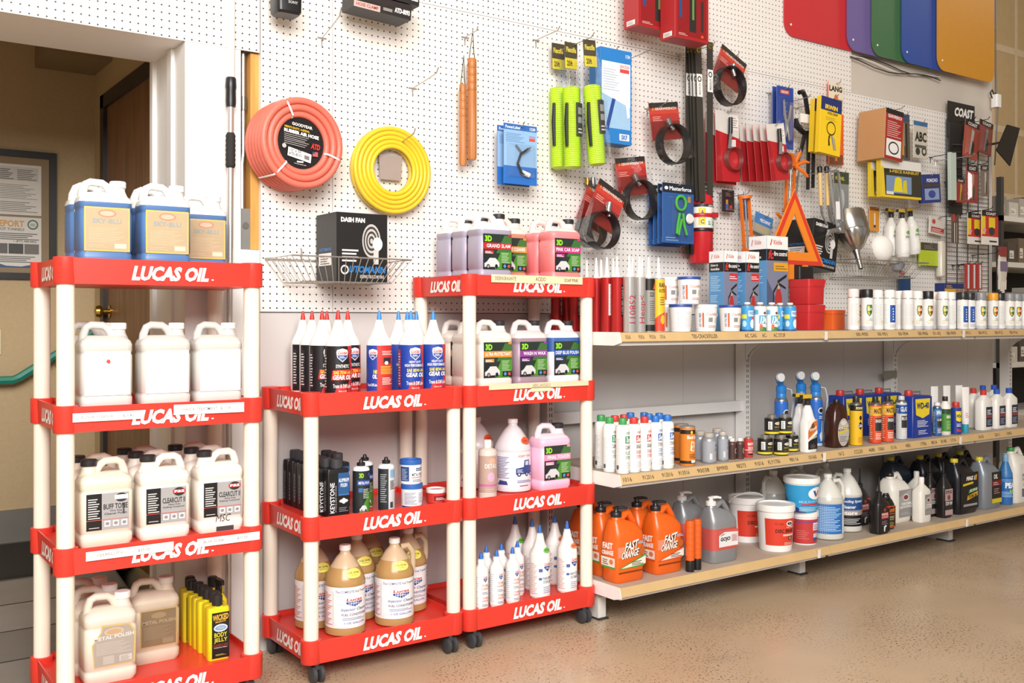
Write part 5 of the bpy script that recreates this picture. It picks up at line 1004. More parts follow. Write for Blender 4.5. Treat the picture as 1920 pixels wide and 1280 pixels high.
yl = aero(.029, .232, '#e8b820', '#2a2826', lambda c: (c.rect(0, 0, 1, 1, '#e8b820'), c.rect(0, .86, 1, 1, '#1c1a18'), c.txt('POWER', .34, .89, .72, .96, '#f0e0a0', bold=.03), c.poly([(.40, .48), (.54, .38), (.70, .48), (.54, .60)], '#1c1a18'), c.txt('CLEAN', .42, .45, .68, .52, '#f0f0e8', bold=.03), c.ell(.55, .68, .07, .06, '#1c1a18', 12), c.rect(.42, .06, .68, .2, '#d89a1c')), capr=.55, sh=.80)
B('yl', yl, 'cleaner_can', 'yellow aerosol can with black diamond beside the brown bottle', 1605, .48, z2, None, radians(-20), 'can')
ec = aero(.0285, .222, '#d8502c', '#2a2826', slider('MASTER', '#d8502c', '#e4b03a', '#2a1a14', 'ENGINE'), capr=.5, sh=.80)
B('ec', ec, 'engine_cleaner_can', 'red and yellow engine cleaner aerosol, left of two', 1641, .48, z2, None, radians(-22), 'can')
B('ec', ec, 'engine_cleaner_can', 'red and yellow engine cleaner aerosol, right of two', 1664, .485, z2, None, radians(-22), 'can')
B('bo', aero(.026, .215, '#c9ced4', '#c8ccd0', slider('GLASS', '#c9ced4', '#1f4f9a', '#e8eef4', 'BLUE'), capr=.6, sh=.84), 'brake_cleaner_can', 'silver and blue aerosol left of the big blue can', 1690, .46, z2, None, radians(-22), 'can')
def wdg(r):
    b = MB(); m = M('#1f3a94', .3, noise=.05); b.loft([(0, .16, .10, .012), (.205, .16, .10, .012), (.209, .154, .094, .01)], m); b.build('can', r, 45)
    b = caplathe(.02, .208, .236, M('#c8322e', .4), (-.045, 0, 0)); b.build('cap', r); b = MB(); b.tube([(-.01, 0, .208), (-.01, 0, .226), (.055, 0, .226), (.055, 0, .208)], .004, M('#b8bcc0', .3, .8), 6); b.build('carry_handle', r)
    c = Cv(.16, .205); wd(c); c.build(r, (0, -.05, 0))
J('wdg', wdg, 'oil_can', 'large blue WD-40 gallon can with red cap at the front', 1730, .48, z2, d=.10, cat='can', group='blue gallon cans')
for px, w_ in ((1602, 'left'), (1638, 'middle'), (1672, 'right')): J('wdg', wdg, 'oil_can', 'blue gallon can in the back row behind the aerosols, %s one' % w_, px, .27, z2, d=.10, cat='can', group='blue gallon cans')
B('bl', aero(.0215, .17, '#2a5c9c', '#e8e8e6', slider('SPRAY', '#2a5c9c', '#4a84b8', t2='LUBE'), capr=.7, sh=.84), 'lubricant_can', 'slim blue aerosol with white cap right of the big blue can', 1757, .475, z2, None, radians(-24), 'can')
B('go', cylbottle(.0275, .198, '#ece8e0', '#2c2a28', lambda c: (c.rect(0, 0, 1, 1, '#4a8a3a'), c.rect(0, .78, 1, 1, '#2c4a34'), c.txt('GOO', .40, .58, .66, .72, '#f0f0e0', bold=.05), c.lines(.4, .1, .68, .5, 6, '#a8cc90', .4)), .5, .74, .88, lz=(.1, .68)), 'remover_bottle', 'white bottle with green label and dark cap', 1772, .48, z2, None, radians(-24))
B('wc', aero(.0265, .165, '#1f3a94', '#c8322e', wdc, capr=.7, sh=.80), 'oil_spray_can', 'blue WD-40 spray can with red cap', 1792, .485, z2, None, radians(-24), 'can')
def sqz(r):
    b = MB(); b.loft([(.045, .034, .032, .015), (.06, .040, .034, .016), (.14, .042, .022, .01), (.228, .044, .004, .0015), (.24, .044, .003, .001)], M('#efece8', .4)); b.build('tube', r, 45)
    b = caplathe(.0165, 0, .046, M('#2a9ab4', .4)); b.build('cap', r)
    c = Cv(.038, .16); c.ell(.5, .72, .42, .16, '#d8603c', 18); c.ell(.5, .72, .3, .1, '#efece8', 14); c.lines(.2, .1, .8, .45, 6, '#d88a80', .4); o = c.build(r, (0, -.0168, .065)); o.rotation_euler = (radians(-6), 0, 0)
for px, d, t in ((1810, .485, 'white and orange squeeze tube standing on its teal cap in front'), (1798, .385, 'white squeeze tube behind the front one, right'), (1775, .36, 'white squeeze tube in the back row, middle'), (1752, .36, 'white squeeze tube in the back row, left')): B('sq', sqz, 'squeeze_tube', t, px, d, z2, 'white squeeze tubes', radians(-20), 'tube')
oq = lambda cap: flat(.098, .056, .215, '#efece6', cap, oil, .72, .28, .88, (.08, .58), (.28, .92))
for px, d, cap, t in ((1834, .385, '#c83a34', 'white quart bottle with red cap behind the front red capped one'), (1853, .49, '#c83a34', 'white quart bottle with red cap at the front'), (1878, .49, '#2a56b8', 'white quart bottle with blue cap, middle of the front row'), (1901, .49, '#2a56b8', 'white quart bottle with blue cap at the right end'), (1818, .30, '#2a56b8', 'white quart bottle with blue cap in the back row, left'), (1852, .28, '#2a56b8', 'white quart bottle with blue cap in the back row, middle'), (1872, .29, '#2a56b8', 'white quart bottle with blue cap in the back row, right')):
    J('oq' + cap, oq(cap), 'fluid_bottle', t, px, d, z2, d=.056, cat='bottle', group='white quart bottles')
# ---- bottom shelf
def fo(acc):
    base = hjug(.15, .10, .29, '#e5641d', '#202022', fastorange(acc), -.24, (.10, .60), (.02, .99), '#202022', .25, 0, .022, 1.15)
    def fn(r): base(r); c = Cv(.085, .145); fastside(acc)(c); c.build(r, (-.075, .0, .03), -pi / 2, 'side_label')
    return fn
g = 'orange hand cleaner pump jugs'
J('fog', fo('#4a9a3c'), 'hand_cleaner_jug', 'orange pump jug with green striped label at the left front', 1184, .50, z3, group=g)
J('foo', fo('#d8502c'), 'hand_cleaner_jug', 'orange pump jug with red striped label right of the green labelled one', 1260, .50, z3, group=g)
J('fog', fo('#4a9a3c'), 'hand_cleaner_jug', 'orange pump jug behind the green labelled one', 0, .385, z3, 2.655, g)
J('foo', fo('#d8502c'), 'hand_cleaner_jug', 'orange pump jug behind the red labelled one', 0, .385, z3, 2.85, g)
J('fog', fo('#4a9a3c'), 'hand_cleaner_jug', 'orange pump jug at the back left corner past the rack', 0, .26, z3, 2.66, g)
def otube(r):
    b = MB(); b.lathe([(.0178, .046), (.0178, .20), (.0165, .206)], M('#e0601e', .4), 16)
    for k in range(6): b.lathe([(.0179, .06 + k * .024), (.0189, .066 + k * .024), (.0179, .072 + k * .024)], M('#e0601e', .4), 16, cap=False)
    b.build('tube', r); b = caplathe(.0175, 0, .046, BLK); b.build('cap', r)
for px, d, t in ((1291, .505, 'orange tube standing on a black cap, left of two'), (1307, .505, 'orange tube standing on a black cap, right of two')): B('ot', otube, 'orange_tube', t, px, d, z3, 'orange tubes', cat='tube')
def gj(r):
    hjug(.155, .10, .275, M('#9a9ca0', .35, .35, noise=.05), '#ece9e6', None, -.26, pump='#ece9e6', capr=.022)(r)
    b = MB(); b.loft([(.055, .1556, .1006, .0252), (.145, .1556, .1006, .0252)], M('#c8564f', .4)); b.build('red_band', r, 45)
    c = Cv(.12, .075); gojo(c); c.build(r, (.012, -.0508, .062))
J('gj', gj, 'soap_jug', 'silver GOJO pump jug with red band at the front', 1362, .495, z3, group='silver pump soap jugs')
J('gj', gj, 'soap_jug', 'silver pump jug standing behind the front GOJO jug', 1306, .335, z3, group='silver pump soap jugs')
dbk = tub(.081, .205, '#f2efec', '#f2efec', disc, .86, 1.7, (.14, .72), False, .14, 1.06); dbb = tub(.081, .205, '#f2efec', '#f2efec', disc, .86, 1.7, (.14, .72), True, .14, 1.06)
B('dbk', dbk, 'grease_bucket', 'white bucket with red DISC BRAKE label and handwritten price', 1454, .445, z3, None, radians(-30), 'bucket')
B('dbb', dbb, 'grease_bucket', 'white DISC BRAKE bucket with raised handle behind the front bucket', 1400, .245, z3, None, radians(-25), 'bucket')
B('rtb', tub(.060, .150, '#f0ecea', '#f0ecea', rtub, .88, 3., (.04, .78), False, .16, 1.05), 'grease_tub', 'small red and purple labelled tub under the blue bucket', 1508, .44, z3, None, radians(-30), 'tub')
B('vb', tub(.077, .155, '#e8eef2', '#f0eeea', valv, .84, 3.4, (.0, .80), False, .16, 1.06), 'grease_bucket', 'blue grease bucket with V emblem stacked on the small red tub', 1503, .44, z3 + .1515, None, radians(-42), 'bucket')
WATER = M('#b9b9b2', .2, noise=.05, kind=None); HAZE = M('#cbc9c0', .25, noise=.05)
cj = rjug(.070, .30, WATER, '#eceae6', None, .7, '#d6d4cc', handle=-1)
for px, d, t in ((1450, .215, 'clear round jug behind the DISC BRAKE bucket'), (1490, .11, 'clear round jug against the back panel, left'), (1546, .19, 'clear round jug behind the front coolant jug')): B('cj', cj, 'water_jug', t, px, d, z3, 'clear round jugs', 0, 'jug')
B('co', rjug(.073, .30, HAZE, '#f0eeea', bluelab, .66, '#dcdad2', 3.4, (.10, .56), 0, 1), 'coolant_jug', 'clear round jug with handle and blue printed label', 1560, .455, z3, None, radians(-34), 'jug')
B('cs', rjug(.070, .30, HAZE, '#f0eeea', coolsys, .60, '#dcdad2', 3.6, (.10, .56), 0, -1), 'cleaner_jug', 'round jug with blue and black Cooling System Cleaner label', 1606, .43, z3, None, radians(-44), 'jug')
DARK = M('#211e1e', .3, noise=.08)
J('mv', flat(.088, .06, .27, DARK, '#1b1a1b', marvel, .52, .25, .68, (.03, .50), (.08, .97), spout=True), 'oil_treatment_bottle', 'black bottle with tall spout and red label', 1642, .49, z3, d=.06, cat='bottle')
J('mv2', flat(.088, .06, .28, DARK, '#1b1a1b', marvel, .52, .25, .68, (.03, .50), (.08, .97), spout=True), 'oil_treatment_bottle', 'black spouted bottle behind the red labelled one', 1622, .36, z3, d=.06, cat='bottle')
def gk_(r): hjug(.085, .058, .185, DARK, '#1b1a1b', gunk, 0.0, (.05, .62), (.05, .97), capr=.013, hs=.7)(r)
J('gnk', gk_, 'jack_oil_bottle', 'small black bottle with orange framed label', 1670, .495, z3, d=.058, cat='bottle')
OFFW = M('#e9e4da', .38, noise=.05)
J('aw', hjug(.165, .11, .265, OFFW, '#26241f', autolab, -.2, (.10, .62), (.28, .99)), 'fluid_jug', 'white jug with grey label and dark cap beside the black bottles', 1694, .43, z3, d=.11)
J('aq', flat(.095, .06, .225, OFFW, '#f0ece6', autolab, .68, .25, .86, (.16, .62), (.34, .97)), 'fluid_bottle', 'white quart bottle with grey label in front', 1737, .49, z3, d=.06, cat='bottle')
J('aq', flat(.095, .06, .225, OFFW, '#f0ece6', autolab, .68, .25, .86, (.16, .62), (.34, .97)), 'fluid_bottle', 'white quart bottle behind the front quart bottle', 1728, .36, z3, d=.06, cat='bottle')
def pinkl(c): c.rect(0, .55, 1, 1, '#b89a98'); c.rect(0, .2, 1, .55, '#2a2628'); c.txt('BYPASS', .1, .82, .9, .95, '#2a2226', bold=.03); c.ell(.5, .68, .2, .1, '#7a4a50', 14); c.txt('STOP 10W', .06, .38, .94, .52, '#eceaea', bold=.03); c.rect(0, 0, 1, .2, '#b89a98')
for px, d, t in ((1757, .44, 'tall black bottle with pink label, left of two'), (1775, .48, 'tall black bottle with pink label, right of two')): J('pl', flat(.075, .06, .285, DARK, '#1b1a1b', pinkl, .55, .3, .74, (.05, .52), (.05, .97), spout=True), 'stop_leak_bottle', t, px, d, z3, d=.06, cat='bottle', group='tall black bottles')
J('mg', hjug(.185, .115, .31, M('#1b1c22', .28, noise=.06), '#d8c832', mag1, -.25, (.08, .70), (.08, .98)), 'motor_oil_jug', 'black MAG 1 motor oil gallon with yellow cap in front', 1817, .49, z3, d=.115)
J('sv', hjug(.17, .11, .30, M('#8d939c', .35, .3, noise=.05), '#e0cc30', silverlab, -.28, (.10, .66), (.40, .97)), 'motor_oil_jug', 'silver grey oil jug with yellow cap and dark label', 1863, .49, z3, d=.11)
B('pe', cylbottle(.036, .275, '#3a78b4', '#7ab0d8', peak, .4, .62, .86, lz=(.06, .56)), 'washer_fluid_bottle', 'blue PEAK bottle with pale neck', 1889, .45, z3, None, radians(-25))
J('ro', hjug(.18, .115, .33, OFFW, '#3f9a52', rotella, -.25, (.08, .66), (.25, .98)), 'motor_oil_jug', 'white ROTELLA oil jug at the right edge', 1918, .49, z3, d=.115)
BJ = hjug(.17, .11, .30, M('#1b1c22', .28, noise=.06), '#d8c832', None, -.25); NJ = hjug(.17, .11, .30, M('#2c3848', .3, noise=.06), '#d8c832', None, -.25)
J('nj', NJ, 'motor_oil_jug', 'navy jug with yellow cap at the back beside the upright', 1702, .21, z3, d=.11)
for px, t in ((1752, 'left'), (1781, 'middle'), (1813, 'right')): J('bj', BJ, 'motor_oil_jug', 'black jug with yellow cap in the back row, %s of three' % t, px, .27, z3, d=.11, group='black back row jugs')
J('wjb', hjug(.17, .11, .33, M('#a9aaa6', .3), '#8a8a86', None, -.2), 'water_jug', 'pale clear jug at the back under the middle shelf', 1800, .13, z3, d=.11)
# ---- settle: nudge neighbouring goods a few millimetres apart so that nothing interpenetrates
bpy.context.view_layer.update()
IT = []
for r in SHELF:
    c_, s_ = cos(r.rotation_euler.z), sin(r.rotation_euler.z); xs, ys, zs = [], [], []
    if r.name.split('.')[0].split('_')[-1] in ('can', 'tub', 'bucket', 'tube', 'bottle', 'jug'):
        bb = [v for ch in r.children if ch.name.split('.')[0] in ('body', 'can', 'tub', 'tube') for v in ch.bound_box]
        if bb and abs(max(abs(v[0]) for v in bb) - max(abs(v[1]) for v in bb)) < .004: c_, s_ = 1, 0
    for ch in r.children:
        if ch.name.split('.')[0] in ('bail_handle', 'label', 'front_print', 'side_print', 'round_sticker', 'side_label', 'marker_note'): continue
        for v in ch.bound_box: xs.append(v[0] * c_ - v[1] * s_); ys.append(v[0] * s_ + v[1] * c_); zs.append(v[2])
    rnd = r.name.split('.')[0] not in ('fuel_treatment_jug',) and abs((max(xs) - min(xs)) - (max(ys) - min(ys))) < .006 and abs(max(xs) + min(xs)) < .004
    if r.name.startswith('fuel_treatment') or r.name.startswith('water_jug') or r.name.startswith('coolant'): rnd = True
    IT.append([r, min(xs), max(xs), min(ys), max(ys), r.location.z + min(zs) + .002, r.location.z + max(zs) - .002, rnd, r.location.x, r.location.y])
RC = (.871, 1.615, 2.227); GAP = .003
posts = [(xc + a * .272, RY + b_ * .1725) for xc in RC for a in (-1, 1) for b_ in (-1, 1)]
for it in range(260):
    mv_ = 0
    for i, A in enumerate(IT):
        for B_ in IT[i + 1:]:
            if abs(A[8] - B_[8]) > .25 or A[5] > B_[6] or B_[5] > A[6]: continue
            if A[7] and B_[7]:
                ra = (A[2] - A[1]) / 2 if not A[0].name.startswith(('fuel', 'water', 'cool')) else (A[4] - A[3]) / 2; rb = (B_[2] - B_[1]) / 2 if not B_[0].name.startswith(('fuel', 'water', 'cool')) else (B_[4] - B_[3]) / 2
                dx, dy = B_[8] - A[8], B_[9] - A[9]; dd = math.hypot(dx, dy) or 1e-6; pen = ra + rb + .0045 - dd
                if pen > 0:
                    q = pen / 2 / dd; A[8] -= dx * q; A[9] -= dy * q; B_[8] += dx * q; B_[9] += dy * q; mv_ += 1
            else:
                px_ = min(A[8] + A[2], B_[8] + B_[2]) - max(A[8] + A[1], B_[8] + B_[1]) + GAP
                py_ = min(A[9] + A[4], B_[9] + B_[4]) - max(A[9] + A[3], B_[9] + B_[3]) + GAP
                if px_ > 0 and py_ > 0:
                    k = 8 if px_ < py_ else 9; pen = min(px_, py_) / 2; sg = 1 if B_[k] + (B_[k - 7 if k == 8 else 3] + B_[2 if k == 8 else 4]) / 2 > A[k] + (A[k - 7 if k == 8 else 3] + A[2 if k == 8 else 4]) / 2 else -1
                    A[k] -= sg * pen; B_[k] += sg * pen; mv_ += 1
    for A in IT:
        if A[8] < 2.53:
            xc = min(RC, key=lambda q: abs(q - A[8])); lo, hi, f0, b0 = xc - .28, xc + .28, RY - .192, RY + .192
            for qx, qy in posts:
                if A[7]:
                    ra = (A[4] - A[3]) / 2; dx, dy = A[8] - qx, A[9] - qy; dd = math.hypot(dx, dy); pen = ra + .0352 - dd
                    if pen > 0: A[8] += dx / dd * pen; A[9] += dy / dd * pen
                else:
                    ox = min(A[8] + A[2], qx + .035) - max(A[8] + A[1], qx - .035); oy = min(A[9] + A[4], qy + .035) - max(A[9] + A[3], qy - .035)
                    if ox > 0 and oy > 0:
                        if ox < oy: A[8] += ox if A[8] > qx else -ox
                        else: A[9] += oy if A[9] > qy else -oy
        else: lo, hi, f0, b0 = 2.545, 99, -.538, -.070
        A[8] = min(max(A[8], lo - A[1]), hi - A[2]); A[9] = min(max(A[9], f0 - A[3]), b0 - A[4])
    if not mv_: break
for A in IT: A[0].location.x = A[8]; A[0].location.y = A[9]

# ================================================================ goods hung on the pegboard
WIRE = M('#b9b4ac', .3, .8)
def hook(px, py, L, what, rise=.25, m=WIRE, d=0):
    def fn(r):
        b = MB(); b.tube([(0, .001, -.012), (0, -.006, 0), (0, -L * .5, L * rise * .35), (0, -L * .92, L * rise * .75), (0, -L, L * rise + .012)], .0023, m, 6); b.build('prong', r)
        b = MB(); b.tube([(-.018, -.005, 0), (.018, -.005, 0)], .002, m, 6); b.tube([(0, -.005, 0), (0, -.004, -.032)], .002, m, 6); b.build('back_wire', r)
    put('hook%.3f%.2f%d' % (L, rise, m is BLK), fn, 'peg_hook', 'wire peg hook ' + what, 'hook', (X(px, d), -.003, Zp(px, py, d) - d * rise * .8), 0, 'pegboard wire hooks')
def rw(x0, x1, y0, y1, d):
    xm, ym = (x0 + x1) / 2, (y0 + y1) / 2; return X(x0, d), X(x1, d), Zp(xm, y1, d), Zp(xm, y0, d)
def pack(rect, d, name, label, cat, card, art=None, tilt=0, thick=.003, blister=None, extra=None, group=None, tabz=0, hk=True):
    """carded pack hung on a hook: card, print, optional clear blister (x0,z0,x1,z1,depth in fractions / metres)"""
    x0, x1, z0, z1 = rw(*rect, d); w, h = x1 - x0, z1 - z0
    def fn(r):
        b = MB(); b.loft([(-h, w, thick, .001), (0, w, thick, .001)], M(card, .4, noise=.04), k=2); b.build('card', r, 0)
        if art: c = Cv(w, h); art(c); c.build(r, (0, -thick / 2, -h), name='print')
        if blister:
            a, e, q, g_, dp = blister; b = MB(); cx = (a + q - 1) / 2 * w; sx = (q - a) * w; zz = lambda k: -h + k * h
            n = MB(); vs = []
            for y, ins in ((-thick / 2 - .0008, 0), (-thick / 2 - dp, .12)):
                for x, z in ((a + ins * (q - a), e + ins * (g_ - e)), (q - ins * (q - a), e + ins * (g_ - e)), (q - ins * (q - a), g_ - ins * (g_ - e)), (a + ins * (q - a), g_ - ins * (g_ - e))): vs.append(((x - .5) * w, y, zz(z)))
            n.add(vs, [(0, 1, 5, 4), (1, 2, 6, 5), (2, 3, 7, 6), (3, 0, 4, 7), (4, 5, 6, 7)], CLEAR); n.build('blister', r, 0)
        if extra: extra(r, w, h)
    o = put(None, fn, name, label, cat, ((x0 + x1) / 2, -d, z1 + tabz), 0, group); o.rotation_euler = (0, radians(tilt), 0)
    if hk and 'grid' not in label and not any(q in label for q in ('rear', 'second', 'third', 'middle red', 'fourth')):
        hook((rect[0] + rect[2 - 1]) / 2, rect[2] + 3, d + .03, ' '.join(('behind the ' + label).split()[:12]), .05, WIRE, d)
    return o
def metal(h='#b4b4b6'): return M(h, .25, .9)
# --- bare hooks
for px, py, L, w, rs, d in ((602, 72, .17, 'with nothing on it, high at the left', .35, 0), (772, 166, .20, 'with nothing on it, left of the wooden clubs', .15, 0), (1003, 76, .17, 'with nothing on it, left of the lime hoses', .05, 0), (1176, 112, .16, 'with nothing on it, right of the blue carton', .08, 0), (1618, 288, .1, 'with nothing on it, left of the brown carton', .05, 0), (1752, 302, .25, 'with nothing on it, near the black display grid', 0, 0), (742, 272, .15, 'holding the yellow hose coil', .2, 0),
    (885, 62, .1, 'holding the wooden clubs', .1, .06), (1075, 84, .27, 'holding the lime spring hoses', .05, .135), (1147, 98, .16, 'holding the blue carton', .08, .12), (1500, 186, .14, 'holding the black clamp tool', .04, .075), (1550, 188, .27, 'holding the yellow boxed pliers', .04, .2), (1668, 208, .23, 'holding the brown carton', .02, .14), (1396, 364, .15, 'holding the orange caulking gun', .05, .12), (1484, 292, .18, 'holding the pair of orange caulking guns', .05, .15), (1305, 92, .17, 'holding the bundle of dark straps', .03, .12), (1331, 86, .15, 'holding the single dark strap', .03, .12), (1545, 322, .24, 'holding the wooden handled brushes', .03, .2), (1563, 319, .27, 'holding the chrome lever tool', .03, .24), (1668, 392, .09, 'behind the left white spray bottle', .03, .05), (1693, 394, .17, 'behind the middle white spray bottle', .03, .13), (1714, 390, .1, 'behind the right white spray bottle', .03, .06), (1764, 430, .08, 'holding the clear plastic roll', .03, .05)):
    hook(px, py, L, w, rs, WIRE, d)
# --- speaker, boxes near the top edge
def spk(r):
    b = MB(); b.loft([(0, .078, .07, .012), (.008, .088, .085, .014), (.10, .092, .09, .014), (.11, .085, .08, .012)], BLK); b.build('cabinet', r, 40)
    c = Cv(.05, .014); c.txt('SONY', .15, .2, .85, .9, '#b8b8b8', bold=.02); c.build(r, (.008, -.0452, .03), name='lettering')
    b = MB(); b.tube([(-.02, .03, .02), (-.02, .05, .05), (-.02, .098, .07)], .004, BLK, 6); b.build('bracket', r)
put(None, spk, 'wall_speaker', 'small black speaker at the top edge of the pegboard', 'speaker', (X(536, .1), -.10, Zp(536, 30, .1)))
def abox(t):
    def fn(r):
        carton(.235, .10, .055, '#1f1a1a', lambda c: (c.rect(0, .55, 1, 1, '#2a2020'), c.rect(0, 0, .45, .4, '#c8a8a0'), c.txt('HOSE CLAMP', .04, .1, .42, .32, '#8a2a24', bold=.02), c.txt(t, .70, .25, .97, .6, '#f0ece8', bold=.04), c.rect(.5, .2, .66, .4, '#8a827a')))(r)
    return fn
put(None, abox('ATD-8093'), 'tool_box', 'lower black tool carton at the top edge beside the speaker', 'box', (X(706, .12), -.12, Zp(706, 31, .12)), 0, None, (0, radians(3), 0))
put(None, abox('ATD-8083'), 'tool_box', 'upper black tool carton at the top edge', 'box', (X(722, .12), -.12, Zp(706, 31, .12) + .058), 0, None, (0, radians(3), 0))
for (a, e, y0, w_) in ((1183, 1258, 60, 'left'), (1252, 1315, 80, 'right')):
    x0, x1, za, zb = rw(a, e, -110, y0, .14 if w_ == 'left' else .24)
    def rb(r, w=x1 - x0):
        carton(w, .09, .30, '#a31f22', lambda c: (c.rect(.08, .05, .92, .97, '#8a191c'), c.rect(.42, .12, .62, .9, '#2c2624'), c.rect(.5, .3, .56, .8, '#6a8a4a'), c.rect(.76, .15, .84, .6, '#3a2a28'), c.rect(.12, .3, .2, .85, '#2c4a7c'), c.ell(.8, .08, .04, .02, '#d8602c', 10), c.lines(.1, .05, .36, .09, 2, '#d8b0a8', .4)), lambda c: (c.rect(0, 0, 1, 1, '#a31f22'), c.rect(.2, .03, .8, .1, '#e8e0dc'), c.lines(.25, .04, .75, .09, 5, '#3a3030', .4)))(r)
    put(None, rb, 'tool_carton', 'red tool carton hanging at the top edge, %s one' % w_, 'box', ((x0 + x1) / 2, -.14 if w_ == 'left' else -.24, za))
# --- hose coils
def ring(b, R, y, r, m, seg=40): b.tube([(R * cos(2 * pi * k / seg), y, R * sin(2 * pi * k / seg)) for k in range(seg)], r, m, 8, 1., True)
def rhose(r):
    m = M('#d9705e', .45, noise=.06, scale=25)
    b = MB()
    for k in range(6): ring(b, .148, -.012 - k * .0235, .0125, m)
    b.build('outer_coils', r, 60)
    b = MB(); ring(b, .124, -.128, .0125, m); ring(b, .102, -.120, .012, m); ring(b, .124, -.10, .0125, m); ring(b, .102, -.096, .012, m); b.build('inner_coils', r, 60)
    b = MB(); b.lathe([(.093, -.004), (.093, 0)], M('#191516', .4), 32, (0, -.118, 0), 'y'); b.build('label_disc', r, 30)
    c = Cv(.18, .18); ti = .12
    def T(t, x0, z0, x1, z1, m_, **k): c.txt(t, x0, z0, x1, z1, m_, up=-ti * (x1 - x0), **k)
    T('GOODYEAR', .30, .84, .74, .90, '#f0ece8', bold=.03); T('HEAVY-DUTY, 4-SPIRAL', .14, .775, .68, .825, '#e8b82c', bold=.03); T('RUBBER AIR HOSE', .13, .695, .88, .765, '#f4f2f0', bold=.045)
    for k in range(6): c.poly([(.13, .655 - k * .036), (.66 - .04 * (k % 3), .60 - k * .036), (.66 - .04 * (k % 3), .612 - k * .036), (.13, .667 - k * .036)], '#a8a4a2'); c.l -= 1
    T('ATD', .70, .42, .90, .53, '#d0342c', sl=.2, bold=.05); c.poly([(.20, .24), (.70, .13), (.72, .30), (.22, .41)], '#f0eeec'); c.l += 1; T('1/2\" x 50\'', .24, .33, .50, .385, '#2a2624', bold=.02); T('ATD-8212', .23, .26, .50, .315, '#2a2624', bold=.02); c.poly([(.56, .20), (.67, .18), (.67, .26), (.56, .28)], '#7a7672'); c.rect(.74, .27, .86, .36, '#b85a5c'); c.rect(.74, .32, .79, .36, '#3a4a7c'); c.ell(.13, .42, .045, .045, '#b8b4b0', 14); T('www.goodyear.com', .34, .09, .60, .115, '#e8e4e0'); c.rect(.40, .12, .54, .15, '#e8e4e0')
    c.build(r, (0, -.1222, -.09), name='label')
    for a in (115, 228, -18):
        a = radians(a); b = MB(); P = lambda R, y: (R * cos(a), y, R * sin(a)); b.tube([P(.092, -.128), P(.10, -.142), P(.125, -.1425), P(.150, -.140), P(.1625, -.128), P(.1625, -.06), P(.161, -.012)], .0035, WHT, 6, .5); b.build('cable_tie', r)
put(None, rhose, 'rubber_hose_coil', 'coiled red rubber air hose with black round label', 'hose', (X(556, .125) + .006, -.006, Zp(556, 268, .125)), 0, None, (0, 0, radians(5)))
def yhose(r):
    m = M('#e6c32a', .4, noise=.05); b = MB()
    for k, R in enumerate((.158, .141, .124, .107, .091)): ring(b, R, -.038 - .001 * k, .0092, m); ring(b, R, -.016, .0092, m)
    b.build('coils', r, 60)
    b = MB(); b.loft([(-.035, .09, .006, .002), (.06, .10, .006, .002)], M('#a8968c', .5), (0, -.02, 0)); b.build('insert_card', r, 0)
    b = MB(); vs = [(-.165, -.045, -.20), (.14, -.046, -.20), (.155, -.047, .0), (.14, -.045, .15), (-.14, -.045, .155), (-.165, -.046, 0)]
    b.add(vs, [(0, 1, 2, 3, 4, 5)], CLEAR); b.build('clear_bag', r, 0)
put(None, yhose, 'air_hose_coil', 'coiled yellow air hose in a clear bag', 'hose', (X(733, .03), -.006, Zp(733, 320, .03)))
# --- wooden clubs
def club(L, R, n):
    def fn(r):
        b = MB(); w_ = wood('#a8602c', '#c9864a', 30); pr = [(R * .8, -L), (R, -L + .01)] 
        for k in range(n): z = -.13 + k * .03; pr += [(R, z - .003), (R * .9, z), (R, z + .003)]
        pr.sort(key=lambda q: q[1]); pr += [(R, -.004), (R * .8, 0)]
        b.lathe(pr, w_, 16); b.build('stick', r, 50)
        b = MB(); b.tube([(-R, 0, -.03), (-R * .6, -.004, .03), (.004, 0, .115), (R * .6, .004, .03), (R, 0, -.03)], .0016, BLK, 6); b.build('wrist_cord', r)
    return fn
for px, py, L, R, t in ((868, 158, .325, .0145, 'slim wooden club hanging by a black cord, left of the pair'), (885, 110, .405, .0185, 'thick wooden club hanging by a black cord, right of the pair')):
    put(None, club(L, R, 4), 'wooden_club', t, 'club', (X(px, .06), -.06, Zp(px, py, .06)), 0, 'hanging wooden clubs')
# --- lubricator packs, hoses, carton
def plub(c): c.rect(0, 0, 1, 1, '#8fb6de'); c.rect(0, .90, 1, 1, '#3566b0'); c.txt('PowerLuber', .05, .92, .5, .97, '#e8f0fa', bold=.02); c.txt('1230', .78, .92, .95, .97, '#e8f0fa', bold=.02); c.rect(.0, 0, 1, .30, '#2a6cbc'); c.lines(.06, .70, .62, .86, 6, '#5a7cb0', .3); c.rect(.76, .74, .94, .79, '#d0504a'); c.txt('LINCOLN', .76, .80, .94, .83, '#c04a44')
def plx(r, w, h):
    b = MB(); b.tube([(-.03, -.012, -h * .35), (.0, -.016, -h * .48), (.025, -.018, -h * .42), (.04, -.016, -h * .37)], .004, metal(), 6); b.tube([(.03, -.016, -h * .40), (-.01, -.018, -h * .50), (-.025, -.018, -h * .66), (-.005, -.018, -h * .82), (.03, -.016, -h * .84)], .005, BLK, 8); b.build('grease_hose', r)
    b = MB(); b.tube([(.0, -.014, -h * .80), (.035, -.014, -h * .84)], .010, WHT, 8); b.build('coupler', r)
pack((932, 992, 238, 348), .07, 'lubricator_pack', 'blue lubricator hose pack, rear one of the pair', 'pack', '#3566b0', plub, 0)
pack((944, 1006, 234, 346), .11, 'lubricator_pack', 'blue lubricator hose pack with coiled hose, front one', 'pack', '#3566b0', plub, 0, .003, (.08, .1, .92, .68, .03), plx)
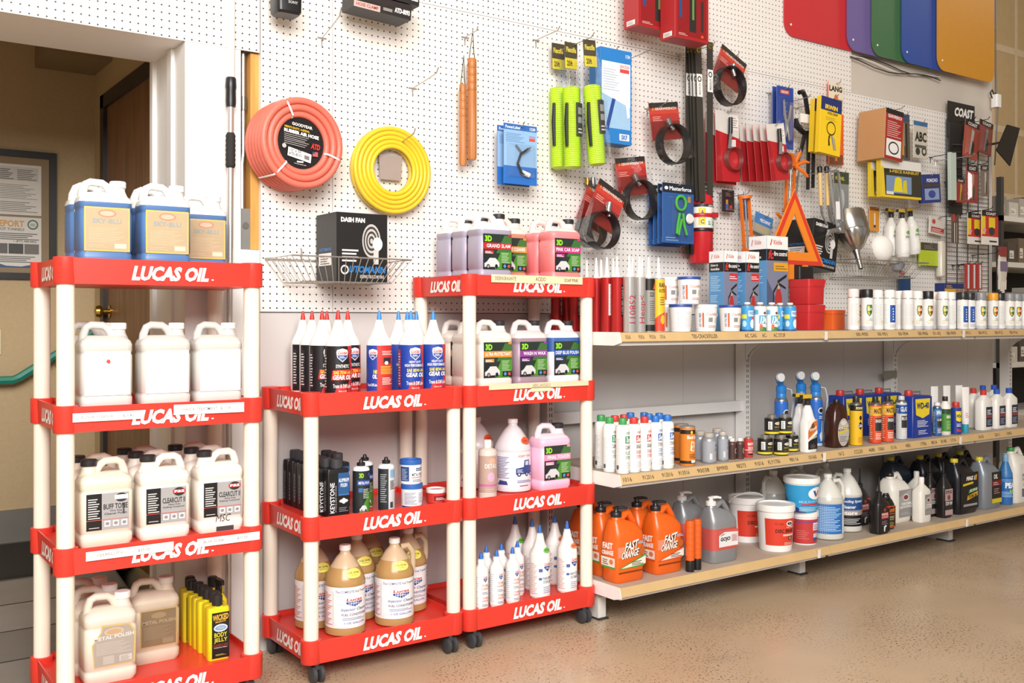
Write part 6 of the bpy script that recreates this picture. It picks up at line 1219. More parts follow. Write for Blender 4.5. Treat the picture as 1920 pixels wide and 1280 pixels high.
def lime(c): c.rect(0, 0, 1, 1, '#4a4230'); c.rect(0, 0, 1, .4, '#d8c83a'); c.txt('Flexzilla', .1, .62, .9, .82, '#e8d84a', bold=.03); c.txt('25ft', .15, .1, .6, .3, '#3a3420', bold=.03)
def coilh(L, dark, bagw):
    def fn(r):
        m = M('#c8ea3c', .4, noise=.04); n = 44; pr = []
        for k in range(n): z = -.19 - L * (k + .5) / n; pr += [(.0345, z + L / n * .35), (.039, z), (.0345, z - L / n * .35)]
        b = MB(); b.lathe([(.018, -.185)] + pr + [(.018, -.195 - L)], m, 16); b.build('spring_hose', r, 50)
        b = MB(); b.tube([(-.036, -.014, -.26), (-.042, -.016, -.34), (-.040, -.016, -.44)], [.007, .009, .007], BLK, 8); b.build('strain_relief', r)
        b = MB(); b.loft([(-.11, .066, .004, .001), (-.0, .066, .004, .001)], M('#4a4230', .4), k=2); b.build('header_card', r, 0)
        c = Cv(.066, .11); lime(c); c.build(r, (0, -.002, -.11), name='print')
        c = Cv(.05, .14, .0395); c.rect(0, 0, 1, 1, '#3a3c38'); c.lines(.2, .1, .8, .3, 2, '#c8c8c0', .4); c.rect(.2, .4, .8, .58, '#8a8c88'); c.rect(.2, .66, .8, .86, '#8a8c88'); c.build(r, (.006, 0, -.19 - L * .62), .3, name='wrap_label')
        b = MB(); b.add([(-bagw, -.041, -.22 - L), (bagw, -.041, -.22 - L), (bagw, -.042, -.2), (.033, -.003, -.02), (-.033, -.003, -.02), (-bagw, -.042, -.2)], [(0, 1, 2, 3, 4, 5)], CLEAR); b.build('clear_bag', r, 0)
    return fn
for px, py, d, L, t, rz in ((1046, 82, .05, .34, 'lime green spring hose in a bag, left of three', .0), (1070, 80, .135, .335, 'lime green spring hose in a bag, middle of three', .0), (1104, 75, .22, .325, 'lime green spring hose in a bag, right of three in front', .0)):
    put('coil%g' % L, coilh(L, 0, .045), 'spring_hose_pack', t, 'hose', (X(px, d), -d, Zp(px, py, d)), 0, 'lime spring hoses', (0, radians(-5 if px > 1080 else -1), 0))
x0, x1, za, zb = rw(1118, 1176, 95, 271, .13)
def lin_(c): c.rect(0, 0, 1, 1, '#2a7cc4'); c.rect(.04, .16, .96, .86, '#dde6ee'); c.poly([(.04, .16), (.96, .16), (.96, .4), (.04, .52)], '#9cc0e0'); c.rect(.62, .76, .92, .80, '#d04a44'); c.txt('LINCOLN', .62, .81, .92, .845, '#c04a44', bold=.02); c.lines(.08, .56, .6, .80, 9, '#a8b4c4', .25); c.poly([(.14, .14), (.24, .12), (.5, .50), (.40, .52)], '#2c4a94'); c.poly([(.34, .52), (.9, .48), (.94, .30), (.86, .28), (.80, .44), (.34, .48)], '#e4e8ec'); c.rect(.60, .04, .92, .11, '#e8eef4'); c.txt('SKF', .66, .05, .86, .10, '#2a5ca8', bold=.04); c.txt('1134', .80, .92, .94, .96, '#e8f0fa', bold=.02)
put(None, carton(x1 - x0, .075, zb - za, '#1f74be', lin_), 'grease_gun_carton', 'tall blue grease gun carton beside the lime hoses', 'box', ((x0 + x1) / 2, -.12, za))
def coup(r):
    b = MB(); b.lathe([(.012, -.03), (.012, 0), (.008, .002)], M('#c8a23c', .25, .9), 12, (-.014, 0, 0)); b.build('brass_coupler', r); b = MB(); b.lathe([(.011, -.036), (.013, -.02), (.011, .004)], metal(), 12, (.014, -.004, 0)); b.build('steel_coupler', r)
    b = MB(); b.add([(-.03, -.015, -.045), (.03, -.015, -.045), (.03, -.015, .012), (-.03, -.015, .012)], [(0, 1, 2, 3)], CLEAR); b.build('clear_bag', r, 0)
put(None, coup, 'coupler_pack', 'small bag of brass and steel couplers below the lime hoses', 'pack', (X(1106, .03), -.03, Zp(1106, 334, .03)))
# --- filter wrench packs
def gw_(c): c.rect(0, 0, 1, 1, '#c23430'); c.rect(0, .86, 1, 1, '#241f20'); c.txt('GEARWRENCH', .18, .80, .92, .87, '#f0e4d8', bold=.03); c.poly([(.08, .80), (.16, .80), (.12, .88)], '#e0a02c'); c.rect(0, .70, 1, .79, '#d8402c'); c.rect(0, .0, 1, .5, '#8a2422'); c.lines(.08, .52, .4, .66, 3, '#e8a89c', .4)
def gwx(r, w, h):
    k = M('#262425', .35, .2); b = MB(); R = w * .50; cz = -h * 1.15
    n = 30; o = [(R * cos(2 * pi * i / n), cz + R * sin(2 * pi * i / n)) for i in range(n)]
    rg = [[(x, y, z) for x, z in o] for y in (-.014, -.062)]; ri = [[(x * .94, y, cz + (z - cz) * .94) for x, z in o] for y in (-.062, -.014)]
    b.rings(rg + ri + [rg[0]], k, False, False); b.build('filter_band', r, 40)
    b = MB(); b.tube([(-w * .06, -.03, -h * .45), (-w * .02, -.03, -h * .62), (w * .08, -.034, -h * .75)], [.014, .012, .010], metal(), 10); b.build('handle', r)
    b = MB(); a = w * .55; z0, z1 = -h * 1.55, -h * .02
    b.add([(-a, -.012, z0), (a, -.012, z0), (a, -.07, z0), (-a, -.07, z0), (-a, -.004, z1), (a, -.004, z1), (a, -.02, -h * .3), (-a, -.02, -h * .3)], [(0, 1, 2, 3), (3, 2, 6, 7), (7, 6, 5, 4), (0, 3, 7, 4), (1, 5, 6, 2)], CLEAR); b.build('clamshell', r, 0)
for rect, d, ti, t in (((1103, 1150, 352, 432), .04, -24, 'filter wrench pack, rear one of the lowest pair'), ((1122, 1176, 352, 432), .14, -26, 'filter wrench pack with black band, lowest of the left group'), ((1152, 1208, 295, 366), .06, 9, 'filter wrench pack with black band in the middle of the group'), ((1215, 1270, 192, 262), .11, 9, 'filter wrench pack with black band next to the black straps'), ((1352, 1402, 102, 165), .10, -24, 'filter wrench pack hung high right of the black straps')):
    pack(rect, d, 'filter_wrench_pack', t, 'pack', '#b03230', gw_, -ti, .003, None, gwx, 'filter wrench packs')
def clampx(r, w, h):
    g_ = M('#46b83a', .35); b = MB(); b.tube([(.0 + .03 * cos(a), -.02, -h * .33 + .032 * sin(a)) for a in [2 * pi * k / 16 for k in range(16)]], .006, g_, 8, 1., True)
    b.tube([(-.008, -.02, -h * .50), (-.022, -.02, -h * .72), (-.026, -.02, -h * .84), (-.016, -.02, -h * .87), (-.008, -.02, -h * .75), (.004, -.02, -h * .60)], .006, g_, 8); b.tube([(.012, -.02, -h * .50), (.02, -.02, -h * .7), (.036, -.02, -h * .86)], .006, g_, 8); b.build('hose_clamp', r)
    b = MB(); b.lathe([(.018, 0), (.024, .006), (.02, .012)], WHT, 16, (w * .30, -.01, -h * .58), 'y'); b.build('white_plug', r)
def clampart(c): c.rect(0, 0, 1, 1, '#2a5a9c'); c.rect(0, .84, 1, 1, '#1c2434'); c.txt('Masterforce', .22, .88, .92, .95, '#f0f2f6', bold=.02); c.ell(.12, .915, .06, .03, '#e8eaee', 12); c.rect(.8, .70, .9, .80, '#b8943c'); c.lines(.1, .04, .5, .12, 2, '#8ab0dc', .4)
for i in range(4): pack((1216 + i * 8.5, 1273 + i * 9, 352 - 2.5 * i, 462 - 2 * i), .05 + i * .036, 'clamp_pack', ('rearmost hose clamp pack of four', 'second hose clamp pack from the wall', 'third hose clamp pack from the wall', 'front hose clamp pack showing a bright green clamp')[i], 'pack', '#2a5a9c', clampart, 0, .003, (.06, .04, .94, .80, .028), clampx if i == 3 else None, 'hose clamp packs')
# --- straps
def strap(L):
    def fn(r):
        b = MB(); b.box(-.0185, .0185, -.0022, .0022, -L, 0, M('#38352f', .6, noise=.1)); b.build('strap', r, 0)
        b = MB(); b.lathe([(.006, -.003), (.0135, -.0025), (.0135, .0005), (.006, .001)], M('#c8a648', .25, .9), 16, (0, -.0022, -.02), 'y', cap=False); b.build('brass_eyelet', r)
        c = Cv(.0372, .105); c.rect(0, 0, 1, 1, '#eceae6'); c.ell(.5, .78, .34, .13, '#2c2a2a', 16); c.ell(.5, .78, .2, .08, '#eceae6', 12); c.vtxt('MADE IN USA', .35, .1, .65, .6, '#4a4846'); c.build(r, (0, -.0022, -.235), name='paper_label')
    return fn
for i, px in enumerate((1291, 1296.5, 1302, 1309)):
    put('strapA%d' % (i == 0), strap(.98 if i == 0 else .72), 'rubber_strap', ('rearmost dark strap of the bundle', 'second dark strap of the bundle', 'third dark strap of the bundle', 'front dark strap of the bundle with brass eyelet')[i], 'strap', (X(px, .06 + .025 * i), -.06 - .025 * i, Zp(px, 86, .06 + .025 * i)), 0, 'hanging dark straps', (0, radians(-2.2 if i else 0), 0))
put('strapB', strap(.73), 'rubber_strap', 'single dark strap hanging apart to the right of the bundle', 'strap', (X(1331, .12), -.12, Zp(1331, 79, .12)), 0, 'hanging dark straps')
# --- fire extinguisher on its wall bracket
def ext(r):
    rd = M('#c4242a', .25, noise=.04); R = .0555
    b = MB(); b.lathe([(R * .9, 0), (R, .012), (R, .295), (R * .92, .315), (R * .6, .335), (R * .3, .345)], rd, 24); b.build('cylinder', r, 45)
    c = Cv(R * 3, .11, R); c.rect(0, 0, 1, 1, '#eeeae4'); c.rect(0, .88, 1, 1, '#2a2826'); c.txt('INSTRUCTIONS', .45, .90, .8, .97, '#f0ece6', bold=.02); c.rect(.16, .1, .36, .84, '#e8c82c'); c.txt('A', .22, .56, .32, .74, '#2a2826', bold=.03); c.txt('C', .22, .16, .32, .34, '#2a2826', bold=.03)
    for k in range(3): c.rect(.42 + k * .15, .08, .54 + k * .15, .34, '#cfe0d0'); c.lines(.44 + k * .15, .12, .52 + k * .15, .3, 2, '#3a8a4a', .5)
    c.rect(0, .44, 1, .56, '#c4242a'); c.build(r, (0, 0, .165))
    b = MB(); b.lathe([(R + .001, .148), (R + .002, .15), (R + .002, .160), (R + .001, .162)], BLK, 24, cap=False); b.lathe([(R + .001, .215), (R + .0025, .217), (R + .0025, .231), (R + .001, .233)], M('#b8262c', .4), 24, cap=False); b.box(.01, .045, -R - .012, -R + .002, .214, .236, M('#b8262c', .35)); b.build('bracket_strap', r, 40)
    c = Cv(R * 1.2, .09, R); c.poly([(.5, .72), (.66, .86), (.82, .72), (.66, .58)], '#eeeae4'); c.poly([(.3, .1), (.6, .3), (.9, .18), (.9, .1)], '#eeeae4'); c.build(r, (0, 0, .03), .5, 'hazard_label')
    b = MB(); b.lathe([(.014, .34), (.016, .36), (.010, .375)], metal('#8a8a88'), 12); b.box(-.012, .065, -.008, .008, .372, .380, BLK); b.box(-.012, .055, -.008, .008, .352, .358, BLK); b.build('valve', r, 30)
    b = MB(); b.tube([(-.012, 0, .365), (-.05, 0, .36), (-.068, 0, .32), (-.066, 0, .10), (-.064, 0, .04)], .0085, BLK, 8); b.build('hose', r)
    b = MB(); b.lathe([(.013, 0), (.013, .016)], WHT, 12, (.06, -.03, .217), 'y'); b.build('buckle_tab', r)
put(None, ext, 'fire_extinguisher', 'red fire extinguisher strapped to the wall under the dark straps', 'extinguisher', (X(1322, .10), -.075, Zp(1322, 494, .075)))
# --- red packs
def redart(c): c.rect(0, 0, 1, 1, '#b8242a'); c.poly([(0, .72), (.6, .66), (1, .62), (1, 1), (0, 1)], '#d8d2cc'); c.rect(.6, .74, .98, .96, '#e8e4de'); c.lines(.63, .77, .95, .93, 5, '#8a7a76', .35); c.rect(.6, .5, .85, .6, '#e8dcd8'); c.poly([(.0, .0), (.25, .0), (.15, .7), (0, .72)], '#a01c22')
def redx(r, w, h):
    b = MB(); R = w * .34; n = 24; o = [(R * cos(2 * pi * i / n), -h * .68 + R * sin(2 * pi * i / n)) for i in range(n)]
    b.rings([[(x + w * .12, y, z) for x, z in o] for y in (-.008, -.036)] + [[(x * .95 + w * .12, y, -h * .68 + (z + h * .68) * .95) for x, z in o] for y in (-.036, -.008)], metal('#a89490'), False, False); b.build('filter_band', r, 40)
    b = MB(); b.tube([(w * .02, -.022, -h * .10), (w * .0, -.022, -h * .30), (-w * .10, -.022, -h * .52)], [.010, .011, .006], BLK, 10); b.tube([(w * -.04, -.03, -h * .34), (-w * .13, -.03, -h * .55)], .008, metal(), 8); b.build('handle', r)
pack((1322, 1380, 216, 344), .06, 'wrench_pack', 'red carded band wrench behind the single strap, rear one', 'pack', '#b8242a', redart)
pack((1340, 1384, 208, 340), .09, 'wrench_pack', 'large red carded band wrench right of the single strap', 'pack', '#b8242a', redart, -2, .003, None, redx)
for i in range(5):
    pack((1385 + i * 12.5, 1421 + i * 12, 234 - i * .5, 340 - i * .5), .05 + i * .042, 'wrench_pack', '%s red carded band wrench in the row of five' % ('leftmost and rearmost', 'second', 'middle', 'fourth', 'front')[i], 'pack', '#b8242a', redart, -5 - i, .003, None, redx, 'row of red wrench packs')
# --- small packs
def acart(c): c.rect(0, 0, 1, 1, '#2c2224'); c.rect(.3, .1, .5, .35, '#3a62a8'); c.rect(.32, .35, .48, .55, '#c89a4a'); c.rect(.62, .15, .82, .3, '#c8443c'); c.lines(.3, .72, .75, .9, 3, '#8a6a5c', .4)
pack((1353, 1376, 356, 397), .06, 'valve_pack', 'small black pack with brass and blue fittings', 'pack', '#2c2224', acart, 0, .003, (.1, .04, .95, .62, .02))
def bluep(c): c.rect(0, 0, 1, 1, '#27479a'); c.rect(.2, .88, .75, .95, '#b83a34'); c.txt('CRESCENT', .24, .895, .7, .935, '#f0e8e0', bold=.02); c.lines(.35, .4, .65, .8, 6, '#5a7cc0', .3)
def plx2(r, w, h):
    m = metal('#c4c4c6'); b = MB(); b.tube([(-w * .20, -.014, -h * .22), (-w * .16, -.014, -h * .45), (-w * .05, -.014, -h * .60), (-w * .12, -.014, -h * .82)], [.006, .008, .007, .005], m, 8); b.tube([(w * .24, -.014, -h * .30), (w * .10, -.014, -h * .50), (0, -.014, -h * .60), (w * .12, -.014, -h * .88)], [.006, .008, .007, .005], m, 8); b.build('locking_pliers', r)
pack((1448, 1482, 165, 277), .06, 'plier_pack', 'blue carded locking pliers, rear one', 'pack', '#27479a', bluep)
pack((1456, 1487, 163, 279), .11, 'plier_pack', 'blue carded locking pliers with chrome jaws, front one', 'pack', '#27479a', bluep, 0, .003, (.08, .04, .92, .84, .025), plx2)
def comp(r):
    k = M('#1c1b1c', .35); b = MB(); b.tube([(.0, -.02, .02), (.03, -.02, .03), (.05, -.02, .0), (.07, -.02, -.09), (.075, -.02, -.12)], [.012, .013, .012, .012, .014], k, 8); b.build('upper_jaw', r)
    b = MB(); b.tube([(-.025, -.02, -.115), (-.02, -.02, -.15), (.03, -.02, -.175), (.08, -.02, -.165)], [.010, .017, .018, .014], k, 8); b.build('lower_jaw', r)
    for P in ([(.05, -.02, -.17), (.02, -.02, -.26), (-.02, -.02, -.36)], [(.07, -.02, -.17), (.072, -.02, -.30), (.068, -.02, -.47)], [(.085, -.03, -.16), (.10, -.03, -.28), (.096, -.03, -.46)]): b = MB(); b.tube(P, [.011, .010, .009], k, 8); b.build('handle', r)
    b = MB(); b.box(-.01, .06, -.042, -.034, -.135, -.09, WHT); b.build('paper_tag', r, 0)
put(None, comp, 'spring_compressor', 'black long-handled clamp tool with white tag', 'tool', (X(1497, .10) + .012, -.075, Zp(1497, 180, .10)))
def irw(c): c.rect(0, 0, 1, 1, '#f0c81e'); c.rect(0, .76, 1, 1, '#22306c'); c.txt('IRWIN', .2, .79, .8, .87, '#f0c81e', bold=.05); c.txt('VISE-GRIP', .3, .70, .82, .745, '#3a3420', bold=.03); c.lines(.25, .60, .8, .67, 3, '#a8902c', .3); c.ell(.52, .46, .22, .125, '#2c2a24', 22); c.ell(.52, .46, .185, .10, '#f0c81e', 20); c.poly([(.42, .33), (.50, .34), (.46, .26), (.5, .16), (.42, .14), (.40, .25)], '#2c2a24'); c.poly([(.52, .34), (.62, .33), (.74, .1), (.68, .08)], '#8a8c90'); c.poly([(.66, .32), (.7, .3), (.80, .1), (.77, .08)], '#8a8c90')
for rect, d, t in (((1519, 1548, 188, 288), .16, 'yellow boxed chain pliers, rear one'), ((1531, 1570, 184, 290), .22, 'yellow boxed chain pliers with IRWIN header, front one')):
    x0, x1, za, zb = rw(*rect, d); r_ = put(None, carton(x1 - x0, .028, zb - za, '#e8c01c', irw), 'plier_box', t, 'box', ((x0 + x1) / 2, -d, za)); r_.rotation_euler = (0, radians(4), 0)
def lang(c): c.rect(0, 0, 1, 1, '#e6622a'); c.rect(0, .62, 1, 1, '#e9dcc4'); c.txt('LANG', .04, .88, .9, .95, '#2a2624', bold=.05); c.ell(.5, .80, .14, .05, '#e07030', 14); c.lines(.6, .66, .95, .82, 4, '#a89a84', .4); c.rect(.05, .0, .95, .12, '#7a4a34'); c.rect(.42, .04, .58, .74, '#e07030')
pack((1553, 1581, 154, 308), .03, 'pry_tool_pack', 'orange and cream LANG tool card hanging tall', 'pack', '#e6622a', lang)
def ogun(r):
    m = M('#e2701e', .4); h = .27
    for q in (-.028, .028): b = MB(); b.box(q - .006, q + .006, -.006, .006, -h, -.01, m); b.build('frame_rail', r, 0)
    for z in (-.016, -h): b = MB(); b.lathe([(.034, 0), (.034, .014)], m, 18, (0, 0, z)); b.build('end_plate', r, 30)
    b = MB(); b.lathe([(.005, -h - .02), (.005, .02)], metal(), 10); b.build('plunger_rod', r)
    b = MB(); b.tube([(0, 0, -h), (-.03, 0, -h - .05), (-.09, 0, -h - .02)], .008, m, 6); b.build('trigger', r)
def ogun2(r):
    ogun(r); b = MB(); m = M('#e2701e', .4)
    for k in range(5): a = radians(-30 + 55 * k); b = MB(); b.tube([(0, -.02, -.04), (.06 * cos(a), -.04, -.04 + .06 * sin(a)), (.09 * cos(a), -.045, -.05 + .08 * sin(a))], [.010, .010, .005], m, 6); b.build('grip_arm', r)
    b = MB(); b.tube([(0, -.03, .03), (.012, -.03, .05), (.03, -.03, .04), (.03, -.03, .0), (.012, -.03, -.20)], .005, metal(), 8); b.build('hook_rod', r)
put(None, ogun, 'caulking_gun', 'orange skeleton caulking gun hanging left of the triangle', 'tool', (X(1396, .12), -.12, Zp(1396, 366, .12)), 0, None, (0, radians(-6), 0))
put(None, ogun2, 'caulking_gun', 'pair of orange caulking guns hanging above the triangle', 'tool', (X(1484, .15), -.15, Zp(1484, 296, .15)), 0, None, (0, radians(4), 0))
pack((1416, 1450, 403, 440), .05, 'glove_pack', 'small blue and clear pack hanging behind the caulking gun', 'pack', '#9aa4a8', lambda c: (c.rect(0, .45, 1, 1, '#4a84c0'), c.txt('MECHANIC', .3, .58, .9, .75, '#f0f0f0', bold=.03), c.rect(.1, .05, .9, .4, '#b0a88c')), 14)
pack((1387, 1406, 370, 409), .03, 'bit_pack', 'narrow blue pack behind the orange caulking gun', 'pack', '#2f5a94', lambda c: (c.lines(.2, .3, .8, .8, 5, '#8ab0dc', .3),))
# --- dash fan boxes and wire baskets
def fanart(c):
    c.rect(0, 0, 1, 1, '#1a1818'); c.txt('DASH FAN', .08, .86, .55, .93, '#f4f2f0', bold=.05)
    for k in range(4): c.rect(.1, .44 - k * .05, .42 - .04 * (k % 2), .465 - k * .05, '#d8d4d0'); c.l -= 1
    c.l += 1
    for k in range(7): q = .185 - k * .026; c.ell(.68, .60, q, q * 1.35, '#b8b4b0' if k % 2 == 0 else '#3a3634', 22)
    c.ell(.80, .56, .10, .10, '#e4e2e0', 16); c.rect(.72, .26, .82, .46, '#c8c4c0'); c.txt('AUTOMANN', .12, .13, .95, .23, '#2a7cc4', sl=.2, bold=.04); c.ell(.15, .17, .08, .07, '#d8d4d0', 14); c.ell(.15, .17, .055, .045, '#1a1818', 12); c.txt('KEEPING TRUCKS MOVING', .45, .05, .93, .10, '#d0ccc8', bold=.02)
def fanside(c): c.rect(0, 0, 1, 1, '#1a1818'); c.rect(.12, .24, .75, .42, '#eceae6'); c.lines(.2, .26, .65, .40, 4, '#4a4644', .4); c.txt('AUTOMANN', .15, .45, .75, .5, '#3a7cc0', bold=.02)
DKC = M('#1a1818', .45)
def basket(w, d, h, n, m_=8):
    def fn(r):
        T = lambda x, y, z: (x, y, z); fl = .72
        b = MB(); P = [(-w / 2, -d, h), (w / 2, -d, h), (w / 2, 0, h), (-w / 2, 0, h)]; b.tube(P, .0028, WIRE, 6, 1., True); b.build('top_rim', r)
        Q = [(-w / 2 * fl, -d * .86, 0), (w / 2 * fl, -d * .86, 0), (w / 2 * fl, -.01, 0), (-w / 2 * fl, -.01, 0)]; b = MB(); b.tube(Q, .0024, WIRE, 6, 1., True); b.build('bottom_rim', r)
        for k in range(n + 1):
            f_ = k / n - .5; b = MB(); b.tube([(f_ * w, -d, h), (f_ * w * fl, -d * .86, 0), (f_ * w * fl, -.01, 0), (f_ * w, 0, h)], .0014, WIRE, 5); b.build('wire', r)
        for k in range(1, m_):
            f_ = k / m_; b = MB(); b.tube([(-w / 2, -d * f_, h), (-w / 2 * fl, -d * .86 * f_, 0), (w / 2 * fl, -d * .86 * f_, 0), (w / 2, -d * f_, h)], .0014, WIRE, 5); b.build('wire', r)
        for q in (-.2, .2): b = MB(); b.tube([(w * q, 0, h), (w * q, .0, h + .04), (w * q, .012, h + .045)], .0026, WIRE, 6); b.build('hanger', r)
    return fn
zb = Zp(650, 531, .12)
put(None, basket(.46, .24, .085, 16, 5), 'wire_basket', 'wire basket on the left pegboard holding a black fan box', 'basket', (X(633, .12), -.012, zb))
put('fan', carton(.20, .17, .245, '#1a1818', fanart, fanside, m=DKC), 'fan_box', 'black DASH FAN box standing in the left wire basket', 'box', (X(668, .19) + .024, -.105, zb + .004))
zc = Zp(1640, 519, .2)
put(None, basket(.64, .24, .085, 22, 5), 'wire_basket', 'wire basket on the right pegboard filled with funnel and mask', 'basket', (4.72, -.012, zc))
put('fan', carton(.20, .17, .245, '#1a1818', fanart, fanside, m=DKC), 'fan_box', 'second black DASH FAN box tilted behind the warning triangle', 'box', (4.215, -.10, zc + .03), 0, None, (0, radians(8), 0))
def funnel(r):
    m = M('#b4b0a8', .22, .95, noise=.04); b = MB()
    R = []
    for k, (rad, z) in enumerate(((.092, 0), (.09, .012), (.05, .075), (.022, .098), (.016, .12), (.012, .20))):
        ring_ = []
        for j in range(48): a = 2 * pi * j / 48; q = rad * (1 + (.035 if j % 4 < 2 else -.02) * (1 if 1 <= k <= 2 else 0)); ring_.append((q * cos(a), q * sin(a), -z))
        R.append(ring_)
    b.rings(R, m, False, False); b.build('fluted_cone', r, 30)
    b = MB(); b.lathe([(.091, .0), (.094, .004), (.091, .11), (.089, .11), (.089, .0)], m, 32, cap=False); b.build('bowl', r, 40)
    b = MB(); b.tube([(-.09, 0, .03), (-.125, 0, .06), (-.14, 0, .03), (-.125, 0, -.01)], .009, m, 8, .4); b.build('handle', r)
put(None, funnel, 'metal_funnel', 'fluted galvanised metal funnel lying in the right basket', 'funnel', (X(1590, .16) + .045, -.15, Zp(1590, 437, .16)), 0, None, (radians(-20), radians(5), 0))
def mask(r):
    b = MB(); R = []; 
    for k in range(9):
        a = pi / 2 * k / 8; rad = cos(a) if k < 8 else .04; R.append([(.08 * rad * cos(t), -.055 * sin(a), .072 * rad * sin(t) * (1.12 if sin(t) < 0 else .92)) for t in [2 * pi * j / 24 for j in range(24)]])
    b.rings(R, M('#efece6', .7, noise=.03), False, True); b.build('shell', r, 60)
    b = MB(); b.tube([(-.07, 0, .01), (-.05, .03, .03), (.05, .03, .03), (.07, 0, .01)], .002, M('#d8c84a', .6), 6); b.build('elastic', r)
put(None, mask, 'dust_mask', 'white moulded dust mask leaning in the right basket', 'mask', (X(1644, .20) + .05, -.19, Zp(1644, 463, .20)), 0, None, (radians(-10), radians(8), 0))
def bagc(r):
    b = MB(); random.seed(3); R = []
    for k in range(7):
        rad = (.025, .05, .062, .07, .068, .05, .02)[k]; R.append([(rad * 1.15 * cos(t) * (1 + random.uniform(-.16, .16)), rad * .7 * sin(t) * (1 + random.uniform(-.16, .16)), k * .021 + random.uniform(-.006, .006)) for t in [2 * pi * j / 18 for j in range(18)]])
    b.rings(R, M('#e8e2da', kind='clear'), True, True); b.build('crumpled_film', r, 0)
    for p, c_, s in (((-.02, -.01, .03), '#8a9098', .03), ((.02, .0, .05), '#6a7078', .026), ((.01, -.02, .015), '#c0503c', .014), ((-.03, .01, .07), '#b0aaa2', .028)): b = MB(); b.lathe([(s * .4, 0), (s, s * .4), (s, s * 1.2), (s * .4, s * 1.5)], M(c_, .5), 10, p); b.build('sprayer_head', r)
put(None, bagc, 'plastic_bag', 'crumpled clear plastic bag of sprayer heads in the right basket', 'bag', (X(1688, .14), -.125, zc + .006))
sb = spraybottle(.036, .27, M('#e6e4de', .3, kind='milky'), '#2a2622', lambda c: (c.rect(0, 0, 1, 1, '#e8e6e0'), c.ell(.5, .8, .16, .08, '#6ab04a', 14), c.txt('SPRAY', .3, .58, .7, .68, '#3a3a3c', bold=.02), c.rect(.2, .1, .8, .5, '#f2f0ec')), '#c8a42c')
for px, py, d, ti, t in ((1668, 480, .05, -4, 'white hanging spray bottle, left of three'), (1693, 482, .13, 2, 'white hanging spray bottle, middle of three'), (1714, 476, .06, 9, 'white hanging spray bottle, right of three')):
    put('sb', sb, 'spray_bottle', t, 'bottle', (X(px, d), -d, Zp(px, py, d)), 0, 'hanging white spray bottles', (0, radians(-ti), 0))
# --- right part of the pegboard
x0, x1, za, zb_ = rw(1653, 1686, 206, 300, .2)
put(None, carton(x1 - x0, .17, zb_ - za, '#b98a5c', lambda c: (c.rect(.0, .0, 1, 1, '#a32a28'), c.rect(0, .9, 1, 1, '#1f1c1c'), c.txt('GEARWRENCH', .12, .82, .9, .89, '#f0e8e0', bold=.03), c.lines(.1, .45, .9, .78, 8, '#e0b8b0', .35), c.rect(.08, .06, .92, .4, '#ecebe8'), c.ell(.5, .23, .3, .13, '#2a2828', 18), c.ell(.5, .23, .24, .10, '#ecebe8', 16)), None), 'wrench_carton', 'brown cardboard carton with red printed front on the right pegboard', 'box', ((x0 + x1) / 2, -.13, za), 0, None, (0, radians(4), 0))
def plp(c): c.rect(0, 0, 1, 1, '#5c5448'); c.rect(0, .84, 1, 1, '#3a4a68'); c.rect(.2, .1, .4, .82, '#c89a3c'); c.rect(.55, .05, .75, .8, '#2c2a28'); c.rect(.45, .3, .5, .8, '#a8a49c')
pack((1684, 1703, 214, 300), .12, 'plier_pack', 'narrow pack of yellow and black pliers beside the brown carton', 'pack', '#5c5448', plp, -2, .012)
pack((1712, 1738, 228, 297), .11, 'stencil_pack', 'letter stencil pack printed ABC', 'pack', '#c8c2b4', lambda c: (c.rect(0, .88, 1, 1, '#3a6a9c'), c.txt('ABC', .1, .45, .92, .72, '#24221f', bold=.04), c.ell(.3, .18, .16, .1, '#3a3836', 14), c.ell(.75, .2, .18, .12, '#3a3836', 14), c.rect(.1, .28, .9, .36, '#5a5650'), c.ell(.75, .2, .1, .06, '#c8c2b4', 12)), 0, .006)
def rain(c): c.rect(0, 0, 1, .06, '#e8c82c'); c.rect(0, .06, 1, .66, '#38362c'); c.rect(0, .74, 1, 1, '#e4e2dc'); c.rect(0, .66, 1, .76, '#2c2a24'); c.txt('3-PIECE RAINSUIT', .2, .66, .95, .74, '#d8b83c', bold=.03); c.rect(.12, .12, .75, .58, '#7c94b8'); c.poly([(.30, .16), (.34, .52), (.42, .56), (.5, .52), (.52, .16)], '#e8d82c'); c.poly([(.52, .16), (.54, .46), (.62, .5), (.64, .14)], '#d8c824'); c.poly([(0, .0), (.1, .0), (.06, .8), (0, .8)], '#e8c82c'); c.rect(.12, .08, .3, .16, '#e4e2dc')
pack((1630, 1690, 308, 372), .10, 'rain_suit_pack', 'yellow rain suit pack, rear one', 'pack', '#d8bc2c', rain, 0, .022)
pack((1647, 1722, 302, 372), .16, 'rain_suit_pack', 'yellow 3-PIECE RAINSUIT pack, front one', 'pack', '#d8bc2c', rain, -1, .03)
for i in range(2): pack((1722 + i * 3, 1756 + i * 3, 327, 380), .09 + i * .05, 'poncho_pack', ('dark blue bagged pack, rear one', 'dark blue bagged pack beside the rain suits, front one')[i], 'pack', '#27387a', lambda c: (c.rect(.1, .1, .9, .5, '#8a9cc0'), c.ell(.5, .3, .2, .14, '#3a4a94', 14), c.rect(0, .56, 1, .66, '#4a3c30'), c.txt('PONCHO', .25, .72, .85, .85, '#e8ecf4', bold=.03)), -6, .02)
pack((1630, 1648, 388, 433), .03, 'bulb_pack', 'small orange carded tool pack', 'pack', '#d8922c', lambda c: (c.rect(.0, .85, 1, 1, '#8a4a24'), c.rect(.45, .25, .58, .75, '#e8e4dc'), c.rect(.4, .15, .64, .25, '#3a3430')), 0, .004)
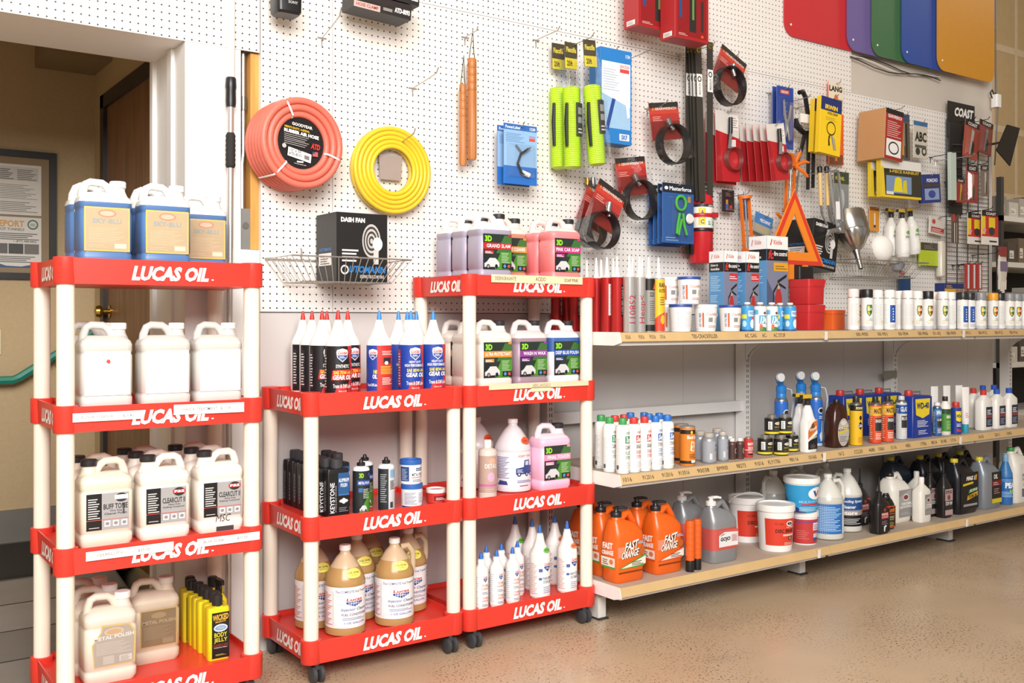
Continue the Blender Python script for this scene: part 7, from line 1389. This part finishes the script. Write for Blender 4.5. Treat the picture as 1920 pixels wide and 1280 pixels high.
pack((1743, 1771, 407, 440), .05, 'earplug_pack', 'small clear pack with red and white card', 'pack', '#dcd6cc', lambda c: (c.rect(.1, .1, .95, .4, '#b83a38'), c.lines(.15, .14, .9, .36, 3, '#f0d8d4', .4), c.ell(.25, .7, .12, .14, '#c8504a', 12)), 5, .008)
pack((1724, 1756, 455, 500), .04, 'vest_pack', 'lime yellow safety vest pack with dark header', 'pack', '#b9cc2c', lambda c: (c.rect(0, .68, 1, 1, '#4a4438'), c.lines(.2, .74, .8, .92, 3, '#8a8478', .4), c.rect(0, 0, 1, .04, '#3a382c')), 0, .015)
def roll(r): b = MB(); b.lathe([(.02, 0), (.026, .006), (.027, .20), (.02, .21)], M('#d8d0c0', .25, noise=.08), 16); b.build('roll', r, 40); b = MB(); b.add([(-.034, -.03, -.01), (.034, -.03, -.01), (.034, -.03, .24), (-.034, -.03, .24)], [(0, 1, 2, 3)], CLEAR); b.build('clear_sleeve', r, 0)
put(None, roll, 'plastic_roll', 'clear plastic roll hanging upright beside the black grid', 'roll', (X(1764, .05), -.05, Zp(1764, 519, .05)))
def wbrush(r): b = MB(); b.tube([(0, 0, 0), (0, 0, -.17)], .010, wood('#c8a25c', '#dcbc7c'), 10); b.build('wood_handle', r); b = MB(); b.tube([(0, 0, -.17), (.006, -.004, -.22), (.03, -.012, -.27)], [.007, .005, .004], metal(), 8); b.build('steel_shank', r); b = MB(); b.lathe([(.012, -.005), (.014, .02), (.010, .028)], BLK, 12); b.build('end_cap', r)
for px, t in ((1537, 'left'), (1550, 'right')): put('wb', wbrush, 'parts_brush', 'wooden handled brush above the funnel, %s of two' % t, 'brush', (X(px, .20), -.20, Zp(px, 322, .20)), 0, 'wooden handled brushes', (0, radians(-3), 0))
def ggun(r):
    m = M('#c8ccd0', .2, .9); b = MB(); b.tube([(-.03, 0, 0), (.035, 0, .005), (.04, 0, -.02), (.055, 0, -.25)], [.007, .007, .007, .007], m, 8); b.tube([(-.03, 0, 0), (-.03, 0, -.02), (.0, 0, -.26)], .007, m, 8); b.build('lever', r)
    b = MB(); b.box(-.005, .022, -.012, -.008, -.24, -.15, WHT); b.build('paper_tag', r, 0); b = MB(); b.box(.02, .05, -.015, .015, -.31, -.25, m); b.tube([(.03, 0, -.29), (-.06, 0, -.30), (-.075, 0, -.32)], [.012, .012, .008], m, 8); b.build('head', r, 30)
put(None, ggun, 'chrome_ratchet', 'chrome lever tool with white tag hanging over the funnel', 'tool', (X(1563, .24), -.24, Zp(1563, 322, .24)), 0, None, (0, radians(-4), 0))
pack((1563, 1591, 322, 402), .08, 'wiper_pack', 'grey blister pack behind the chrome lever tool', 'pack', '#8a8c88', lambda c: (c.rect(0, .72, 1, 1, '#3c4a3c'), c.txt('FUNNEL', .1, .8, .7, .88, '#d8c83c', bold=.02), c.ell(.5, .35, .2, .25, '#b8c0c4', 14)), 0, .004)
# --- blue book tin on the board and tape pack near the paints
pack((1686, 1706, 517, 545), .04, 'blue_pouch', 'dark blue pouch hanging low under the right basket', 'pack', '#1f4a7c', None, 0, .01)
x0, x1, za, zb_ = rw(1752, 1810, 523, 546, .25)
put(None, carton(.19, .06, .252, '#22306c', lambda c: (c.rect(0, .80, 1, .88, '#d8a42c'), c.txt('VISE-GRIP', .55, .815, .95, .87, '#22306c', bold=.03), c.lines(.08, .9, .4, .97, 3, '#d8a42c', .4))), 'plier_set_box', 'blue and yellow tool set box above the spray paints', 'box', (X(1780, .28), -.28, z1))
# --- black display grid
gx0, gx1 = X(1776, .02), 6.06
def grid(r):
    k = M('#1f1d1c', .45); w = gx1 - gx0; h = 1.03
    for i in range(5): b = MB(); x = w * i / 4; b.tube([(x, 0, 0), (x, 0, h)], .0032, k, 6); b.build('upright_wire', r)
    for j in range(40): b = MB(); z = h * j / 39; b.tube([(0, -.004, z), (w, -.004, z)], .002, k, 4); b.build('cross_wire', r)
    b = MB(); b.box(.0, w * .62, -.012, -.006, h - .10, h + .11, k); b.build('header_card', r, 0)
    c = Cv(w * .5, .07); c.txt('COAST', .08, .1, .95, .9, '#ecebe8', sl=.2, bold=.05); c.build(r, (w * .34, -.0125, h + .018), name='lettering')
    b = MB(); b.box(.0, w * .30, -.02, -.013, h * .45, h - .02, M('#2a2726', .5)); b.build('knife_board', r, 0)
    for j in range(9): b = MB(); b.tube([(w * .05, -.022, h * .50 + j * .045), (w * .24, -.03, h * .50 + j * .045 + .006)], .005, M('#4a4644', .4, .5), 6); b.build('pocket_knife', r)
gz = Zp(1776, 545, .02)
put(None, grid, 'display_grid', 'black wire display grid with COAST header card at the end of the wall', 'grid', (gx0, -.015, gz))
def toolc(c1, c2): return lambda c: (c.rect(0, 0, 1, 1, c1), c.rect(0, .84, 1, 1, '#24201f'), c.txt('COAST', .2, .87, .85, .96, '#e0dcd8', bold=.03), c.poly([(.4, .1), (.55, .1), (.7, .75), (.5, .8)], c2), c.poly([(.5, .1), (.7, .06), (.75, .4), (.6, .5)], '#3a3634'))
pk_ = [((1810, 1836, 228, 298), '#a84a38', '#b8b4b0', 'red knife pack high on the black grid, left', -8), ((1837, 1862, 228, 290), '#8a3a34', '#8a8684', 'red knife pack high on the black grid, right', -8), ((1812, 1832, 310, 380), '#a03030', '#c0a08c', 'red knife pack in the middle of the black grid', 0), ((1838, 1852, 310, 368), '#7a6a62', '#c8c4c0', 'narrow grey knife pack in the middle of the black grid', 4), ((1792, 1808, 335, 380), '#9a2c2c', '#d8a83c', 'red and yellow pack beside the long clear tube pack', 0)]
for rect, a, b_, t, ti in pk_: pack(rect, .10, 'knife_pack', t, 'pack', a, toolc(a, b_), -ti, .004, (.1, .05, .9, .82, .02), hk=False)
hl = lambda c: (c.rect(0, 0, 1, 1, '#c23230'), c.rect(0, .84, 1, 1, '#24201f'), c.txt('COAST', .25, .87, .85, .95, '#e8e4e0', bold=.03), c.rect(0, .3, .22, .82, '#e8cc2c'), c.rect(.42, .5, .8, .8, '#e8cc2c'), c.ell(.6, .40, .18, .12, '#3a3634', 14), c.rect(0, 0, 1, .24, '#e6e2da'), c.lines(.45, .08, .9, .14, 1, '#2a2624', .8), c.ell(.16, .42, .1, .07, '#e89ab0', 12))
pack((1814, 1842, 400, 458), .10, 'headlamp_pack', 'red and yellow headlamp pack on the black grid, left', 'pack', '#e6e2da', hl, 0, .004); pack((1840, 1871, 395, 459), .14, 'headlamp_pack', 'red and yellow headlamp pack on the black grid, right', 'pack', '#e6e2da', hl, 0, .004)
pack((1779, 1790, 286, 375), .14, 'tube_pack', 'long clear and pale green tube pack in front of the black grid', 'pack', '#b9c8bc', None, -1, .02); pack((1784, 1797, 402, 455), .12, 'chain_pack', 'chrome chain pack with red tag on the black grid', 'pack', '#5a4a40', lambda c: (c.rect(.1, .75, .4, 1, '#c83430'), c.rect(.3, 0, .4, .7, '#d8d8d8'), c.rect(.6, 0, .7, .7, '#a89a8a')), 0, .006)
for px, t in ((1814, 'left'), (1825, 'middle'), (1836, 'right')): pack((px - 4, px + 4, 494, 543), .10, 'pen_light_pack', 'slim chrome and red light pack low on the grid, %s' % t, 'pack', '#a83430', lambda c: (c.rect(.3, .05, .7, .95, '#d8d8d8'),), 0, .012, None, None, 'slim light packs')
def glove(r):
    b = MB(); m = M('#cfc6ba', .8, noise=.12, scale=50); b.loft([(-.16, .07, .018, .008), (-.10, .085, .025, .01), (-.03, .08, .02, .009), (0, .07, .014, .006)], m)
    for i in range(4): b.tube([(-.03 + i * .02, 0, -.15), (-.032 + i * .021, 0, -.21 - .01 * (i % 3))], [.011, .009], m, 8)
    b.build('glove', r, 50); b = MB(); b.box(-.04, .04, -.014, -.011, -.1, -.04, M('#7a6a84', .8)); b.build('stripe_patch', r, 0); b = MB(); b.box(-.035, .035, -.012, .006, -.01, .05, M('#8a3a34', .6)); b.build('cuff_card', r, 0)
put(None, glove, 'work_glove', 'grey striped work gloves hanging at the right end of the grid', 'glove', (X(1879, .16), -.16, Zp(1879, 478, .16)))
def panel(r): b = MB(); b.prism([(-.13, -.05), (.02, -.13), (.13, .11), (-.01, .115)], -.004, .004, BLK); b.build('plate', r, 0); b = MB(); b.tube([(-.02, .004, 0), (.02, .06, .02), (.10, .204, .03)], .008, metal('#6a6866'), 8); b.build('swivel_arm', r)
put(None, panel, 'tablet_display', 'black flat panel on a swivel arm sticking out past the grid', 'screen', (X(1890, .22), -.22, Zp(1890, 270, .22)))
def plug(r):
    b = MB(); b.loft([(0, .055, .045, .01), (.08, .055, .045, .01)], M('#ecebe8', .4)); b.build('power_box', r, 40); b = MB(); b.tube([(0, .01, .08), (-.03, .01, .11), (-.05, .01, .09), (-.03, .01, .06), (.02, .012, .10), (.015, .014, .5)], .004, BLK, 6); b.tube([(.02, .015, .08), (.022, .018, .9)], .004, M('#3a5a9c', .5), 6); b.tube([(.0, -.01, 0), (.0, 0, -.2), (.0, .01, -.36)], .004, BLK, 6); b.build('cable', r)
put(None, plug, 'power_adapter', 'white power box with hanging cables at the wall end', 'adapter', (6.115, -.035, Zp(1857, 200, .03)))
# --- coloured plastic boards high on the wall
def board(col, w):
    def fn(r):
        pts = []; R = .075; H = 1.2
        for cx, cz, a0 in ((w - R, R, -90), (R, R, 180)):
            seg = [(cx + R * cos(radians(a0 + 90 * k / 5)), cz + R * sin(radians(a0 + 90 * k / 5))) for k in range(6)]; pts.append(seg)
        out = pts[1] + pts[0] + [(w, H), (0, H)]
        b = MB(); b.prism(out, -.003, .003, M(col, .5, noise=.05)); b.build('sheet', r, 0)
        for x, z in ((.05, .06),): b = MB(); b.lathe([(.006, 0), (.006, .002)], WHT, 10, (x, -.003, z), 'y'); b.build('rivet', r)
    return fn
for i, (px, col, nm) in enumerate(((1470, '#c32a30', 'red'), (1588, '#6a5a94', 'purple'), (1634, '#3c6a42', 'green'), (1690, '#26489a', 'blue'), (1757, '#c98a1a', 'gold'))):
    d = .012 + i * .011; put(None, board(col, .62), 'mud_flap', '%s plastic mud flap hung high on the right wall' % nm, 'panel', (X(px, d), -d, 2.655), 0, 'coloured mud flaps')
def wires(r):
    L = X(1760) - X(1592)
    for k, c_ in enumerate(('#2a2826', '#e6e2dc', '#3a3836')): b = MB(); b.tube([(L * t, -.004 * k, -.012 * k + .018 * sin(7 * t + k)) for t in (0, .12, .25, .4, .55, .7, .85, 1)], .0035, M(c_, .5), 6); b.build('cable', r)
put(None, wires, 'cable_run', 'loose black and white cables running under the coloured mud flaps', 'cable', (X(1592), -.004, 2.63))
# --- extendable pole leaning by the door
def pole(r):
    b = MB(); al = M('#c9c6c2', .3, .7); b.lathe([(.0105, 0), (.0105, 1.98)], al, 14); b.build('lower_tube', r); b = MB(); b.lathe([(.0135, 1.96), (.0135, 3.2)], M('#e4e0da', .35), 14); b.build('upper_tube', r)
    b = MB(); b.lathe([(.0165, 1.918), (.018, 1.935), (.017, 1.975), (.019, 1.985), (.018, 2.015), (.015, 2.02)], BLK, 16); b.build('twist_lock', r)
    b = MB(); pr = []
    for k in range(7): pr += [(.0155, 1.71 + k * .0165), (.0172, 1.718 + k * .0165)]
    b.lathe([(.012, 1.706)] + pr + [(.012, 1.828)], M('#232120', .8), 14); b.build('foam_grip', r)
put(None, pole, 'telescopic_pole', 'tall telescopic aluminium pole with black grips leaning beside the doorway', 'pole', (X(436, .10), -.055, 0.001), 0, None, (radians(-.6), radians(.5), 0))
# --- storage shelving in the area beyond the wall end
def store(r):
    g_ = M('#d0ccc4', .5)
    for x in (0, 2.2): b = MB(); b.box(x, x + .04, 0, .04, 0, 2.3, M('#3a3836', .5)); b.build('post', r, 0)
    for z in (.45, .85, 1.25, 1.64, 2.0): b = MB(); b.box(0, 2.24, 0, .5, z - .04, z, g_); b.build('shelf', r, 0)
    b = MB(); b.box(0, 2.24, .5, .52, 0, 2.02, M('#2a2622', .8)); b.build('back_panel', r, 0)
put(None, store, 'storage_rack', 'storage shelving in the dim area beyond the wall end', 'shelving', (7.6, .75, 0))
random.seed(11)
for z, nm in ((.852, 'lowest'), (1.252, 'second'), (1.642, 'third'), (2.002, 'top')):
    x = 7.645; n = 0
    while x < 8.25:
        w_ = random.choice((.10, .13, .15)); h_ = random.choice((.12, .16, .2)); c_, cn = random.choice((('#8a8276', 'grey'), ('#b9b2a6', 'pale'), ('#6a5a4a', 'brown'), ('#a09890', 'light grey'), ('#4a423c', 'dark')))
        put('bx%g%g%s' % (w_, h_, c_), carton(w_ - .01, .2, h_, c_, lambda c: (c.rect(.15, .2, .7, .6, '#cfc8bc'), c.lines(.2, .3, .6, .5, 2, '#5a5048', .4))), 'parts_box', '%s parts box, %s from the left on the %s far shelf' % (cn, ('first', 'second', 'third', 'fourth', 'fifth', 'sixth', 'seventh')[n], nm), 'box', (x + w_ / 2, .90, z), 0, 'boxes on the far shelving'); x += w_ + random.uniform(.0, .03); n += 1
# grid hooks carrying the packs at the wall end
for px, py, L, w in ((1823, 224, .12, 'holding the upper left knife pack on the grid'), (1849, 224, .12, 'holding the upper right knife pack on the grid'), (1822, 307, .12, 'holding the middle knife pack on the grid'), (1845, 307, .12, 'holding the narrow grey knife pack on the grid'), (1800, 337, .12, 'holding the red and yellow pack beside the tube pack'), (1828, 397, .12, 'holding the left headlamp pack'), (1855, 392, .16, 'holding the right headlamp pack'), (1814, 494, .12, 'holding the left slim light pack'), (1825, 494, .12, 'holding the middle slim light pack'), (1836, 494, .12, 'holding the right slim light pack'), (1784, 287, .16, 'holding the long tube pack'), (1790, 403, .14, 'holding the chain pack'), (1866, 474, .17, 'holding the work gloves')):
    hook(px, py, L, w, .06, BLK, L - .02)
